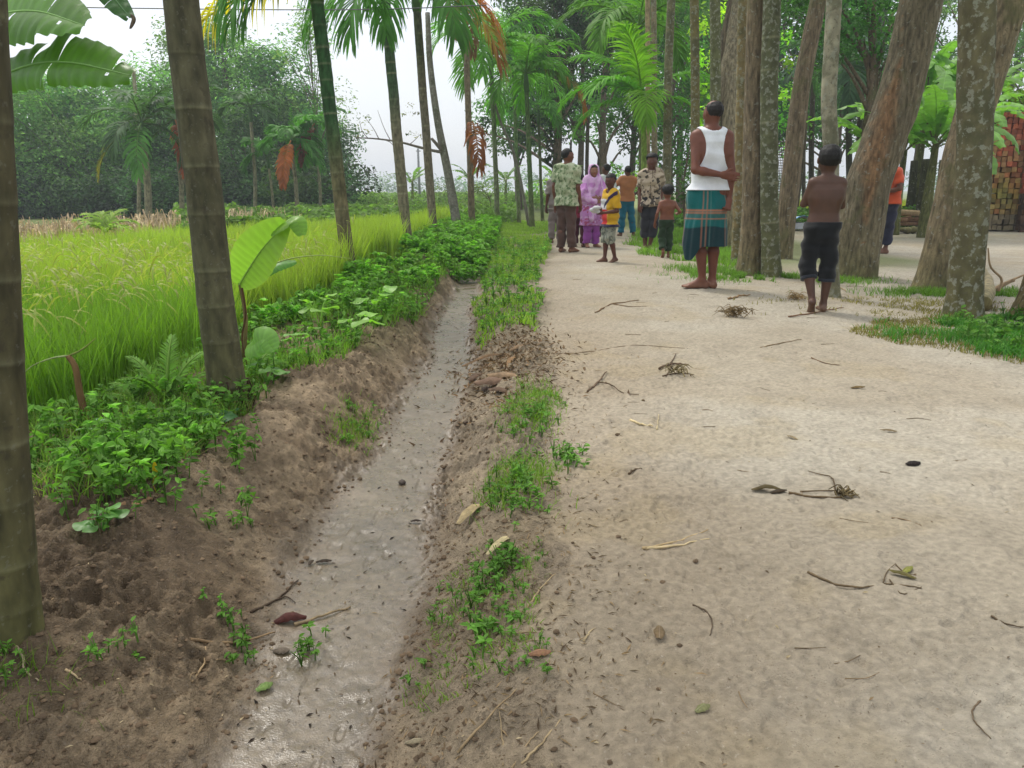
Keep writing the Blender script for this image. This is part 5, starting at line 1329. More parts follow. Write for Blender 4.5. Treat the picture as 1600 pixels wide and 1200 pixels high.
# ferns
def fern(label, base, specs):
    t = empty('fern', base, label, 'fern', 'ferns under the second palm')
    for i, (az, el, dr, L, ll) in enumerate(specs):
        frond(L, R(az), R(el), R(dr), nl=30, leafL=ll * .8, col=srgb(112, 158, 58), seed=700 + i, lw=.0065, hang=.15, fold=.1, bare=.2, nseg=3).build('frond', M_LEAF, t)
fern('tall bright fern standing against the rice left of the second trunk', gl(262, 640), [(100, 75, 50, .34, .075), (60, 70, 60, .30, .07), (150, 68, 60, .3, .07), (250, 70, 70, .28, .06), (20, 62, 70, .28, .06)])
fern('low pale fern spreading left of the second trunk foot', gl(215, 640), [(175, 30, 50, .2, .05), (200, 45, 70, .18, .05), (150, 50, 60, .18, .05), (100, 50, 60, .16, .045)])
fern('small fern in the weeds at the right of the second trunk', gl(400, 590), [(20, 45, 60, .16, .05), (70, 60, 60, .17, .05), (-30, 35, 50, .15, .045), (130, 60, 60, .15, .05)])
# taro-like heart leaves
def heart(label, base, n, r, seed, col=srgb(84, 140, 62), h=.09, name='broadleaf_weed', tilt=.3):
    t = empty(name, base, label, 'plant', 'broad leaved weeds on the bank'); rs_ = np.random.RandomState(seed)
    for i in range(n):
        a = i * 2.4 + rs_.uniform(0, .5); hh = h * rs_.uniform(.6, 1.1); rr = r * rs_.uniform(.7, 1.1)
        c = np.array([math.cos(a) * rr * 1.1, math.sin(a) * rr * 1.1, hh])
        m = MB(); tube(m, catmull([[0, 0, 0], c * [.4, .4, .7], c], 6), np.linspace(.0025, .0018, 6), 4, col); o = m.build('leaf_stalk', M_METAL, t)
        k = np.linspace(0, 2 * PI, 22, endpoint=False)
        rad = rr * .62 * (1 + .28 * np.cos(k) - .30 * np.exp(-((k - PI) / .35) ** 2))
        ti = rs_.uniform(-tilt, tilt, 2)
        rows = [np.array([[0, 0, 0.0]])]; V = [c]
        for f in (.5, 1):
            X = np.cos(k + a) * rad * f; Y = np.sin(k + a) * rad * f
            Z = X * ti[0] + Y * ti[1] + (f ** 2) * rr * (.10 * np.cos(3 * k) - .10) + .08 * rr * np.abs(np.sin(k)) * f
            V += [np.array([x_, y_, z_]) + c for x_, y_, z_ in zip(X, Y, Z)]
        T = [(0, 1 + j, 1 + (j + 1) % 22) for j in range(22)]
        Q = [(1 + j, 23 + j, 23 + (j + 1) % 22, 1 + (j + 1) % 22) for j in range(22)]
        m = MB(); m.add(V, T, Q, col * rs_.uniform(.8, 1.25)); m.build('leaf', M_BANANA, t)
heart('dull round leaved weed at the foot of the second trunk', gl(335, 668), 6, .055, 1, srgb(74, 120, 70), h=.06)
heart('broad leaved weed just right of the second trunk foot', gl(418, 600), 6, .06, 2, srgb(110, 160, 66), h=.10)
heart('pale round leaf plant nearest the first palm', gl(138, 690), 3, .045, 3, srgb(140, 176, 130), h=.05)
heart('leafy weed hanging over the bank edge beside a wood chip', gl(158, 835), 9, .035, 4, srgb(96, 146, 66), h=.07)
heart('light green weed rising from the undergrowth beside the third palm', gl(500, 520), 6, .085, 5, srgb(136, 184, 70), h=.22)
heart('bright broad leaved weed above the ditch near the third palm', gl(560, 535), 6, .085, 6, srgb(132, 182, 66), h=.15)
heart('tall light green weed on the bank before the fourth palm', gl(585, 500), 6, .1, 7, srgb(128, 178, 66), h=.22)
heart('small light weed at the rim of the ditch near the rice', gl(470, 560), 5, .06, 8, srgb(120, 170, 62), h=.14)
# yellow leaf stalk in the weeds
b = gl(245, 770); m = MB()
tube(m, catmull([[0, 0, 0], [-.008, 0, .03], [.0, 0, .055]], 6), .0015, 4, srgb(176, 160, 60))
bl, mr = blade_leaf([[0, 0, .05], [.003, 0, .07], [.004, 0, .095]], .008, side_droop=.3, tears=0, col=srgb(214, 176, 40), up=np.array([0, -1, .3]), n=12)
m.addmb(bl); one('yellow_leaf', m, M_LEAF, b, 'narrow bright yellow leaf on a thin stalk in the bank weeds', 'leaf')

# overhead big leaves at the top left
b = np.array([-3.25, 4.0, 0]); b[2] = H1(b[0], b[1])
t = empty('banana_plant', b, 'banana plant beyond the left edge whose ragged leaves hang into the top left', 'banana plant')
m = MB(); tube(m, catmull([[0, 0, -.1], [.02, 0, .9], [.0, 0, 1.75]], 14), np.linspace(.11, .06, 14), 12, srgb(110, 118, 66)); m.build('pseudostem', M_BARK, t)
P = lambda px, py, d: W(px, py, d) - b
for i, (pth, w_, dr_, tr_, c_, up) in enumerate([
    ([np.array([0, 0, 1.7]), P(-40, 140, 3.9), P(40, 104, 3.7), P(110, 98, 3.5), P(205, 118, 3.3)], .16, .5, 4, srgb(84, 126, 40), (0, -.85, .5)),
    ([np.array([0, 0, 1.72]), P(-60, 40, 4.0), P(0, 22, 3.8), P(60, 18, 3.6), P(132, 40, 3.4)], .19, .5, 4, srgb(96, 140, 48), (0, -.85, .5)),
    ([np.array([0, 0, 1.72]), P(-60, -90, 4.2), P(60, -80, 3.9), P(150, -30, 3.7), P(204, 28, 3.6)], .10, .6, 3, srgb(66, 108, 52), (0, -.7, .6)),
    ([np.array([0, 0, 1.7]), P(-160, 40, 3.9), P(-240, 60, 3.7), P(-330, 140, 3.5)], .14, .6, 6, srgb(84, 126, 40), (0, -.3, .9))]):
    bl, mr = blade_leaf(pth[1:], w_, side_droop=dr_, tears=tr_, seed=30 + i, col=c_, up=np.array(up), mid=.008, wave=.14, raggedness=.3, n=60, holes=.004)
    tube(mr, catmull(pth[:2], 8), .01, 6, c_ * 1.1)
    lo = bl.build('leaf', M_BANANA, t); mr.build('midrib', M_METAL, lo)
m = MB(); rs2 = np.random.RandomState(4)
bl, mr = blade_leaf([P(204, 22, 3.6), P(208, 30, 3.58), P(203, 45, 3.55)], .012, side_droop=.8, tears=0, col=srgb(70, 58, 44), up=np.array([0, -1, .2]), n=14); bl.build('withered_tip', M_DRY, t)

# wires
def wire(pts, r_, label):
    m = MB(); q = catmull(pts, 40); tube(m, q - q[0], r_, 4, srgb(90, 90, 92)); return one('overhead_wire', m, M_METAL, q[0], label, 'wire', 'overhead wires')
wire([W(-200, 5, 9), W(220, 13, 9.5), W(560, 15, 10), W(760, 8, 11)], .006, 'thin dark overhead wire crossing the top of the sky')
wire([W(-30, 90, 20), W(60, 145, 24), W(152, 292, 30)], .011, 'faint slanting wire before the far left trees, upper of two')
wire([W(-30, 150, 20), W(50, 205, 24), W(140, 300, 30)], .011, 'faint slanting wire before the far left trees, lower of two')

# ---- sticks, dry leaves, stones
def stick(label, pts, r_, col=srgb(128, 108, 78), name='twig', cat='twig', z=0, mat=None, extra=None, seg=6, lift=.0):
    q = np.array([gl(px, py, z) for px, py in pts]); q[:, 2] += r_ * .8 + lift
    b = q[0].copy(); m = MB(); n = max(8, len(pts) * 4); c = catmull(q - b, n)
    rs_ = np.random.RandomState(int(pts[0][0])); c[1:-1] += rs_.normal(0, r_ * .35, (n - 2, 3))
    tube(m, c, np.linspace(r_, r_ * .45, n) * rs_.uniform(.85, 1.15, n), seg, col)
    for e_ in (extra or []):
        qq = np.array([gl(px, py, z) for px, py in e_]); qq[:, 2] += r_ * .8 + lift
        tube(m, catmull(qq - b, 8), np.linspace(r_ * .6, r_ * .25, 8), 5, col * .9)
    return one(name, m, mat or M_WOOD, b, label, cat, 'fallen twigs on path and bank')
def curl_leaf(label, px, py, L, w_, az, col, z=0, lift=.012, name='dry_leaf', cat='leaf', rolled=.9, seed=0):
    b = gl(px, py, z, .004); a = R(az)
    d = np.array([math.cos(a), math.sin(a), 0])
    bl, mr = blade_leaf([-d * L / 2 + np.array([0, 0, .002]), np.array([0, 0, lift]), d * L / 2 + np.array([0, 0, .004])], w_ / 2, side_droop=rolled, tears=0, seed=seed, col=col, wave=.3, n=16, mid=.0015)
    bl.addmb(mr); return one(name, bl, M_DRY, b, label, cat, 'fallen dry leaves')
stick('long pale straight stick lying right of the path centre, below the boy', [(1188, 543), (1220, 537), (1252, 531)], .004, srgb(120, 100, 74))
stick('dark thin twig left of the walking man feet on the sand', [(930, 489), (958, 476), (998, 470)], .007, srgb(112, 88, 62), extra=[[(958, 476), (985, 480), (1010, 478)]])
stick('dark twig by the shirtless boy feet', [(1232, 496), (1280, 488), (1318, 481)], .006, srgb(118, 88, 66))
stick('thin twig pointing at the grass patch', [(1268, 560), (1290, 568), (1312, 571)], .004, srgb(110, 88, 66))
stick('branched knobbly twig in the middle of the path', [(1030, 578), (1052, 570), (1076, 571)], .007, srgb(96, 78, 60), extra=[[(1045, 572), (1052, 562), (1056, 554)], [(1050, 571), (1044, 584), (1036, 588)], [(1035, 588), (1060, 584), (1084, 586)]])
stick('crooked dark twig left of the path centre', [(918, 612), (934, 598), (948, 583)], .006, srgb(92, 74, 56), extra=[[(934, 598), (955, 603), (972, 612), (998, 616)]])
stick('thin long horizontal twig across the path', [(870, 555), (930, 548), (990, 540), (1070, 545)], .003, srgb(116, 96, 74))
stick('pale flat wooden splinter near the path centre', [(985, 657), (1002, 663), (1020, 667)], .006, srgb(190, 172, 132))
stick('small upright looking pale splinter beside the flat one', [(1026, 672), (1028, 660), (1029, 650)], .003, srgb(176, 160, 124))
stick('short dark twig on the open sand', [(982, 738), (992, 735), (1003, 731)], .004, srgb(88, 72, 54))
stick('upper of two pale split stalks lying together on the path', [(1004, 858), (1050, 846), (1106, 830)], .0035, srgb(168, 146, 108))
stick('lower and brighter of two pale split stalks on the path', [(1008, 857), (1055, 851), (1108, 844)], .0038, srgb(190, 170, 130))
stick('small bent curved twig on the near path', [(1083, 944), (1104, 956), (1113, 975), (1109, 994)], .0022, srgb(84, 70, 54))
stick('long curved twig with wilted leaves at the right of the path', [(1262, 894), (1300, 912), (1345, 920), (1385, 910), (1440, 920)], .0030, srgb(96, 80, 58), extra=[[(1380, 911), (1386, 893), (1400, 878)], [(1400, 880), (1415, 892), (1432, 900)], [(1390, 906), (1410, 925), (1440, 918)]])
stick('dark straight stalk of the wilted sprig on the path', [(1232, 771), (1275, 776), (1318, 778)], .0045, srgb(92, 76, 54), extra=[[(1250, 770), (1285, 769), (1318, 765)], [(1305, 768), (1300, 750), (1280, 742), (1262, 738)]])
stick('thin stalk lying near the lower right', [(1393, 810), (1415, 813), (1440, 820)], .0022, srgb(120, 100, 76))
stick('curled thin stalk at the lower right corner', [(1532, 1094), (1520, 1112), (1526, 1134), (1548, 1156)], .0018, srgb(98, 82, 62))
stick('thin twig touching the right edge of the path', [(1548, 963), (1572, 972), (1600, 978)], .0022, srgb(86, 72, 54))
stick('long dry stalk slanting across the weeds at the bottom', [(715, 1180), (770, 1120), (826, 1064)], .0026, srgb(140, 120, 90))
stick('straight dry stalk pointing up at the bottom edge, left of two', [(800, 1198), (825, 1165), (842, 1148)], .0022, srgb(150, 130, 98))
stick('straight dry stalk pointing up at the bottom edge, right of two', [(815, 1198), (850, 1160), (876, 1126)], .0024, srgb(158, 138, 104))
stick('short vertical stalk at the bottom edge in the weeds', [(786, 1198), (785, 1160), (780, 1118)], .0018, srgb(140, 122, 92))
stick('dry stalk lying between weeds and near path', [(824, 950), (845, 925), (868, 900)], .0024, srgb(158, 138, 104))
stick('short pale stalk on the near sand', [(912, 1004), (922, 990), (930, 982)], .0022, srgb(164, 146, 112))
stick('thin reddish stalk standing at the ditch edge', [(696, 795), (703, 768), (708, 748)], .0025, srgb(140, 104, 76))
stick('dark twig bent over the wet mud', [(392, 958), (430, 940), (466, 908)], .0040, srgb(70, 56, 42), z=-.1, extra=[[(430, 940), (448, 934), (462, 944)]])
stick('long pale palm stalk lying from bank to puddle', [(298, 1000), (360, 996), (430, 990)], .0045, srgb(126, 104, 76), z=-.1)
stick('long pale palm stalk reaching over the wet mud', [(460, 978), (500, 966), (548, 950)], .0050, srgb(134, 116, 88), z=-.12)
stick('white forked root on the dark bank', [(300, 1062), (318, 1040), (322, 1018)], .0030, srgb(150, 128, 96), z=-.05, extra=[[(318, 1040), (345, 1042), (362, 1040)], [(312, 1046), (300, 1056), (296, 1064)]])
stick('thin pale root at the lower left near the first palm', [(18, 1008), (34, 1030), (42, 1056), (62, 1072)], .0030, srgb(146, 132, 106))
stick('short pale root on the dark soil of the lower left bank', [(104, 1052), (116, 1062), (128, 1068)], .0028, srgb(160, 140, 108))
stick('fallen twig beside the orange brown trunk foot', [(1138, 468), (1156, 464), (1172, 461)], .010, srgb(140, 112, 78))
stick('twig lying in the grass by the leaning tree foot', [(1300, 444), (1312, 450), (1322, 456)], .008, srgb(160, 140, 100))
# wood chip on bank
stick('cut brown wood chip resting on the bank weeds', [(192, 802), (212, 798), (238, 789)], .011, srgb(140, 108, 78), name='wood_chip', cat='wood chip')
# palm sheaths: flat straw pieces
curl_leaf('broad straw coloured sheath lying beside the ditch weeds', 738, 808, .17, .034, 62, srgb(158, 140, 104), lift=.02, name='palm_sheath', cat='palm sheath', rolled=.35)
curl_leaf('narrow straw coloured sheath sunk in the near weeds', 783, 852, .14, .022, 58, srgb(176, 162, 122), lift=.014, name='palm_sheath', cat='palm sheath', rolled=.35)
curl_leaf('long dark dry sheath bridging the ditch bank', 768, 566, .42, .045, 35, srgb(112, 88, 62), lift=.05, name='palm_sheath', cat='palm sheath', rolled=.7, seed=4)
curl_leaf('curved brown sheath piece beside the leaf heap', 800, 570, .20, .03, 70, srgb(138, 108, 76), lift=.04, name='palm_sheath', cat='palm sheath', rolled=.6, seed=5)
curl_leaf('reddish brown wet sheath lying on the puddle stalk', 452, 972, .085, .045, 20, srgb(84, 46, 40), z=-.1, lift=.02, rolled=1.1, name='palm_sheath', cat='palm sheath')
for i, (px, py, L, w_, az, c_, lb) in enumerate([
    (772, 604, 0.22, 0.11, 20, (120, 96, 78), 'largest curled brown leaf on the heap at the ditch edge'), (745, 590, 0.18, 0.08, 60, (96, 76, 60), 'dark curled leaf at the left of the ditch edge heap'), (790, 594, 0.19, 0.09, -20, (136, 112, 86), 'light brown leaf at the right of the ditch edge heap'),
    (760, 612, 0.15, 0.06, 100, (60, 46, 38), 'darkest leaf lowest on the ditch edge heap'), (812, 548, 0.15, 0.06, 40, (128, 104, 78), 'curled leaf above the ditch edge heap'), (780, 615, 0.12, 0.06, 150, (104, 84, 68), 'leaf fragment under the ditch edge heap'),
    (843, 1026, .045, .026, 10, (150, 112, 84), 'rosy brown leaf on the near path edge'), (1097, 1112, .034, .022, 30, (124, 124, 84), 'small olive green leaf on the near sand'), (1030, 992, .045, .03, 80, (116, 98, 72), 'crumpled brittle leaf pressed in the sand'),
    (1426, 726, .055, .04, 15, (34, 26, 22), 'almost black crumpled leaf alone on the sand'), (1200, 766, .10, .03, 175, (88, 76, 48), 'wilted leaf tuft at the left end of the sprig'), (1216, 770, .06, .022, 20, (64, 52, 36), 'darker wilted leaf at the base of the sprig'), (1410, 900, .06, .02, 140, (100, 92, 52), 'wilted leaf on the right twig'), (1418, 890, .05, .02, 40, (126, 126, 60), 'yellowish wilted leaf on the right twig'),
    (1388, 675, .06, .02, 165, (120, 104, 78), 'narrow curled leaf on the open sand'), (1238, 686, .05, .016, 120, (134, 118, 90), 'small pale leaf left of the open sand'), (440, 1020, .04, .03, 0, (110, 98, 84), 'flat grey leaf stuck in the wet mud'), (413, 1078, .038, .03, 40, (110, 132, 72), 'round green leaf on the puddle edge'),
    (506, 880, .045, .02, 10, (60, 50, 40), 'dark wet leaf on the mud rim'), (486, 882, .03, .016, 80, (70, 58, 46), 'small dark wet leaf on the mud rim'), (650, 818, .035, .016, 0, (58, 46, 38), 'dark leaf on the mud near the weeds'), (650, 1162, .04, .016, 5, (150, 138, 112), 'pale leaf at the bottom beside the puddle'), (1340, 607, .07, .03, 10, (116, 96, 62), 'small heap of dry leaf bits on the sand'),
    (450, 566, .12, .05, 20, (112, 84, 62), 'brown dead leaf hanging at the weeds edge near the second trunk')]):
    curl_leaf(lb, px, py, L, w_, az, srgb(*c_), z=-.1 if px < 660 else 0, lift=.02 if L > .08 else .008, seed=i)
# stone in the wet mud
m = MB(); clod(m, np.zeros(3), .016, np.random.RandomState(3), srgb(72, 64, 58)); one('stone', m, M_WOOD, gl(628, 756, -.15, .006), 'single dark stone sitting in the wet mud', 'stone')
m = MB(); clod(m, np.zeros(3), .013, np.random.RandomState(5), srgb(84, 70, 58)); one('stone', m, M_WOOD, gl(727, 662, -.1, .006), 'brownish stone on the right rim of the wet mud', 'stone')
# dry tuft
def tuft(label, px, py, r_, n, col, seed):
    b = gl(px, py); m = MB(); rs_ = np.random.RandomState(seed)
    for i in range(n):
        a = rs_.uniform(0, 2 * PI); c = rs_.normal(0, r_ * .4, 2); L = r_ * rs_.uniform(.6, 1.6)
        p0 = np.array([c[0], c[1], rs_.uniform(0, r_ * .5)]); p1 = p0 + np.array([math.cos(a) * L * .5, math.sin(a) * L * .5, rs_.uniform(.1, .6) * r_]); p2 = p0 + np.array([math.cos(a + .5) * L, math.sin(a + .5) * L, rs_.uniform(-.1, .2) * r_])
        tube(m, catmull([p0, p1, p2], 6), np.linspace(.0035, .0012, 6), 4, col * rs_.uniform(.6, 1.2), caps=False)
    return one('dry_tuft', m, M_DRY, b, label, 'dry grass', 'dry grass tufts on the path')
tuft('tangled dry root tuft on the path below the balding man', 1148, 495, .085, 60, srgb(120, 100, 66), 1)
tuft('flat tuft of dry grass before the walking boy', 1242, 468, .07, 40, srgb(158, 132, 88), 2)
tuft('dry tuft in the middle of the path among twigs', 1060, 586, .06, 26, srgb(134, 120, 84), 3)
tuft('small dark dry tuft at the end of the sprig', 1316, 772, .03, 20, srgb(104, 90, 60), 4)
# scattered small twigs, nothing tells them apart
rs3 = np.random.RandomState(21)
for i in range(60):
    d = 1.2 + 8 * rs3.uniform(0, 1) ** 1.3
    x = rs3.uniform(-.05, 1) * (.62 * d) if rs3.uniform() < .8 else rs3.uniform(-.35, -.05) + 0 * d
    a = rs3.normal(0.1, .6); L = rs3.uniform(.02, .07) * (1 + .14 * d)
    z = float(hgt(np.array([x]), np.array([d]))[0])
    m = MB(); k = rs3.uniform(-.3, .3)
    r_ = rs3.uniform(.0007, .0014) * (1 + .16 * d); k *= .5
    tube(m, catmull([[-L / 2 * math.cos(a), -L / 2 * math.sin(a), r_], [k * L * -math.sin(a), k * L * math.cos(a), r_ * 2], [L / 2 * math.cos(a), L / 2 * math.sin(a), r_]], 7), np.linspace(r_, r_ * .5, 7), 5, srgb(116, 98, 74) * rs3.uniform(.7, 1.5))
    one('twig', m, M_WOOD, (x, d, z), 'short thin dry twig lying loose on the earth', 'twig', 'loose dry twigs')

# ------------------------------------------------------------------ yard things on the right
def brick_box(mb, o, ux, uy, nx, ny, nz, bw, bd, bh, rs, colf, gap=.012):
    for k in range(nz):
        for i in range(nx):
            for j in range(ny):
                if 0 < i < nx - 1 and 0 < j < ny - 1 and k < nz - 1: continue
                c = o + ux * (i + .5) * bw + uy * (j + .5) * bd + np.array([0, 0, (k + .5) * bh]) + rs.normal(0, .008, 3)
                hx, hy, hz = (bw - gap) / 2 * rs.uniform(.9, 1), (bd - gap) / 2 * rs.uniform(.9, 1), (bh - gap * .6) / 2
                V = np.array([c + sx * ux * hx + sy * uy * hy + np.array([0, 0, sz * hz]) for sx in (-1, 1) for sy in (-1, 1) for sz in (-1, 1)]) + rs.normal(0, .004, (8, 3))
                F = [(0, 1, 3, 2), (4, 6, 7, 5), (0, 4, 5, 1), (2, 3, 7, 6), (0, 2, 6, 4), (1, 5, 7, 3)]
                mb.add(V, None, F, colf(k / nz, i / nx, rs))
b = W(1532, 358, 18.9); b[2] = -.02
rs4 = np.random.RandomState(9)
t = empty('brick_stack', b, 'tall stack of old bricks, mossy green at left and red at right', 'brick stack')
def mossy(f, g, r_):
    base = (srgb(146, 108, 76) if r_.uniform() < .6 else srgb(158, 84, 62)) if f < .78 else srgb(136, 74, 54)
    m_ = max(0, 1 - abs(f - .28) / .28); base = base * (1 - m_ * .6) + srgb(98, 118, 42) * m_ * .6
    if f < .12: base = srgb(112, 100, 78)
    return base * r_.uniform(.6, 1.6)
mb = MB(); brick_box(mb, np.zeros(3), np.array([.97, -.24, 0]), np.array([.24, .97, 0]), 8, 8, 22, .118, .24, .122, rs4, mossy); mb.build('mossy_bricks', M_BRICK, t, smooth=False)
mb = MB(); brick_box(mb, np.array([.62, -.50, .0]), np.array([.97, -.24, 0]), np.array([.24, .97, 0]), 8, 3, 20, .245, .12, .122, rs4, lambda f, g, r_: (srgb(188, 92, 68) if f > .3 else srgb(80, 60, 48)) * r_.uniform(.7, 1.2)); mb.build('red_bricks', M_BRICK, t, smooth=False)  # lowest courses coloured dark: shadow of the gap painted into the bricks
# log and plank pile
b = W(1400, 352, 18.2); b[2] = -.02
t = empty('wood_pile', b, 'low pile of a long pale log over split wood behind the leaning trunk', 'wood pile')
P = lambda px, py, d=18.2: W(px, py, d) - b
m = MB(); tube(m, np.array([P(1385, 331), P(1425, 333), P(1475, 336)]), [.075, .07, .06], 12, srgb(158, 134, 104)); m.build('log', M_WOOD, t)
rs5 = np.random.RandomState(2)
for i in range(16):
    x_ = rs5.uniform(1392, 1465); y_ = rs5.uniform(341, 352)
    m = MB(); a = rs5.uniform(-6, 6); tube(m, np.array([P(x_ - 14, y_ + a * .4, 18.2 + rs5.uniform(-.2, .3)), P(x_ + 14, y_ - a * .4, 18.2 + rs5.uniform(-.2, .3))]), rs5.uniform(.02, .045), 7, srgb(142, 108, 82) * rs5.uniform(.6, 1.2)); m.build('split_wood', M_WOOD, t)
for i in range(9):
    m = MB(); clod(m, np.zeros(3), rs5.uniform(.09, .15), rs5, srgb(104, 100, 66) * rs5.uniform(.7, 1.1))
    q = W(1390 + i * 9.5 + rs5.uniform(-2, 2), 356, 17.9); q[2] = .03
    one('stone', m, M_WOOD, q, 'mossy rubble stone in the row before the wood pile', 'stone', 'rubble stones before the wood pile')
# felled palm log behind the right trunk
b = W(1535, 478, 5.9); b[2] = H1(b[0], b[1]) + .03
mb, _ = palm_trunk([[0, 0, 0.02], W(1541, 455, 6.6) * [1, 1, 0] + [0, 0, .07] - b * [1, 1, 0], W(1533, 432, 7.6) * [1, 1, 0] + [0, 0, .10] - b * [1, 1, 0]], .062, .05, .09, 5, srgb(150, 136, 104), srgb(150, 136, 104), 9, .02, 16, .0)
one('fallen_log', mb, M_PALM, b, 'ringed palm log lying on the ground between the two right trunks', 'log')
for i, (pts_, r_, lb) in enumerate([([(1560, 455, .10), (1565, 435, .2), (1548, 415, .3), (1545, 380, .45)], .012, 'thin branch rising from the log heap at the right edge'), ([(1545, 450, .06), (1575, 432, .14), (1600, 425, .2)], .015, 'branch slanting right out of the log heap'), ([(1552, 470, .04), (1572, 455, .10), (1585, 440, .12)], .022, 'short thick branch beside the ringed palm log')]):
    q = np.array([W(px, py, 6.3 + .3 * i) * [1, 1, 0] + [0, 0, z_] for px, py, z_ in pts_]); m = MB(); tube(m, catmull(q - q[0], 12), np.linspace(r_, r_ * .5, 12), 6, srgb(150, 128, 100)); one('branch', m, M_WOOD, q[0], lb, 'branch', 'branches by the palm log')
# woven lattice panel and pale sheet seen between trunks
b = W(1217, 315, 19); b[2] = .5
m = MB()
for i in range(9):
    x_ = -.16 + i * .04; tube(m, np.array([[x_, 0, 0], [x_, 0, 1.55]]), .007, 4, srgb(62, 52, 40))
for j in range(26): tube(m, np.array([[-.18, .01, .02 + j * .06], [.18, .01, .02 + j * .06]]), .008, 4, srgb(84, 70, 54))
for x_ in (-.18, .18): tube(m, np.array([[x_, .02, -.6], [x_, .02, 1.6]]), .018, 6, srgb(70, 58, 44))
one('lattice_panel', m, M_WOOD, b, 'dark woven bamboo lattice panel between two trunks', 'lattice')
b = W(1247, 338, 19.3); b[2] = .0
m = MB(); rs6 = np.random.RandomState(1); g_ = np.linspace(0, 1, 12); GX, GY = np.meshgrid(g_, g_, indexing='ij'); Z = .14 + .16 * np.sin(GX * 2.6) * (1 - .3 * GY) + .03 * fbm(GX * 5, GY * 5, 3, 2)
idx = np.arange(144).reshape(12, 12)
m.add(np.stack([(GX - .5) * .55, (GY - .5) * .6, Z], -1).reshape(-1, 3), None, np.stack([idx[:-1, :-1], idx[1:, :-1], idx[1:, 1:], idx[:-1, 1:]], -1).reshape(-1, 4), np.where((GY.ravel() < .3)[:, None], srgb(70, 140, 200), srgb(200, 204, 214)))
V0 = np.array([[-.27, -.3, 0], [.27, -.3, 0], [.27, .3, 0], [-.27, .3, 0], [-.27, -.3, .13], [.27, -.3, .16], [.27, .3, .14], [-.27, .3, .13]]); m.add(V0, None, [(0, 1, 5, 4), (1, 2, 6, 5), (2, 3, 7, 6), (3, 0, 4, 7)], srgb(190, 194, 206))
one('tarpaulin', m, M_CLOTH, b, 'white and blue tarpaulin bundle on the grass beyond the walking boy', 'tarpaulin')
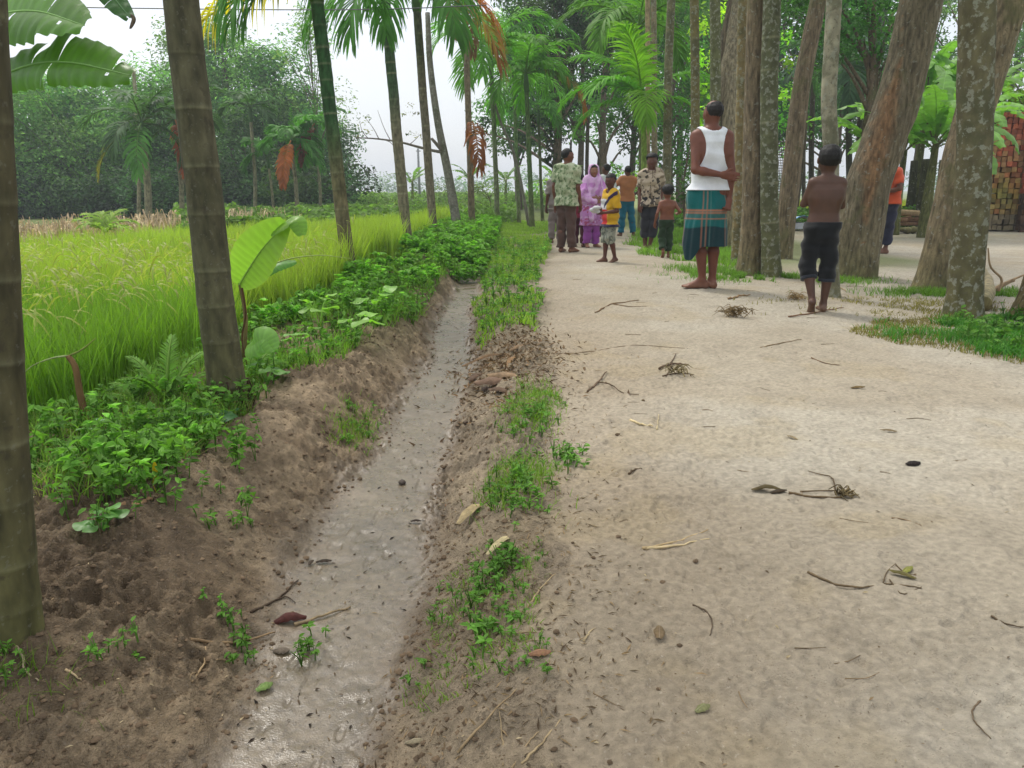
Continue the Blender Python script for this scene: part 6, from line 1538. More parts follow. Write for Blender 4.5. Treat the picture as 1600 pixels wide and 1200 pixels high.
# ------------------------------------------------------------------ people: blended implicit surfaces meshed with surface nets
class SDF:
    def __init__(s): s.prims = []; s.cuts = []; s.noise = None
    def add(s, f, lo, hi, k=.02): s.prims.append((f, np.asarray(lo, float), np.asarray(hi, float), k)); return s
    def cap(s, a, b, ra, rb, k=.02, pl=None):
        a = np.asarray(a, float); b = np.asarray(b, float)
        def f(X, Y, Z):
            d = b - a; L2 = max(d @ d, 1e-9)
            t = np.clip(((X - a[0]) * d[0] + (Y - a[1]) * d[1] + (Z - a[2]) * d[2]) / L2, 0, 1)
            v = np.sqrt((X - a[0] - t * d[0]) ** 2 + (Y - a[1] - t * d[1]) ** 2 + (Z - a[2] - t * d[2]) ** 2) - (ra + (rb - ra) * t)
            if pl is not None: v = np.maximum(v, (X - pl[0][0]) * pl[1][0] + (Y - pl[0][1]) * pl[1][1] + (Z - pl[0][2]) * pl[1][2])
            return v
        m = max(ra, rb)
        return s.add(f, np.minimum(a, b) - m, np.maximum(a, b) + m, k)
    def ell(s, c, r, k=.02, rot=None):
        c = np.asarray(c, float); r = np.asarray(r, float)
        def f(X, Y, Z):
            x, y, z = X - c[0], Y - c[1], Z - c[2]
            if rot is not None:
                x, y, z = (rot[0, 0] * x + rot[1, 0] * y + rot[2, 0] * z, rot[0, 1] * x + rot[1, 1] * y + rot[2, 1] * z, rot[0, 2] * x + rot[1, 2] * y + rot[2, 2] * z)
            q = np.sqrt((x / r[0]) ** 2 + (y / r[1]) ** 2 + (z / r[2]) ** 2)
            return (q - 1) * r.min() * (.5 + .5 * r.mean() / r.min())
        m = r.max() if rot is not None else r
        return s.add(f, c - m, c + m, k)
    def torso(s, prof, k=.02, e=0.0):
        """prof rows: z, half width of core, depth radius, x centre, y centre"""
        P = np.asarray(prof, float); z0, z1 = P[0, 0], P[-1, 0]
        def f(X, Y, Z):
            zz = np.clip(Z, z0, z1)
            w = np.interp(zz, P[:, 0], P[:, 1]); r = np.interp(zz, P[:, 0], P[:, 2]) + e
            xc = np.interp(zz, P[:, 0], P[:, 3]); yc = np.interp(zz, P[:, 0], P[:, 4])
            dx = np.maximum(np.abs(X - xc) - w, 0); dy = Y - yc; dz = np.maximum(np.maximum(Z - z1, z0 - Z), 0)
            return np.sqrt(dx ** 2 + dy ** 2 + dz ** 2) - r
        m = (P[:, 1] + P[:, 2] + np.abs(P[:, 3]) + np.abs(P[:, 4])).max() + e
        return s.add(f, [-m, -m, z0 - P[0, 2] - e], [m, m, z1 + P[-1, 2] + e], k)
    def cut(s, f): s.cuts.append(f); return s
    def mesh(s, h):
        m = .035
        lo = np.min([p[1] for p in s.prims], 0) - m; hi = np.max([p[2] for p in s.prims], 0) + m
        n = np.ceil((hi - lo) / h).astype(int) + 1
        ax = [lo[i] + h * np.arange(n[i]) for i in range(3)]
        D = np.full(n, .5)
        for f, a, b, k in s.prims:
            i0 = np.clip(((a - m - lo) / h).astype(int), 0, n - 1); i1 = np.clip(np.ceil((b + m - lo) / h).astype(int) + 1, 1, n)
            sl = tuple(slice(i0[j], i1[j]) for j in range(3))
            X = ax[0][sl[0]][:, None, None]; Y = ax[1][sl[1]][None, :, None]; Z = ax[2][sl[2]][None, None, :]
            d = f(X, Y, Z) + 0 * X + 0 * Y + 0 * Z
            A = D[sl]
            hh = np.clip(.5 + .5 * (A - d) / k, 0, 1)
            D[sl] = A * (1 - hh) + d * hh - k * hh * (1 - hh)
        X = ax[0][:, None, None]; Y = ax[1][None, :, None]; Z = ax[2][None, None, :]
        if s.noise: D = D + s.noise(X, Y, Z)
        for c in s.cuts: D = np.maximum(D, c(X, Y, Z))
        return surface_nets(D, lo, h)

def surface_nets(D, lo, h):
    S = D < 0
    n = np.array(D.shape)
    cs = tuple(n - 1)
    cnt = np.zeros(cs); acc = np.zeros(cs + (3,))
    corners = [(i, j, k) for i in (0, 1) for j in (0, 1) for k in (0, 1)]
    sub = {c: D[c[0]:n[0] - 1 + c[0], c[1]:n[1] - 1 + c[1], c[2]:n[2] - 1 + c[2]] for c in corners}
    for a in corners:
        for ax_ in range(3):
            if a[ax_] == 0:
                b = list(a); b[ax_] = 1; b = tuple(b)
                da, db = sub[a], sub[b]
                ii = np.nonzero((da < 0) != (db < 0))
                t = da[ii] / (da[ii] - db[ii])
                p = np.tile(np.array(a, float), (len(t), 1)); p[:, ax_] = t
                cnt[ii] += 1; acc[ii] += p
    act = cnt > 0
    vid = -np.ones(cs, np.int64); vid[act] = np.arange(act.sum())
    ii = np.nonzero(act)
    V = lo + h * (np.stack(ii, 1) + acc[ii] / cnt[ii][:, None])
    Q = []
    for ax_ in range(3):
        s0 = [slice(1, n[i] - 1) for i in range(3)]; s1 = [slice(1, n[i] - 1) for i in range(3)]
        s0[ax_] = slice(0, n[ax_] - 1); s1[ax_] = slice(1, n[ax_])
        a = S[tuple(s0)]; b = S[tuple(s1)]
        e = np.nonzero(a != b)
        if len(e[0]) == 0: continue
        base = [e[0], e[1], e[2]]
        o = [i for i in range(3) if i != ax_]
        idx = [base[i] + (1 if i != ax_ else 0) for i in range(3)]
        q = []
        for (u, v) in ((0, 0), (1, 0), (1, 1), (0, 1)):
            c = [x.copy() for x in idx]; c[o[0]] -= (1 - u); c[o[1]] -= (1 - v)
            q.append(vid[c[0], c[1], c[2]])
        q = np.stack(q, 1)
        flip = a[e] if ax_ != 1 else ~a[e]
        q = np.where(flip[:, None], q, q[:, ::-1])
        Q.append(q)
    Q = np.concatenate(Q); Q = Q[(Q >= 0).all(1)]
    # two smoothing passes
    E = np.concatenate([Q[:, [0, 1]], Q[:, [1, 2]], Q[:, [2, 3]], Q[:, [3, 0]]])
    for _ in range(2):
        A = np.zeros_like(V); c = np.zeros(len(V))
        for k in range(3):
            A[:, k] = np.bincount(E[:, 0], V[E[:, 1], k], len(V)) + np.bincount(E[:, 1], V[E[:, 0], k], len(V))
        c = np.bincount(E[:, 0], minlength=len(V)) + np.bincount(E[:, 1], minlength=len(V))
        V = V * .5 + .5 * A / np.maximum(c, 1)[:, None]
    return V, Q

def emit(sd, h, name, mat, parent, colf):
    V, Q = sd.mesh(h)
    c = colf(V) if callable(colf) else np.tile(np.asarray(colf, float), (len(V), 1))
    mb = MB(); mb.add(V, None, Q, c)
    return mb.build(name, mat, parent)

SK = srgb(122, 78, 58); SKD = srgb(92, 60, 48); SKL = srgb(150, 100, 76)

def person(label, loc, H, yaw, pose, skin=SK, hs=.132, wid=1.0, res=.0085, head_yaw=0, head_tilt=0, group=None, face=True, hair='short', hair_col=srgb(22, 19, 18), garments=(), toes=False, belly=0):
    """facing +Y at yaw 0; pose in fractions of H: knee/ankle per leg, elbow/wrist/dir per arm"""
    t = empty('person', loc, label, 'person', group, rz=yaw)
    skin = skin * .72
    S = H
    shz = 1 - hs - .052; nk = 1 - hs - .02
    sw = pose.get('sw', .108) * wid; hw = .05 * wid
    xs = pose.get('lean', (0, 0))   # x,y offset of shoulders against the hips
    cx = lambda z: xs[0] * np.clip((z - .5) / .32, 0, 1.2); cyy = lambda z: xs[1] * np.clip((z - .5) / .32, 0, 1.2)
    def prof(e=0, zs=None):
        rows = [(.475, .035, .052), (.52, .05, .062), (.57, .048, .056), (.62, .043, .052 + belly), (.67, .048, .055 + belly * .6), (.72, .058, .060), (shz - .035, .063, .056), (shz - .015, .063, .048), (shz, .060, .038)]
        k = (shz - .475) / (.816 - .475)
        return [((.475 + (z - .475) * k) * S if z < shz - .045 else z * S, w * wid * S, r * S * (.85 + .15 * wid), float(cx(z)) * S, float(cyy(z)) * S - .004 * S) for z, w, r in rows]
    J = {}
    for sd_, sg in (('L', -1), ('R', 1)):
        hip = np.array([sg * hw * .95, 0, .50])
        lg = pose.get('leg' + sd_, {})
        kn = np.array(lg.get('knee', (sg * .055, .008, .275))); an = np.array(lg.get('ankle', (sg * .058, -.01, .045)))
        sh = np.array([sg * sw + xs[0], xs[1] - .003, shz - .006 + pose.get('shrug' + sd_, 0)])
        am = pose.get('arm' + sd_, {})
        el = np.array(am.get('elbow', (sg * (sw + .03), -.02, shz - .175))); wr = np.array(am.get('wrist', (sg * (sw + .035), .03, shz - .325)))
        hd = np.array(am.get('dir', (0, .15, -1)), float); hd /= np.linalg.norm(hd)
        th = np.array(am.get('thumb', (-sg, .6, 0)), float)
        J[sd_] = dict(hip=hip * S, knee=kn * S, ankle=an * S, toe=lg.get('toe', (sg * .25, 1.0)), pitch=lg.get('pitch', 0), sh=sh * S, el=el * S, wr=wr * S, hd=hd, th=th, curl=am.get('curl', .35))
    b = SDF()
    b.torso(prof(), k=.03 * S)
    b.cap(np.array([xs[0], xs[1] - .008, nk - .03]) * S, np.array([xs[0] + .0, xs[1] + .004, nk + .04]) * S, .032 * S, .029 * S, k=.03 * S)
    for sg, q in ((-1, J['L']), (1, J['R'])):
        # shoulder, arm
        b.cap([q['sh'][0] * .45 + xs[0] * .5 * S, q['sh'][1], q['sh'][2] + .004 * S], q['sh'], .034 * S, .030 * S, k=.03 * S)
        b.cap(q['sh'], q['el'], .028 * S, .0215 * S, k=.018 * S)
        m = q['el'] + (q['wr'] - q['el']) * .3
        b.cap(q['el'], m, .021 * S, .0225 * S, k=.01 * S); b.cap(m, q['wr'], .0225 * S, .0145 * S, k=.01 * S)
        # hand
        hd = q['hd']; th = q['th'] - hd * (q['th'] @ hd); th /= np.linalg.norm(th); nrm = np.cross(hd, th)
        p0 = q['wr'] + hd * .006 * S; kn_ = q['wr'] + hd * .048 * S
        for o_ in (-.014, -.004, .006, .014):
            b.cap(p0 + th * o_ * .6 * S, kn_ + th * o_ * S, .0125 * S, .0105 * S, k=.006 * S)
        for o_, ln in ((-.019, .036), (-.0065, .045), (.0065, .048), (.018, .043)):
            a0 = kn_ + th * o_ * S; c_ = q['curl']
            d1 = hd * math.cos(c_) + nrm * math.sin(c_) * (-sg); d2 = hd * math.cos(2.2 * c_) + nrm * math.sin(2.2 * c_) * (-sg)
            a1 = a0 + d1 * ln * .5 * S; a2 = a1 + d2 * ln * .5 * S
            b.cap(a0, a1, .0066 * S, .006 * S, k=.003 * S); b.cap(a1, a2, .006 * S, .0048 * S, k=.003 * S)
        tb = q['wr'] + hd * .014 * S + th * .013 * S
        t1 = tb + (hd * .7 + th * .75) * .024 * S; b.cap(tb, t1, .009 * S, .0075 * S, k=.005 * S); b.cap(t1, t1 + (hd * .95 + th * .2) * .022 * S, .0072 * S, .0055 * S, k=.004 * S)
        # leg
        b.cap(q['hip'], q['knee'], .049 * S * (.8 + .2 * wid), .031 * S, k=.02 * S)
        back = np.array([0, -.010 * S, 0])
        c1 = q['knee'] + (q['ankle'] - q['knee']) * .32 + back
        b.cap(q['knee'], c1, .0285 * S, .0315 * S, k=.012 * S); b.cap(c1, q['ankle'], .0315 * S, .0185 * S, k=.012 * S)
        # foot
        tx, ty = q['toe']; tn = np.array([tx, ty, 0.0]); tn /= np.linalg.norm(tn)
        pt = q['pitch']; up = np.array([0, 0, 1.0])
        fd = tn * math.cos(pt) - up * math.sin(pt); fu = up * math.cos(pt) + tn * math.sin(pt)
        an = q['ankle']; heel = an - fd * .018 * S - fu * .026 * S; ball = an + fd * .075 * S - fu * .031 * S; tip = an + fd * .108 * S - fu * .034 * S
        sdn = np.cross(tn, up)
        b.cap(an, heel, .018 * S, .0175 * S, k=.015 * S)
        b.cap(an + fd * .01 * S, ball, .018 * S, .0125 * S, k=.02 * S)
        b.cap(heel, ball + sdn * .012 * S, .0155 * S, .012 * S, k=.015 * S); b.cap(heel, ball - sdn * .012 * S, .0155 * S, .012 * S, k=.015 * S)
        for i_ in range(5):
            o_ = (i_ - 2) * .0095 * S; big = (i_ == (0 if sg > 0 else 4))
            b.cap(ball + sdn * o_, tip + sdn * o_ * 1.1 + fd * (.004 if big else -.003 * abs(i_ - 2)) * S - fd * .008 * S, .010 * S, .0085 * S if big else .0065 * S, k=.004 * S)
    for sg in (-1, 1):
        b.ell(np.array([sg * .042 * wid + xs[0], -.038, shz - .085]) * S, np.array([.028, .018, .045]) * S, k=.02 * S)
    # head
    hc = np.array([xs[0], xs[1] + .008, 1 - hs * .5]) * S; hh = hs * S
    Rz = np.array(Matrix.Rotation(head_yaw, 3, 'Z') @ Matrix.Rotation(head_tilt, 3, 'X'))
    def hp(x, y, z): return hc + Rz @ (np.array([x, y, z]) * hh)
    hw_ = .335 if hs < .15 else .345
    b.ell(hp(0, -.04, .10), np.array([hw_, .42, .40]) * hh, k=.02 * S, rot=Rz)
    b.ell(hp(0, .09, -.18), np.array([.27, .28, .29]) * hh, k=.03 * S, rot=Rz)
    b.cap(hp(0, .10, -.33), hp(0, .26, -.39), .14 * hh, .085 * hh, k=.015 * S)       # jaw, chin
    if face:
        b.cap(hp(0, .37, .02), hp(0, .44, -.13), .03 * hh, .05 * hh, k=.01 * S)       # nose
        b.cap(hp(-.12, .35, .10), hp(.12, .35, .10), .05 * hh, .05 * hh, k=.015 * S)  # brow
        b.cap(hp(-.07, .36, -.24), hp(.07, .36, -.24), .035 * hh, .035 * hh, k=.008 * S)  # lips
        for sg in (-1, 1): b.cap(hp(sg * .15, .25, -.10), hp(sg * .2, .2, -.08), .09 * hh, .08 * hh, k=.02 * S)
    for sg in (-1, 1):
        b.ell(hp(sg * (hw_ + .02), -.01, -.02), np.array([.035, .085, .13]) * hh, k=.006 * S, rot=Rz)
    def skincol(V):
        c = np.tile(skin, (len(V), 1))
        L = ((V - hc) @ Rz) / hh
        lips = (np.abs(L[:, 0]) < .11) & (np.abs(L[:, 2] + .24) < .045) & (L[:, 1] > .3)
        c[lips] = skin * np.array([1.0, .62, .62])
        sole = V[:, 2] < .006 * S
        c = c * (1 + .18 * (fbm(V[:, 0] * 14 + 9, V[:, 2] * 14 + V[:, 1] * 7, 5, 3)[:, None] - .5))
        ft = np.clip(1 - V[:, 2] / (.06 * S), 0, 1)[:, None] * .35
        return c * (1 - ft) + srgb(150, 118, 92) * ft
    body = emit(b, res, 'body', M_SKIN, t, skincol)
    if face:
        for sg in (-1, 1):
            e_ = SDF(); c_ = hp(sg * .135, .33, .03)
            e_.ell(c_, np.array([.065, .045, .035]) * hh, rot=Rz)
            emit(e_, .0035, 'eye', M_METAL, body, srgb(38, 30, 28))
            e_ = SDF(); e_.cap(hp(sg * .07, .385, .105), hp(sg * .2, .33, .12), .022 * hh, .016 * hh)
            emit(e_, .0035, 'eyebrow', M_HAIR, body, hair_col)
    if hair:
        hsd = SDF()
        hsd.ell(hp(0, -.06, .12), np.array([hw_ + .035, .44, .41]) * hh, k=.01, rot=Rz)
        if hair == 'mop': hsd.ell(hp(0, -.02, .24), np.array([hw_ + .09, .47, .33]) * hh, k=.03, rot=Rz)
        hl = {'short': -.22, 'mop': -.2, 'bald': -.18}[hair]
        Ri = Rz
        def hcut(X, Y, Z):
            x, y, z = X - hc[0], Y - hc[1], Z - hc[2]
            ly = (Ri[0, 1] * x + Ri[1, 1] * y + Ri[2, 1] * z) / hh; lz = (Ri[0, 2] * x + Ri[1, 2] * y + Ri[2, 2] * z) / hh; lx = (Ri[0, 0] * x + Ri[1, 0] * y + Ri[2, 0] * z) / hh
            d1 = np.minimum(ly - (.02 if hair != 'mop' else .06), .24 - lz)     # in front and below hairline -> cut
            d = np.maximum((hl + .35 * np.clip(ly + .05, 0, 1)) - lz, d1)
            if hair == 'bald': d = np.maximum(d, np.minimum(.30 - np.sqrt(lx ** 2 + (ly - .02) ** 2), lz))
            return d * hh
        hsd.cut(hcut)
        hsd.noise = lambda X, Y, Z: .0022 * S * (np.sin(X * 230) + np.sin(Y * 210 + 2) + np.sin(Z * 190))/3
        emit(hsd, res * .8, 'hair', M_HAIR, t, hair_col)
    ctx = dict(S=S, J=J, prof=prof, shz=shz, nk=nk, xs=xs, hp=hp, hh=hh, hc=hc, Rz=Rz, hw=hw, sw=sw, t=t, res=res, wid=wid)
    for g in garments: g(ctx)
    return t

def folds(S, a=.004, sd_=0, vert=False):
    a = a * 1.6
    if vert: return lambda X, Y, Z: a * S * (np.sin(X * 70 / S + 3 * np.sin(Z * 9 / S) + sd_) * .6 + np.sin(Y * 60 / S + X * 30 / S + sd_) * .5)
    return lambda X, Y, Z: a * S * (np.sin(Z * 55 / S + 14 * X / S + 4 * np.sin(Y * 14 / S + sd_)) * .5 + np.sin(X * 48 / S - Z * 30 / S + sd_ * 2) * .35 + np.sin(Z * 95 / S + Y * 40 / S + sd_) * .2)

def shirt(col, hem=.47, sleeve=.75, e=.010, mat=None, k_neck=.045, a=.005, name='shirt', flare=.01, seed=0, collar=False, open_top=True):
    def g(c):
        S = c['S']; s = SDF()
        pf = [list(r) for r in c['prof']()]
        zb = hem * S
        pf = [[zb, pf[1][1] * 1.02, pf[1][2] + flare * S, 0, -.002 * S]] + [r for r in pf if r[0] > zb + .02 * S]
        s.torso(pf, k=.03 * S, e=e * S)
        for q in (c['J']['L'], c['J']['R']):
            s.cap([q['sh'][0] * .45 + c['xs'][0] * .5 * S, q['sh'][1], q['sh'][2] + .004 * S], q['sh'], (.034 + e) * S, (.031 + e) * S, k=.03 * S)
            if sleeve > 0:
                end = q['sh'] + (q['el'] - q['sh']) * min(sleeve, 1.0)
                dn = (q['el'] - q['sh']) / np.linalg.norm(q['el'] - q['sh'])
                s.cap(q['sh'], end + (dn * .02 * S if sleeve <= 1 else 0), (.030 + e) * S, (.029 + e) * S, k=.012 * S, pl=(end, dn) if sleeve <= 1 else None)
                if sleeve > 1:
                    e2 = q['el'] + (q['wr'] - q['el']) * (sleeve - 1); s.cap(q['el'], e2, (.027 + e) * S, (.022 + e) * S, k=.01 * S)
        s.noise = folds(S, a, seed)
        s.cut(lambda X, Y, Z: zb - Z + .004 * S * np.sin(X * 30 / S + seed))
        nc = np.array([c['xs'][0], c['xs'][1] + .022, c['nk'] - .002]) * S
        s.cut(lambda X, Y, Z: k_neck * S - np.sqrt((X - nc[0]) ** 2 + (Y - nc[1]) ** 2 + ((Z - nc[2]) * 1.1) ** 2))
        if collar:
            cc = SDF(); 
            n0 = np.array([c['xs'][0], c['xs'][1] + .002, c['nk'] - .028]) * S
            cc.cap(n0, n0 + np.array([0, .004, .034]) * S, .046 * S, .040 * S)
            cc.cut(lambda X, Y, Z: (n0[2] - .008 * S) - Z); cc.cut(lambda X, Y, Z: Z - (n0[2] + .036 * S + (Y - n0[1]) * -.35))
            cc.cut(lambda X, Y, Z: .033 * S - np.sqrt((X - n0[0]) ** 2 + (Y - n0[1]) ** 2))
        o = emit(s, c['res'], name, mat or M_CLOTH, c['t'], (lambda V: col(V / S)) if callable(col) else col)
        if collar: emit(cc, c['res'] * .7, 'collar', M_CLOTH, o, (lambda V: col(V / S)) if callable(col) else col)
    return g

def pants(col, end=.9, waist=.56, e=.010, loose=.012, name='trousers', a=.005, seed=0, cuff=None, mat=None):
    def g(c):
        S = c['S']; s = SDF()
        pf = [list(r) for r in c['prof']()]
        s.torso([r for i_, r in enumerate(pf) if i_ < 2 or r[0] < (waist + .02) * S], k=.03 * S, e=e * S)
        ends = []
        for q in (c['J']['L'], c['J']['R']):
            s.cap(q['hip'], q['knee'], (.050 + e) * S, (.033 + loose) * S, k=.02 * S)
            en = q['knee'] + (q['ankle'] - q['knee']) * max(.0, end)
            dn = (q['ankle'] - q['knee']) / np.linalg.norm(q['ankle'] - q['knee'])
            s.cap(q['knee'], en + dn * .02 * S, (.033 + loose) * S, (.028 + loose) * S, k=.004 * S, pl=(en, dn))
            ends.append((en, dn))
        s.noise = folds(S, a, seed)
        s.cut(lambda X, Y, Z: Z - waist * S)
        o = emit(s, c['res'], name, mat or M_CLOTH, c['t'], (lambda V: col(V / S)) if callable(col) else col)
        if cuff is not None:
            for en, d in ends:
                cf = SDF(); cf.cap(en - d * .03 * S, en + d * .01 * S, (.0315 + loose) * S, (.0315 + loose) * S)
                cf.cut(lambda X, Y, Z, en=en, d=d: np.abs((X - en[0]) * d[0] + (Y - en[1]) * d[1] + (Z - en[2]) * d[2] + .008 * S) - .012 * S)
                emit(cf, c['res'], 'cuff', M_CLOTH, o, cuff)
    return g

def blotch(cols, scale, thr, seed=0, soft=.02):
    def f(V):
        c = np.tile(cols[0], (len(V), 1))
        u = np.arctan2(V[:, 1], V[:, 0]) * .12 + V[:, 0] * .3
        for i, cc in enumerate(cols[1:]):
            m = sstep(thr, thr + soft, fbm(u * scale + 7 * i + seed, V[:, 2] * scale - 3 * i, seed + i * 11, 2))[:, None]
            c = c * (1 - m) + cc * m
        return c
    return f

def gp(px, py, d):
    """feet position: photo column at distance d, on the ground"""
    p = W(px, py, d); z = H1(p[0], p[1]); return (p[0], p[1], z)
def hgt_for(px_top_y, loc, base_py=None):
    """height that puts the crown of the head on photo row px_top_y"""
    p = W(800, px_top_y, loc[1]); return p[2] - loc[2]

# 1 elderly man with white vest and lungi, seen from behind
loc = gp(1098, 450, 7.23); Hh = hgt_for(157, loc)
TEAL = srgb(8, 92, 92); TEALD = srgb(10, 48, 54); TGR = srgb(20, 100, 76); COP = srgb(180, 112, 80); PALE = srgb(120, 150, 140)
def tank(c):
    S = c['S']; s = SDF()
    pf = [list(r) for r in c['prof']()]
    pf = [[.535 * S, pf[1][1] * 1.02, pf[1][2] + .013 * S, 0, 0]] + [r for r in pf if r[0] > .56 * S]
    s.torso(pf, k=.03 * S, e=.0075 * S)
    for sg, q in ((-1, c['J']['L']), (1, c['J']['R'])):
        s.cap([q['sh'][0] * .25, q['sh'][1], q['sh'][2] + .008 * S], [q['sh'][0] * .62, q['sh'][1], q['sh'][2] + .004 * S], .038 * S, .037 * S, k=.03 * S)
    s.noise = folds(S, .0035, 2)
    s.cut(lambda X, Y, Z: .535 * S - Z)
    nc = np.array([c['xs'][0], .004, c['nk'] + .002]) * S
    s.cut(lambda X, Y, Z: .052 * S - np.sqrt((X - nc[0]) ** 2 + (Y - nc[1]) ** 2 * .9 + (Z - nc[2]) ** 2 * .9))
    for sg, q in ((-1, c['J']['L']), (1, c['J']['R'])):
        # deep racer-back armholes
        zc, rz = q['sh'][2] - .06 * S, .118 * S
        s.cut(lambda X, Y, Z, sg=sg, zc=zc, rz=rz: (1 - np.sqrt(((X * sg - .118 * S) / (.070 * S)) ** 2 + ((Z - zc) / rz) ** 2)) * .055 * S + 0 * Y)
    emit(s, c['res'] * .8, 'vest', M_CLOTH, c['t'], srgb(226, 228, 234))
def lungi(c):
    S = c['S']; nz, nt = 150, 260
    zt, zb = .585, .235
    th = np.linspace(0, 2 * PI, nt, endpoint=False); f = np.linspace(0, 1, nz)
    F, TH = np.meshgrid(f, th, indexing='ij')
    # hem: lower tail on the left (photo) side
    tail = np.exp(-((((TH - PI * 1.2 + PI) % (2 * PI)) - PI) / .42) ** 4)
    zbm = zb - .075 * tail
    Z = zt + (zbm - zt) * F
    rx = np.interp(F, [0, .12, .3, .6, 1], [.094, .106, .114, .118, .121]); ry = np.interp(F, [0, .12, .3, .6, 1], [.054, .070, .084, .088, .092])
    fold = (np.sin(TH * 9 + 2 * F + 1) * .35 + np.sin(TH * 17 + 3 * F) * .2 + np.sin(TH * 5 - F) * .3) * .0075 * sstep(.05, .6, F)
    drape = .004 * np.sin(F * 16 + 2.2 * np.cos(TH)) * (1 - F) + .003 * np.sin(F * 9 + TH * 2)
    k = 1 + (fold + drape) / .1
    X = np.cos(TH) * rx * k - .004 - .012 * F * tail; Yv = np.sin(TH) * ry * k
    per = TH * .12
    col = np.zeros((nz, nt, 3)) + TEAL
    Zd = zt - Z
    dk = sstep(.24, .25, Zd + .006 * np.sin(TH * 3)) ; col = col * (1 - dk[..., None]) + TEALD * dk[..., None]
    gside = sstep(.2, .5, np.sin(TH * 1.0 + .5))[..., None] * .35; col = col * (1 - gside) + TGR * gside
    def band(v, c0, w, amt, cc):
        nonlocal col
        m = (np.exp(-((v - c0) / w) ** 4) * amt)[..., None]; col = col * (1 - m) + cc * m
    for c0 in (.02, .035, .155, .17, .20): band(Zd, c0, .0035, .75, COP)
    for c0 in (.027, .162): band(Zd, c0, .012, .4, COP)
    band(Zd, .185, .02, .3, PALE * .5)
    for c0 in (.55 * .12 * 2, 1.7 * .12, 3.0 * .12, 4.3 * .12, 4.5 * .12, 5.5 * .12): band(per, c0, .004, .5, COP * .9); band(per, c0 + .02, .003, .3, PALE)
    wv = fbm(TH * 40, F * 200, 3, 2)[..., None]; col = col * (.9 + .2 * wv)
    def shell(off):
        return np.stack([X - np.cos(TH) * off, Yv - np.sin(TH) * off, Z], -1) * S
    A = shell(0); B = shell(.004)
    mb = MB(); idx = np.arange(nz * nt).reshape(nz, nt); j = np.roll(idx, -1, 1)
    Q = np.stack([idx[:-1], idx[1:], j[1:], j[:-1]], -1).reshape(-1, 4)
    n0 = nz * nt
    Q2 = Q[:, ::-1] + n0
    rim = np.stack([idx[-1], idx[-1] + n0, j[-1] + n0, j[-1]], -1)
    mb.add(np.concatenate([A.reshape(-1, 3), B.reshape(-1, 3)]), None, np.concatenate([Q, Q2, rim]), np.concatenate([col.reshape(-1, 3)] * 2))
    o = mb.build('lungi', M_CLOTH, c['t'])
pose = dict(sw=.098, legL=dict(knee=(-.035, .0, .275), ankle=(-.008, -.01, .043), toe=(-1.0, .15)), legR=dict(knee=(.045, .012, .275), ankle=(.052, .0, .043), toe=(-.15, 1.0)),
            armL=dict(elbow=(-.104, -.075, .640), wrist=(.035, -.105, .615), dir=(1, -.05, -.12), thumb=(0, -.1, 1), curl=.3),
            armR=dict(elbow=(.108, -.035, .64), wrist=(.100, -.05, .488), dir=(-.35, -.25, -1), thumb=(-1, .1, -.1), curl=.75))
man = person('balding man in a white sleeveless vest and checked teal lungi, arm behind his back', loc, Hh, R(4), pose, skin=srgb(128, 76, 58), hs=.126, wid=.88, res=.007, head_yaw=R(24), head_tilt=R(0), hair='bald', hair_col=srgb(34, 30, 30), garments=(tank, lungi))
# grey beard seen at the left of his jaw, and a cigarette in the hanging hand
def beard(t_, S, hs, yaw, tilt, col):
    hc = np.array([0, .008, 1 - hs * .5]) * S; hh = hs * S
    Rz = np.array(Matrix.Rotation(yaw, 3, 'Z') @ Matrix.Rotation(tilt, 3, 'X'))
    s = SDF(); P = lambda x, y, z: hc + Rz @ (np.array([x, y, z]) * hh)
    s.cap(P(-.2, .16, -.25), P(-.05, .27, -.45), .1 * hh, .13 * hh, k=.02); s.cap(P(.2, .16, -.25), P(.05, .27, -.45), .1 * hh, .13 * hh, k=.02); s.cap(P(0, .28, -.4), P(0, .3, -.62), .15 * hh, .09 * hh, k=.02)
    s.noise = lambda X, Y, Z: .003 * (np.sin(X * 300) + np.sin(Y * 280) + np.sin(Z * 200))/2
    emit(s, .006, 'beard', M_HAIR, t_, col)
beard(man, Hh, .126, R(24), 0, srgb(150, 146, 142))

# 2 boy walking away, shirtless, dark knee-length shorts
loc = gp(1272, 486, 5.86); Hh = hgt_for(226, loc)
pose = dict(sw=.098, lean=(0.006, 0), shrugL=.012, shrugR=.012, legL=dict(knee=(-.060, .025, .275), ankle=(-.035, -.055, .072), toe=(.25, 1.0), pitch=R(48)), legR=dict(knee=(.060, .0, .27), ankle=(.048, -.01, .043), toe=(.15, 1)),
            armL=dict(elbow=(-.112, .04, .655), wrist=(.045, .105, .70), dir=(1, -.6, .05), thumb=(0, 0, 1), curl=.5),
            armR=dict(elbow=(.116, .04, .645), wrist=(-.045, .12, .68), dir=(-1, -.6, .05), thumb=(0, 0, 1), curl=.5))
DEN = srgb(13, 15, 18)
person('shirtless boy walking away in dark knee length shorts with turned up hems', loc, Hh, R(-4), pose, skin=srgb(96, 66, 52), hs=.175, wid=.84, res=.0065, head_yaw=R(-3), hair='short', garments=(pants(DEN, end=.36, waist=.55, e=.012, loose=.019, name='shorts', a=.006, seed=2, cuff=srgb(34, 38, 46)),))

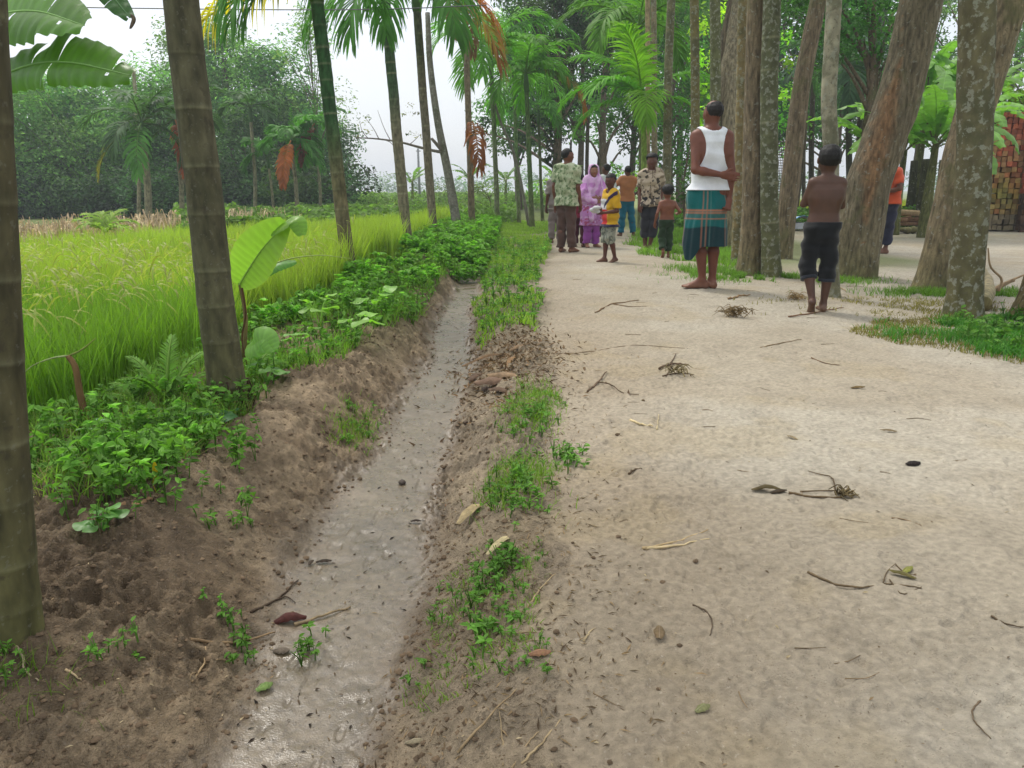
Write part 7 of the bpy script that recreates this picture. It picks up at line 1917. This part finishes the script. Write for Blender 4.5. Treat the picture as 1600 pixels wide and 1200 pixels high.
# 3 small shirtless boy, green trousers, running away
loc = gp(1039, 398, 11.1); Hh = hgt_for(289, loc)
pose = dict(sw=.10, legL=dict(knee=(-.05, .02, .27), ankle=(-.05, -.07, .085), toe=(.1, 1), pitch=R(45)), legR=dict(knee=(.05, .02, .27), ankle=(.05, .0, .045)),
            armL=dict(elbow=(-.15, -.05, .62), wrist=(-.16, .02, .49)), armR=dict(elbow=(.17, -.06, .64), wrist=(.16, .04, .60), dir=(.2, .6, .3)))
person('small shirtless boy with bare back in dark green trousers, walking away beside the youth', loc, Hh, R(5), pose, skin=srgb(140, 86, 64), hs=.19, wid=.95, res=.0075, garments=(pants(srgb(30, 52, 28), end=.78, waist=.53, loose=.022, a=.007),), hair='mop')

# 4 youth in patterned shirt facing the camera
loc = gp(1013, 389, 12.4); Hh = hgt_for(240, loc)
pose = dict(legL=dict(knee=(-.05, .02, .275), ankle=(-.01, .0, .045)), legR=dict(knee=(.045, .0, .27), ankle=(.035, -.02, .045)),
            armL=dict(elbow=(-.112, -.03, .64), wrist=(-.105, .03, .50)), armR=dict(elbow=(.115, -.03, .64), wrist=(.11, .04, .49)))
CAM = blotch([srgb(176, 160, 140), srgb(62, 54, 48), srgb(128, 112, 92)], 34, .60, 3)
person('youth facing the camera in a beige shirt with dark blotches and dark three quarter trousers', loc, Hh, R(172), pose, skin=srgb(112, 72, 58), hs=.145, wid=.84, res=.0078, hair='mop', garments=(shirt(CAM, hem=.465, sleeve=.8, e=.014, a=.006, seed=4, collar=True, flare=.012), pants(srgb(38, 38, 44), end=.55, loose=.018)))

# 5 man in orange shirt and teal trousers, back turned, hands on hips
loc = gp(978, 358, 16.8); Hh = hgt_for(259, loc)
pose = dict(legL=dict(knee=(-.06, .0, .275), ankle=(-.075, -.0, .045)), legR=dict(knee=(.075, .0, .275), ankle=(.11, .0, .045)),
            armL=dict(elbow=(-.225, -.03, .66), wrist=(-.12, .02, .60), dir=(1, .3, -.3), thumb=(0, 1, 0)), armR=dict(elbow=(.2, -.02, .66), wrist=(.12, .05, .6), dir=(-1, .3, -.3), thumb=(0, 1, 0)))
person('man with hands on hips seen from behind in a faded orange shirt and teal trousers', loc, Hh, R(0), pose, skin=srgb(110, 70, 54), hs=.135, wid=.92, res=.009, head_yaw=R(10), hair='short', garments=(shirt(srgb(178, 116, 76), hem=.50, sleeve=.55, e=.01, a=.004, seed=5), pants(srgb(14, 100, 124), end=.95, loose=.018, seed=5)))

# 6 boy in yellow and red shirt turned to the camera
loc = gp(951, 411, 9.95); Hh = hgt_for(271, loc)
def ycol(V):
    c = np.tile(srgb(196, 152, 26), (len(V), 1))
    front = V[:, 1] > .0
    side = V[:, 0]
    red = front & (V[:, 2] < .60) & (side > -.035)
    c[red] = srgb(204, 44, 46)
    wht = front & (V[:, 2] >= .60) & (V[:, 2] < .72) & (side > -.02)
    c[wht] = srgb(206, 204, 208)
    nv = (np.abs(V[:, 2] - (.60 + (V[:, 0] + .03) * -.9 + .09)) < .022) & front & (V[:, 0] < .04)
    c[nv] = srgb(48, 36, 74)
    nv2 = V[:, 2] < .435
    c[nv2] = srgb(40, 34, 64)
    return c
pose = dict(lean=(0, .0), legL=dict(knee=(-.045, .02, .27), ankle=(-.045, -.055, .05), toe=(-.1, 1), pitch=R(14)), legR=dict(knee=(.04, .03, .27), ankle=(.04, .03, .043), toe=(.3, 1)),
            armL=dict(elbow=(-.125, -.01, .585), wrist=(-.05, .13, .565), dir=(.5, 1, .05), thumb=(0, 0, 1), curl=.6), armR=dict(elbow=(.125, .0, .60), wrist=(.06, .14, .585), dir=(-.3, 1, .05), thumb=(0, 0, 1), curl=.6))
yb = person('barefoot boy in a yellow, red and white shirt and grey shorts', loc, Hh, R(118), pose, skin=srgb(104, 62, 50), hs=.165, wid=.85, res=.0075, head_yaw=R(24), head_tilt=R(-8), hair='short', garments=(shirt(ycol, hem=.405, sleeve=.85, e=.017, a=.005, flare=.016, seed=6), pants(blotch([srgb(140, 140, 126), srgb(92, 98, 88)], 50, .55, 8), end=.22, waist=.50, e=.004, loose=.022, name='shorts', seed=6)))
s = SDF(); bc = Vector(loc) + Matrix.Rotation(R(118), 3, 'Z') @ Vector((.0, .205 * Hh, .60 * Hh))
for i in range(7):
    a = i * 2.4; s.ell([math.cos(a) * .035, math.sin(a) * .03, (i % 3 - 1) * .02], [.04, .035, .026], k=.012)
s.noise = folds(1, .004, 3)
o = emit(s, .006, 'cloth_bundle', M_CLOTH, None, srgb(196, 194, 196)); o.location = bc
tag(o, 'crumpled whitish bundle in the hands of the boy in yellow and red', 'bundle')

# 7 woman in pink-violet shawl
loc = gp(924, 384, 13.3); Hh = hgt_for(257, loc)
PINK = srgb(208, 166, 208); PINK2 = srgb(184, 122, 186); MAG = srgb(140, 70, 150)
def shawl(c):
    S = c['S']; hh = c['hh']; hp = c['hp']; Rz = c['Rz']
    s = SDF()
    s.ell(hp(0, -.06, .04), np.array([.44, .5, .52]) * hh, k=.02 * S, rot=Rz)
    s.cap(hp(0, -.1, -.2), np.array([0, -.01, .80]) * S, .055 * S, .085 * S, k=.04 * S)
    s.torso([(.60 * S, .09 * S, .075 * S, 0, 0), (.70 * S, .085 * S, .08 * S, 0, .005 * S), (.80 * S, .06 * S, .055 * S, 0, 0)], k=.04 * S, e=.01 * S)
    for q in (c['J']['L'], c['J']['R']): s.cap(q['sh'], q['el'], .045 * S, .05 * S, k=.03 * S)
    s.cap(c['J']['R']['el'], c['J']['R']['wr'], .045 * S, .035 * S, k=.03 * S)
    s.cap(np.array([-.10, -.0, .66]) * S, np.array([-.13, -.03, .34]) * S, .055 * S, .05 * S, k=.04 * S)     # hanging end
    s.cap(np.array([.05, .07, .62]) * S, np.array([.03, .09, .36]) * S, .035 * S, .045 * S, k=.03 * S)
    s.noise = folds(S, .008, 1, True)
    fc = hp(0, .42, -.04)
    s.cut(lambda X, Y, Z: .46 * hh - np.sqrt((X - fc[0]) ** 2 * 1.3 + (Y - fc[1]) ** 2 * .8 + (Z - fc[2]) ** 2 * .75))
    def cf(V):
        v = V / S; n = fbm(v[:, 0] * 22 + v[:, 1] * 18, v[:, 2] * 12, 8, 3)[:, None]
        c_ = PINK * (1 - sstep(.45, .6, n)) + PINK2 * sstep(.45, .6, n)
        sp_ = sstep(.66, .70, fbm(v[:, 0] * 60 + v[:, 1] * 40, v[:, 2] * 60, 18, 2))[:, None] * .6
        return c_ * (1 - sp_) + srgb(200, 180, 200) * sp_
    emit(s, c['res'], 'shawl', M_CLOTH, c['t'], cf)
def kameez(c):
    S = c['S']; s = SDF()
    s.torso([(.27 * S, .07 * S, .085 * S, 0, 0), (.5 * S, .055 * S, .075 * S, 0, 0), (.66 * S, .045 * S, .06 * S, 0, 0), (.78 * S, .05 * S, .05 * S, 0, 0)], e=.006 * S)
    s.noise = folds(S, .007, 3, True); s.cut(lambda X, Y, Z: .27 * S - Z)
    emit(s, c['res'], 'dress', M_CLOTH, c['t'], blotch([srgb(176, 120, 176), srgb(196, 160, 196), srgb(160, 70, 110)], 40, .6, 4))
pose = dict(legL=dict(knee=(-.045, .01, .27)), armL=dict(elbow=(-.12, .02, .62), wrist=(-.03, .12, .60), dir=(1, .3, 0), thumb=(0, 0, 1)), armR=dict(elbow=(.13, .02, .62), wrist=(.03, .13, .56), dir=(-1, .3, 0), thumb=(0, 0, 1)))
person('woman wrapped in a pink violet shawl that covers her hair', loc, Hh, R(-165), pose, skin=srgb(160, 112, 90), hs=.15, wid=.8, res=.0082, head_yaw=R(-2), hair='short', garments=(kameez, pants(MAG, end=.97, waist=.45, loose=.022, seed=7), shawl))

# 8 man in green printed shirt, brown trousers
loc = gp(884, 392, 12.1); Hh = hgt_for(232, loc)
pose = dict(legL=dict(knee=(-.05, .0, .275), ankle=(-.05, -.01, .045)), legR=dict(knee=(.05, .01, .275), ankle=(.06, .01, .045)),
            armL=dict(elbow=(-.13, -.03, .64), wrist=(-.125, .0, .47)), armR=dict(elbow=(.125, .0, .635), wrist=(.13, .05, .475)))
person('man in a pale green printed shirt and brown trousers standing with his back half turned', loc, Hh, R(-34), pose, skin=srgb(126, 78, 58), hs=.135, wid=.98, res=.008, head_yaw=R(-42), belly=.008, garments=(shirt(blotch([srgb(150, 160, 126), srgb(92, 112, 74), srgb(176, 180, 150)], 42, .56, 9), hem=.455, sleeve=.82, e=.014, a=.006, seed=8, collar=True), pants(srgb(84, 62, 54), end=.98, loose=.016, seed=8)))
# 9 person in maroon behind him
loc = gp(905, 384, 13.4); Hh = hgt_for(271, loc)
person('person in dark maroon clothes half hidden behind the man in the green shirt', loc, Hh, R(-20), {}, skin=srgb(110, 70, 54), hs=.14, wid=.85, res=.0095, garments=(shirt(srgb(112, 26, 46), hem=.40, sleeve=.9, e=.014, flare=.02), pants(srgb(72, 24, 40), end=.97, loose=.016)))
# 10 person in grey further left behind him
loc = gp(868, 368, 14.6); Hh = hgt_for(262, loc)
person('person in grey clothes almost wholly hidden left behind the man in the green shirt', loc, Hh, R(10), {}, skin=srgb(110, 70, 54), hs=.14, wid=.85, res=.0095, garments=(shirt(srgb(128, 118, 112), hem=.45, sleeve=.9, e=.012), pants(srgb(120, 108, 104), end=.95, loose=.016)))
# 11 man in white behind the boy
loc = gp(944, 362, 16.4); Hh = hgt_for(256, loc)
person('man in a white shirt and dark trousers behind the woman in the shawl', loc, Hh, R(-10), {}, skin=srgb(110, 72, 56), hs=.14, wid=.85, res=.0095, head_yaw=R(60), garments=(shirt(srgb(214, 214, 216), hem=.46, sleeve=.8, e=.012), pants(srgb(52, 40, 48), end=.97, loose=.016)))
# 12 child in orange shirt by the leaning tree
loc = gp(1384, 389, 12.2); Hh = hgt_for(236, loc)
pose = dict(legL=dict(knee=(-.05, .01, .27), ankle=(-.055, .02, .045)), legR=dict(knee=(.05, .02, .27), ankle=(.045, .05, .045), toe=(0, 1)), armR=dict(elbow=(.15, -.03, .64), wrist=(.07, .13, .60), dir=(-.6, .7, -.2)), armL=dict(elbow=(-.14, -.03, .64), wrist=(-.06, .12, .6), dir=(.6, .7, 0)))
person('child in an orange shirt and dark trousers, face hidden by the massive leaning trunk', loc, Hh, R(80), pose, skin=srgb(120, 80, 64), hs=.15, wid=.88, res=.0085, garments=(shirt(srgb(182, 74, 40), hem=.49, sleeve=.7, e=.012), pants(srgb(34, 36, 54), end=.8, loose=.02)))
# ------------------------------------------------------------------ haze
m = bpy.data.materials.new('haze'); m.use_nodes = True; nt = m.node_tree; nt.nodes.clear()
out = nt.nodes.new('ShaderNodeOutputMaterial'); pv = nt.nodes.new('ShaderNodeVolumePrincipled')
pv.inputs['Color'].default_value = (.82, .88, .95, 1); pv.inputs['Density'].default_value = 0.0019; pv.inputs['Anisotropy'].default_value = 0.2
nt.links.new(pv.outputs[0], out.inputs['Volume'])
mb = MB()
x0, x1, y0, y1, z0, z1 = -420, 420, -30, 420, -1.5, 14
V = [(x, y, z) for x in (x0, x1) for y in (y0, y1) for z in (z0, z1)]
mb.add(V, None, [(0, 1, 3, 2), (4, 6, 7, 5), (0, 4, 5, 1), (2, 3, 7, 6), (0, 2, 6, 4), (1, 5, 7, 3)], (.8, .8, .8))
tag(mb.build('haze', m, smooth=False), kind='stuff')
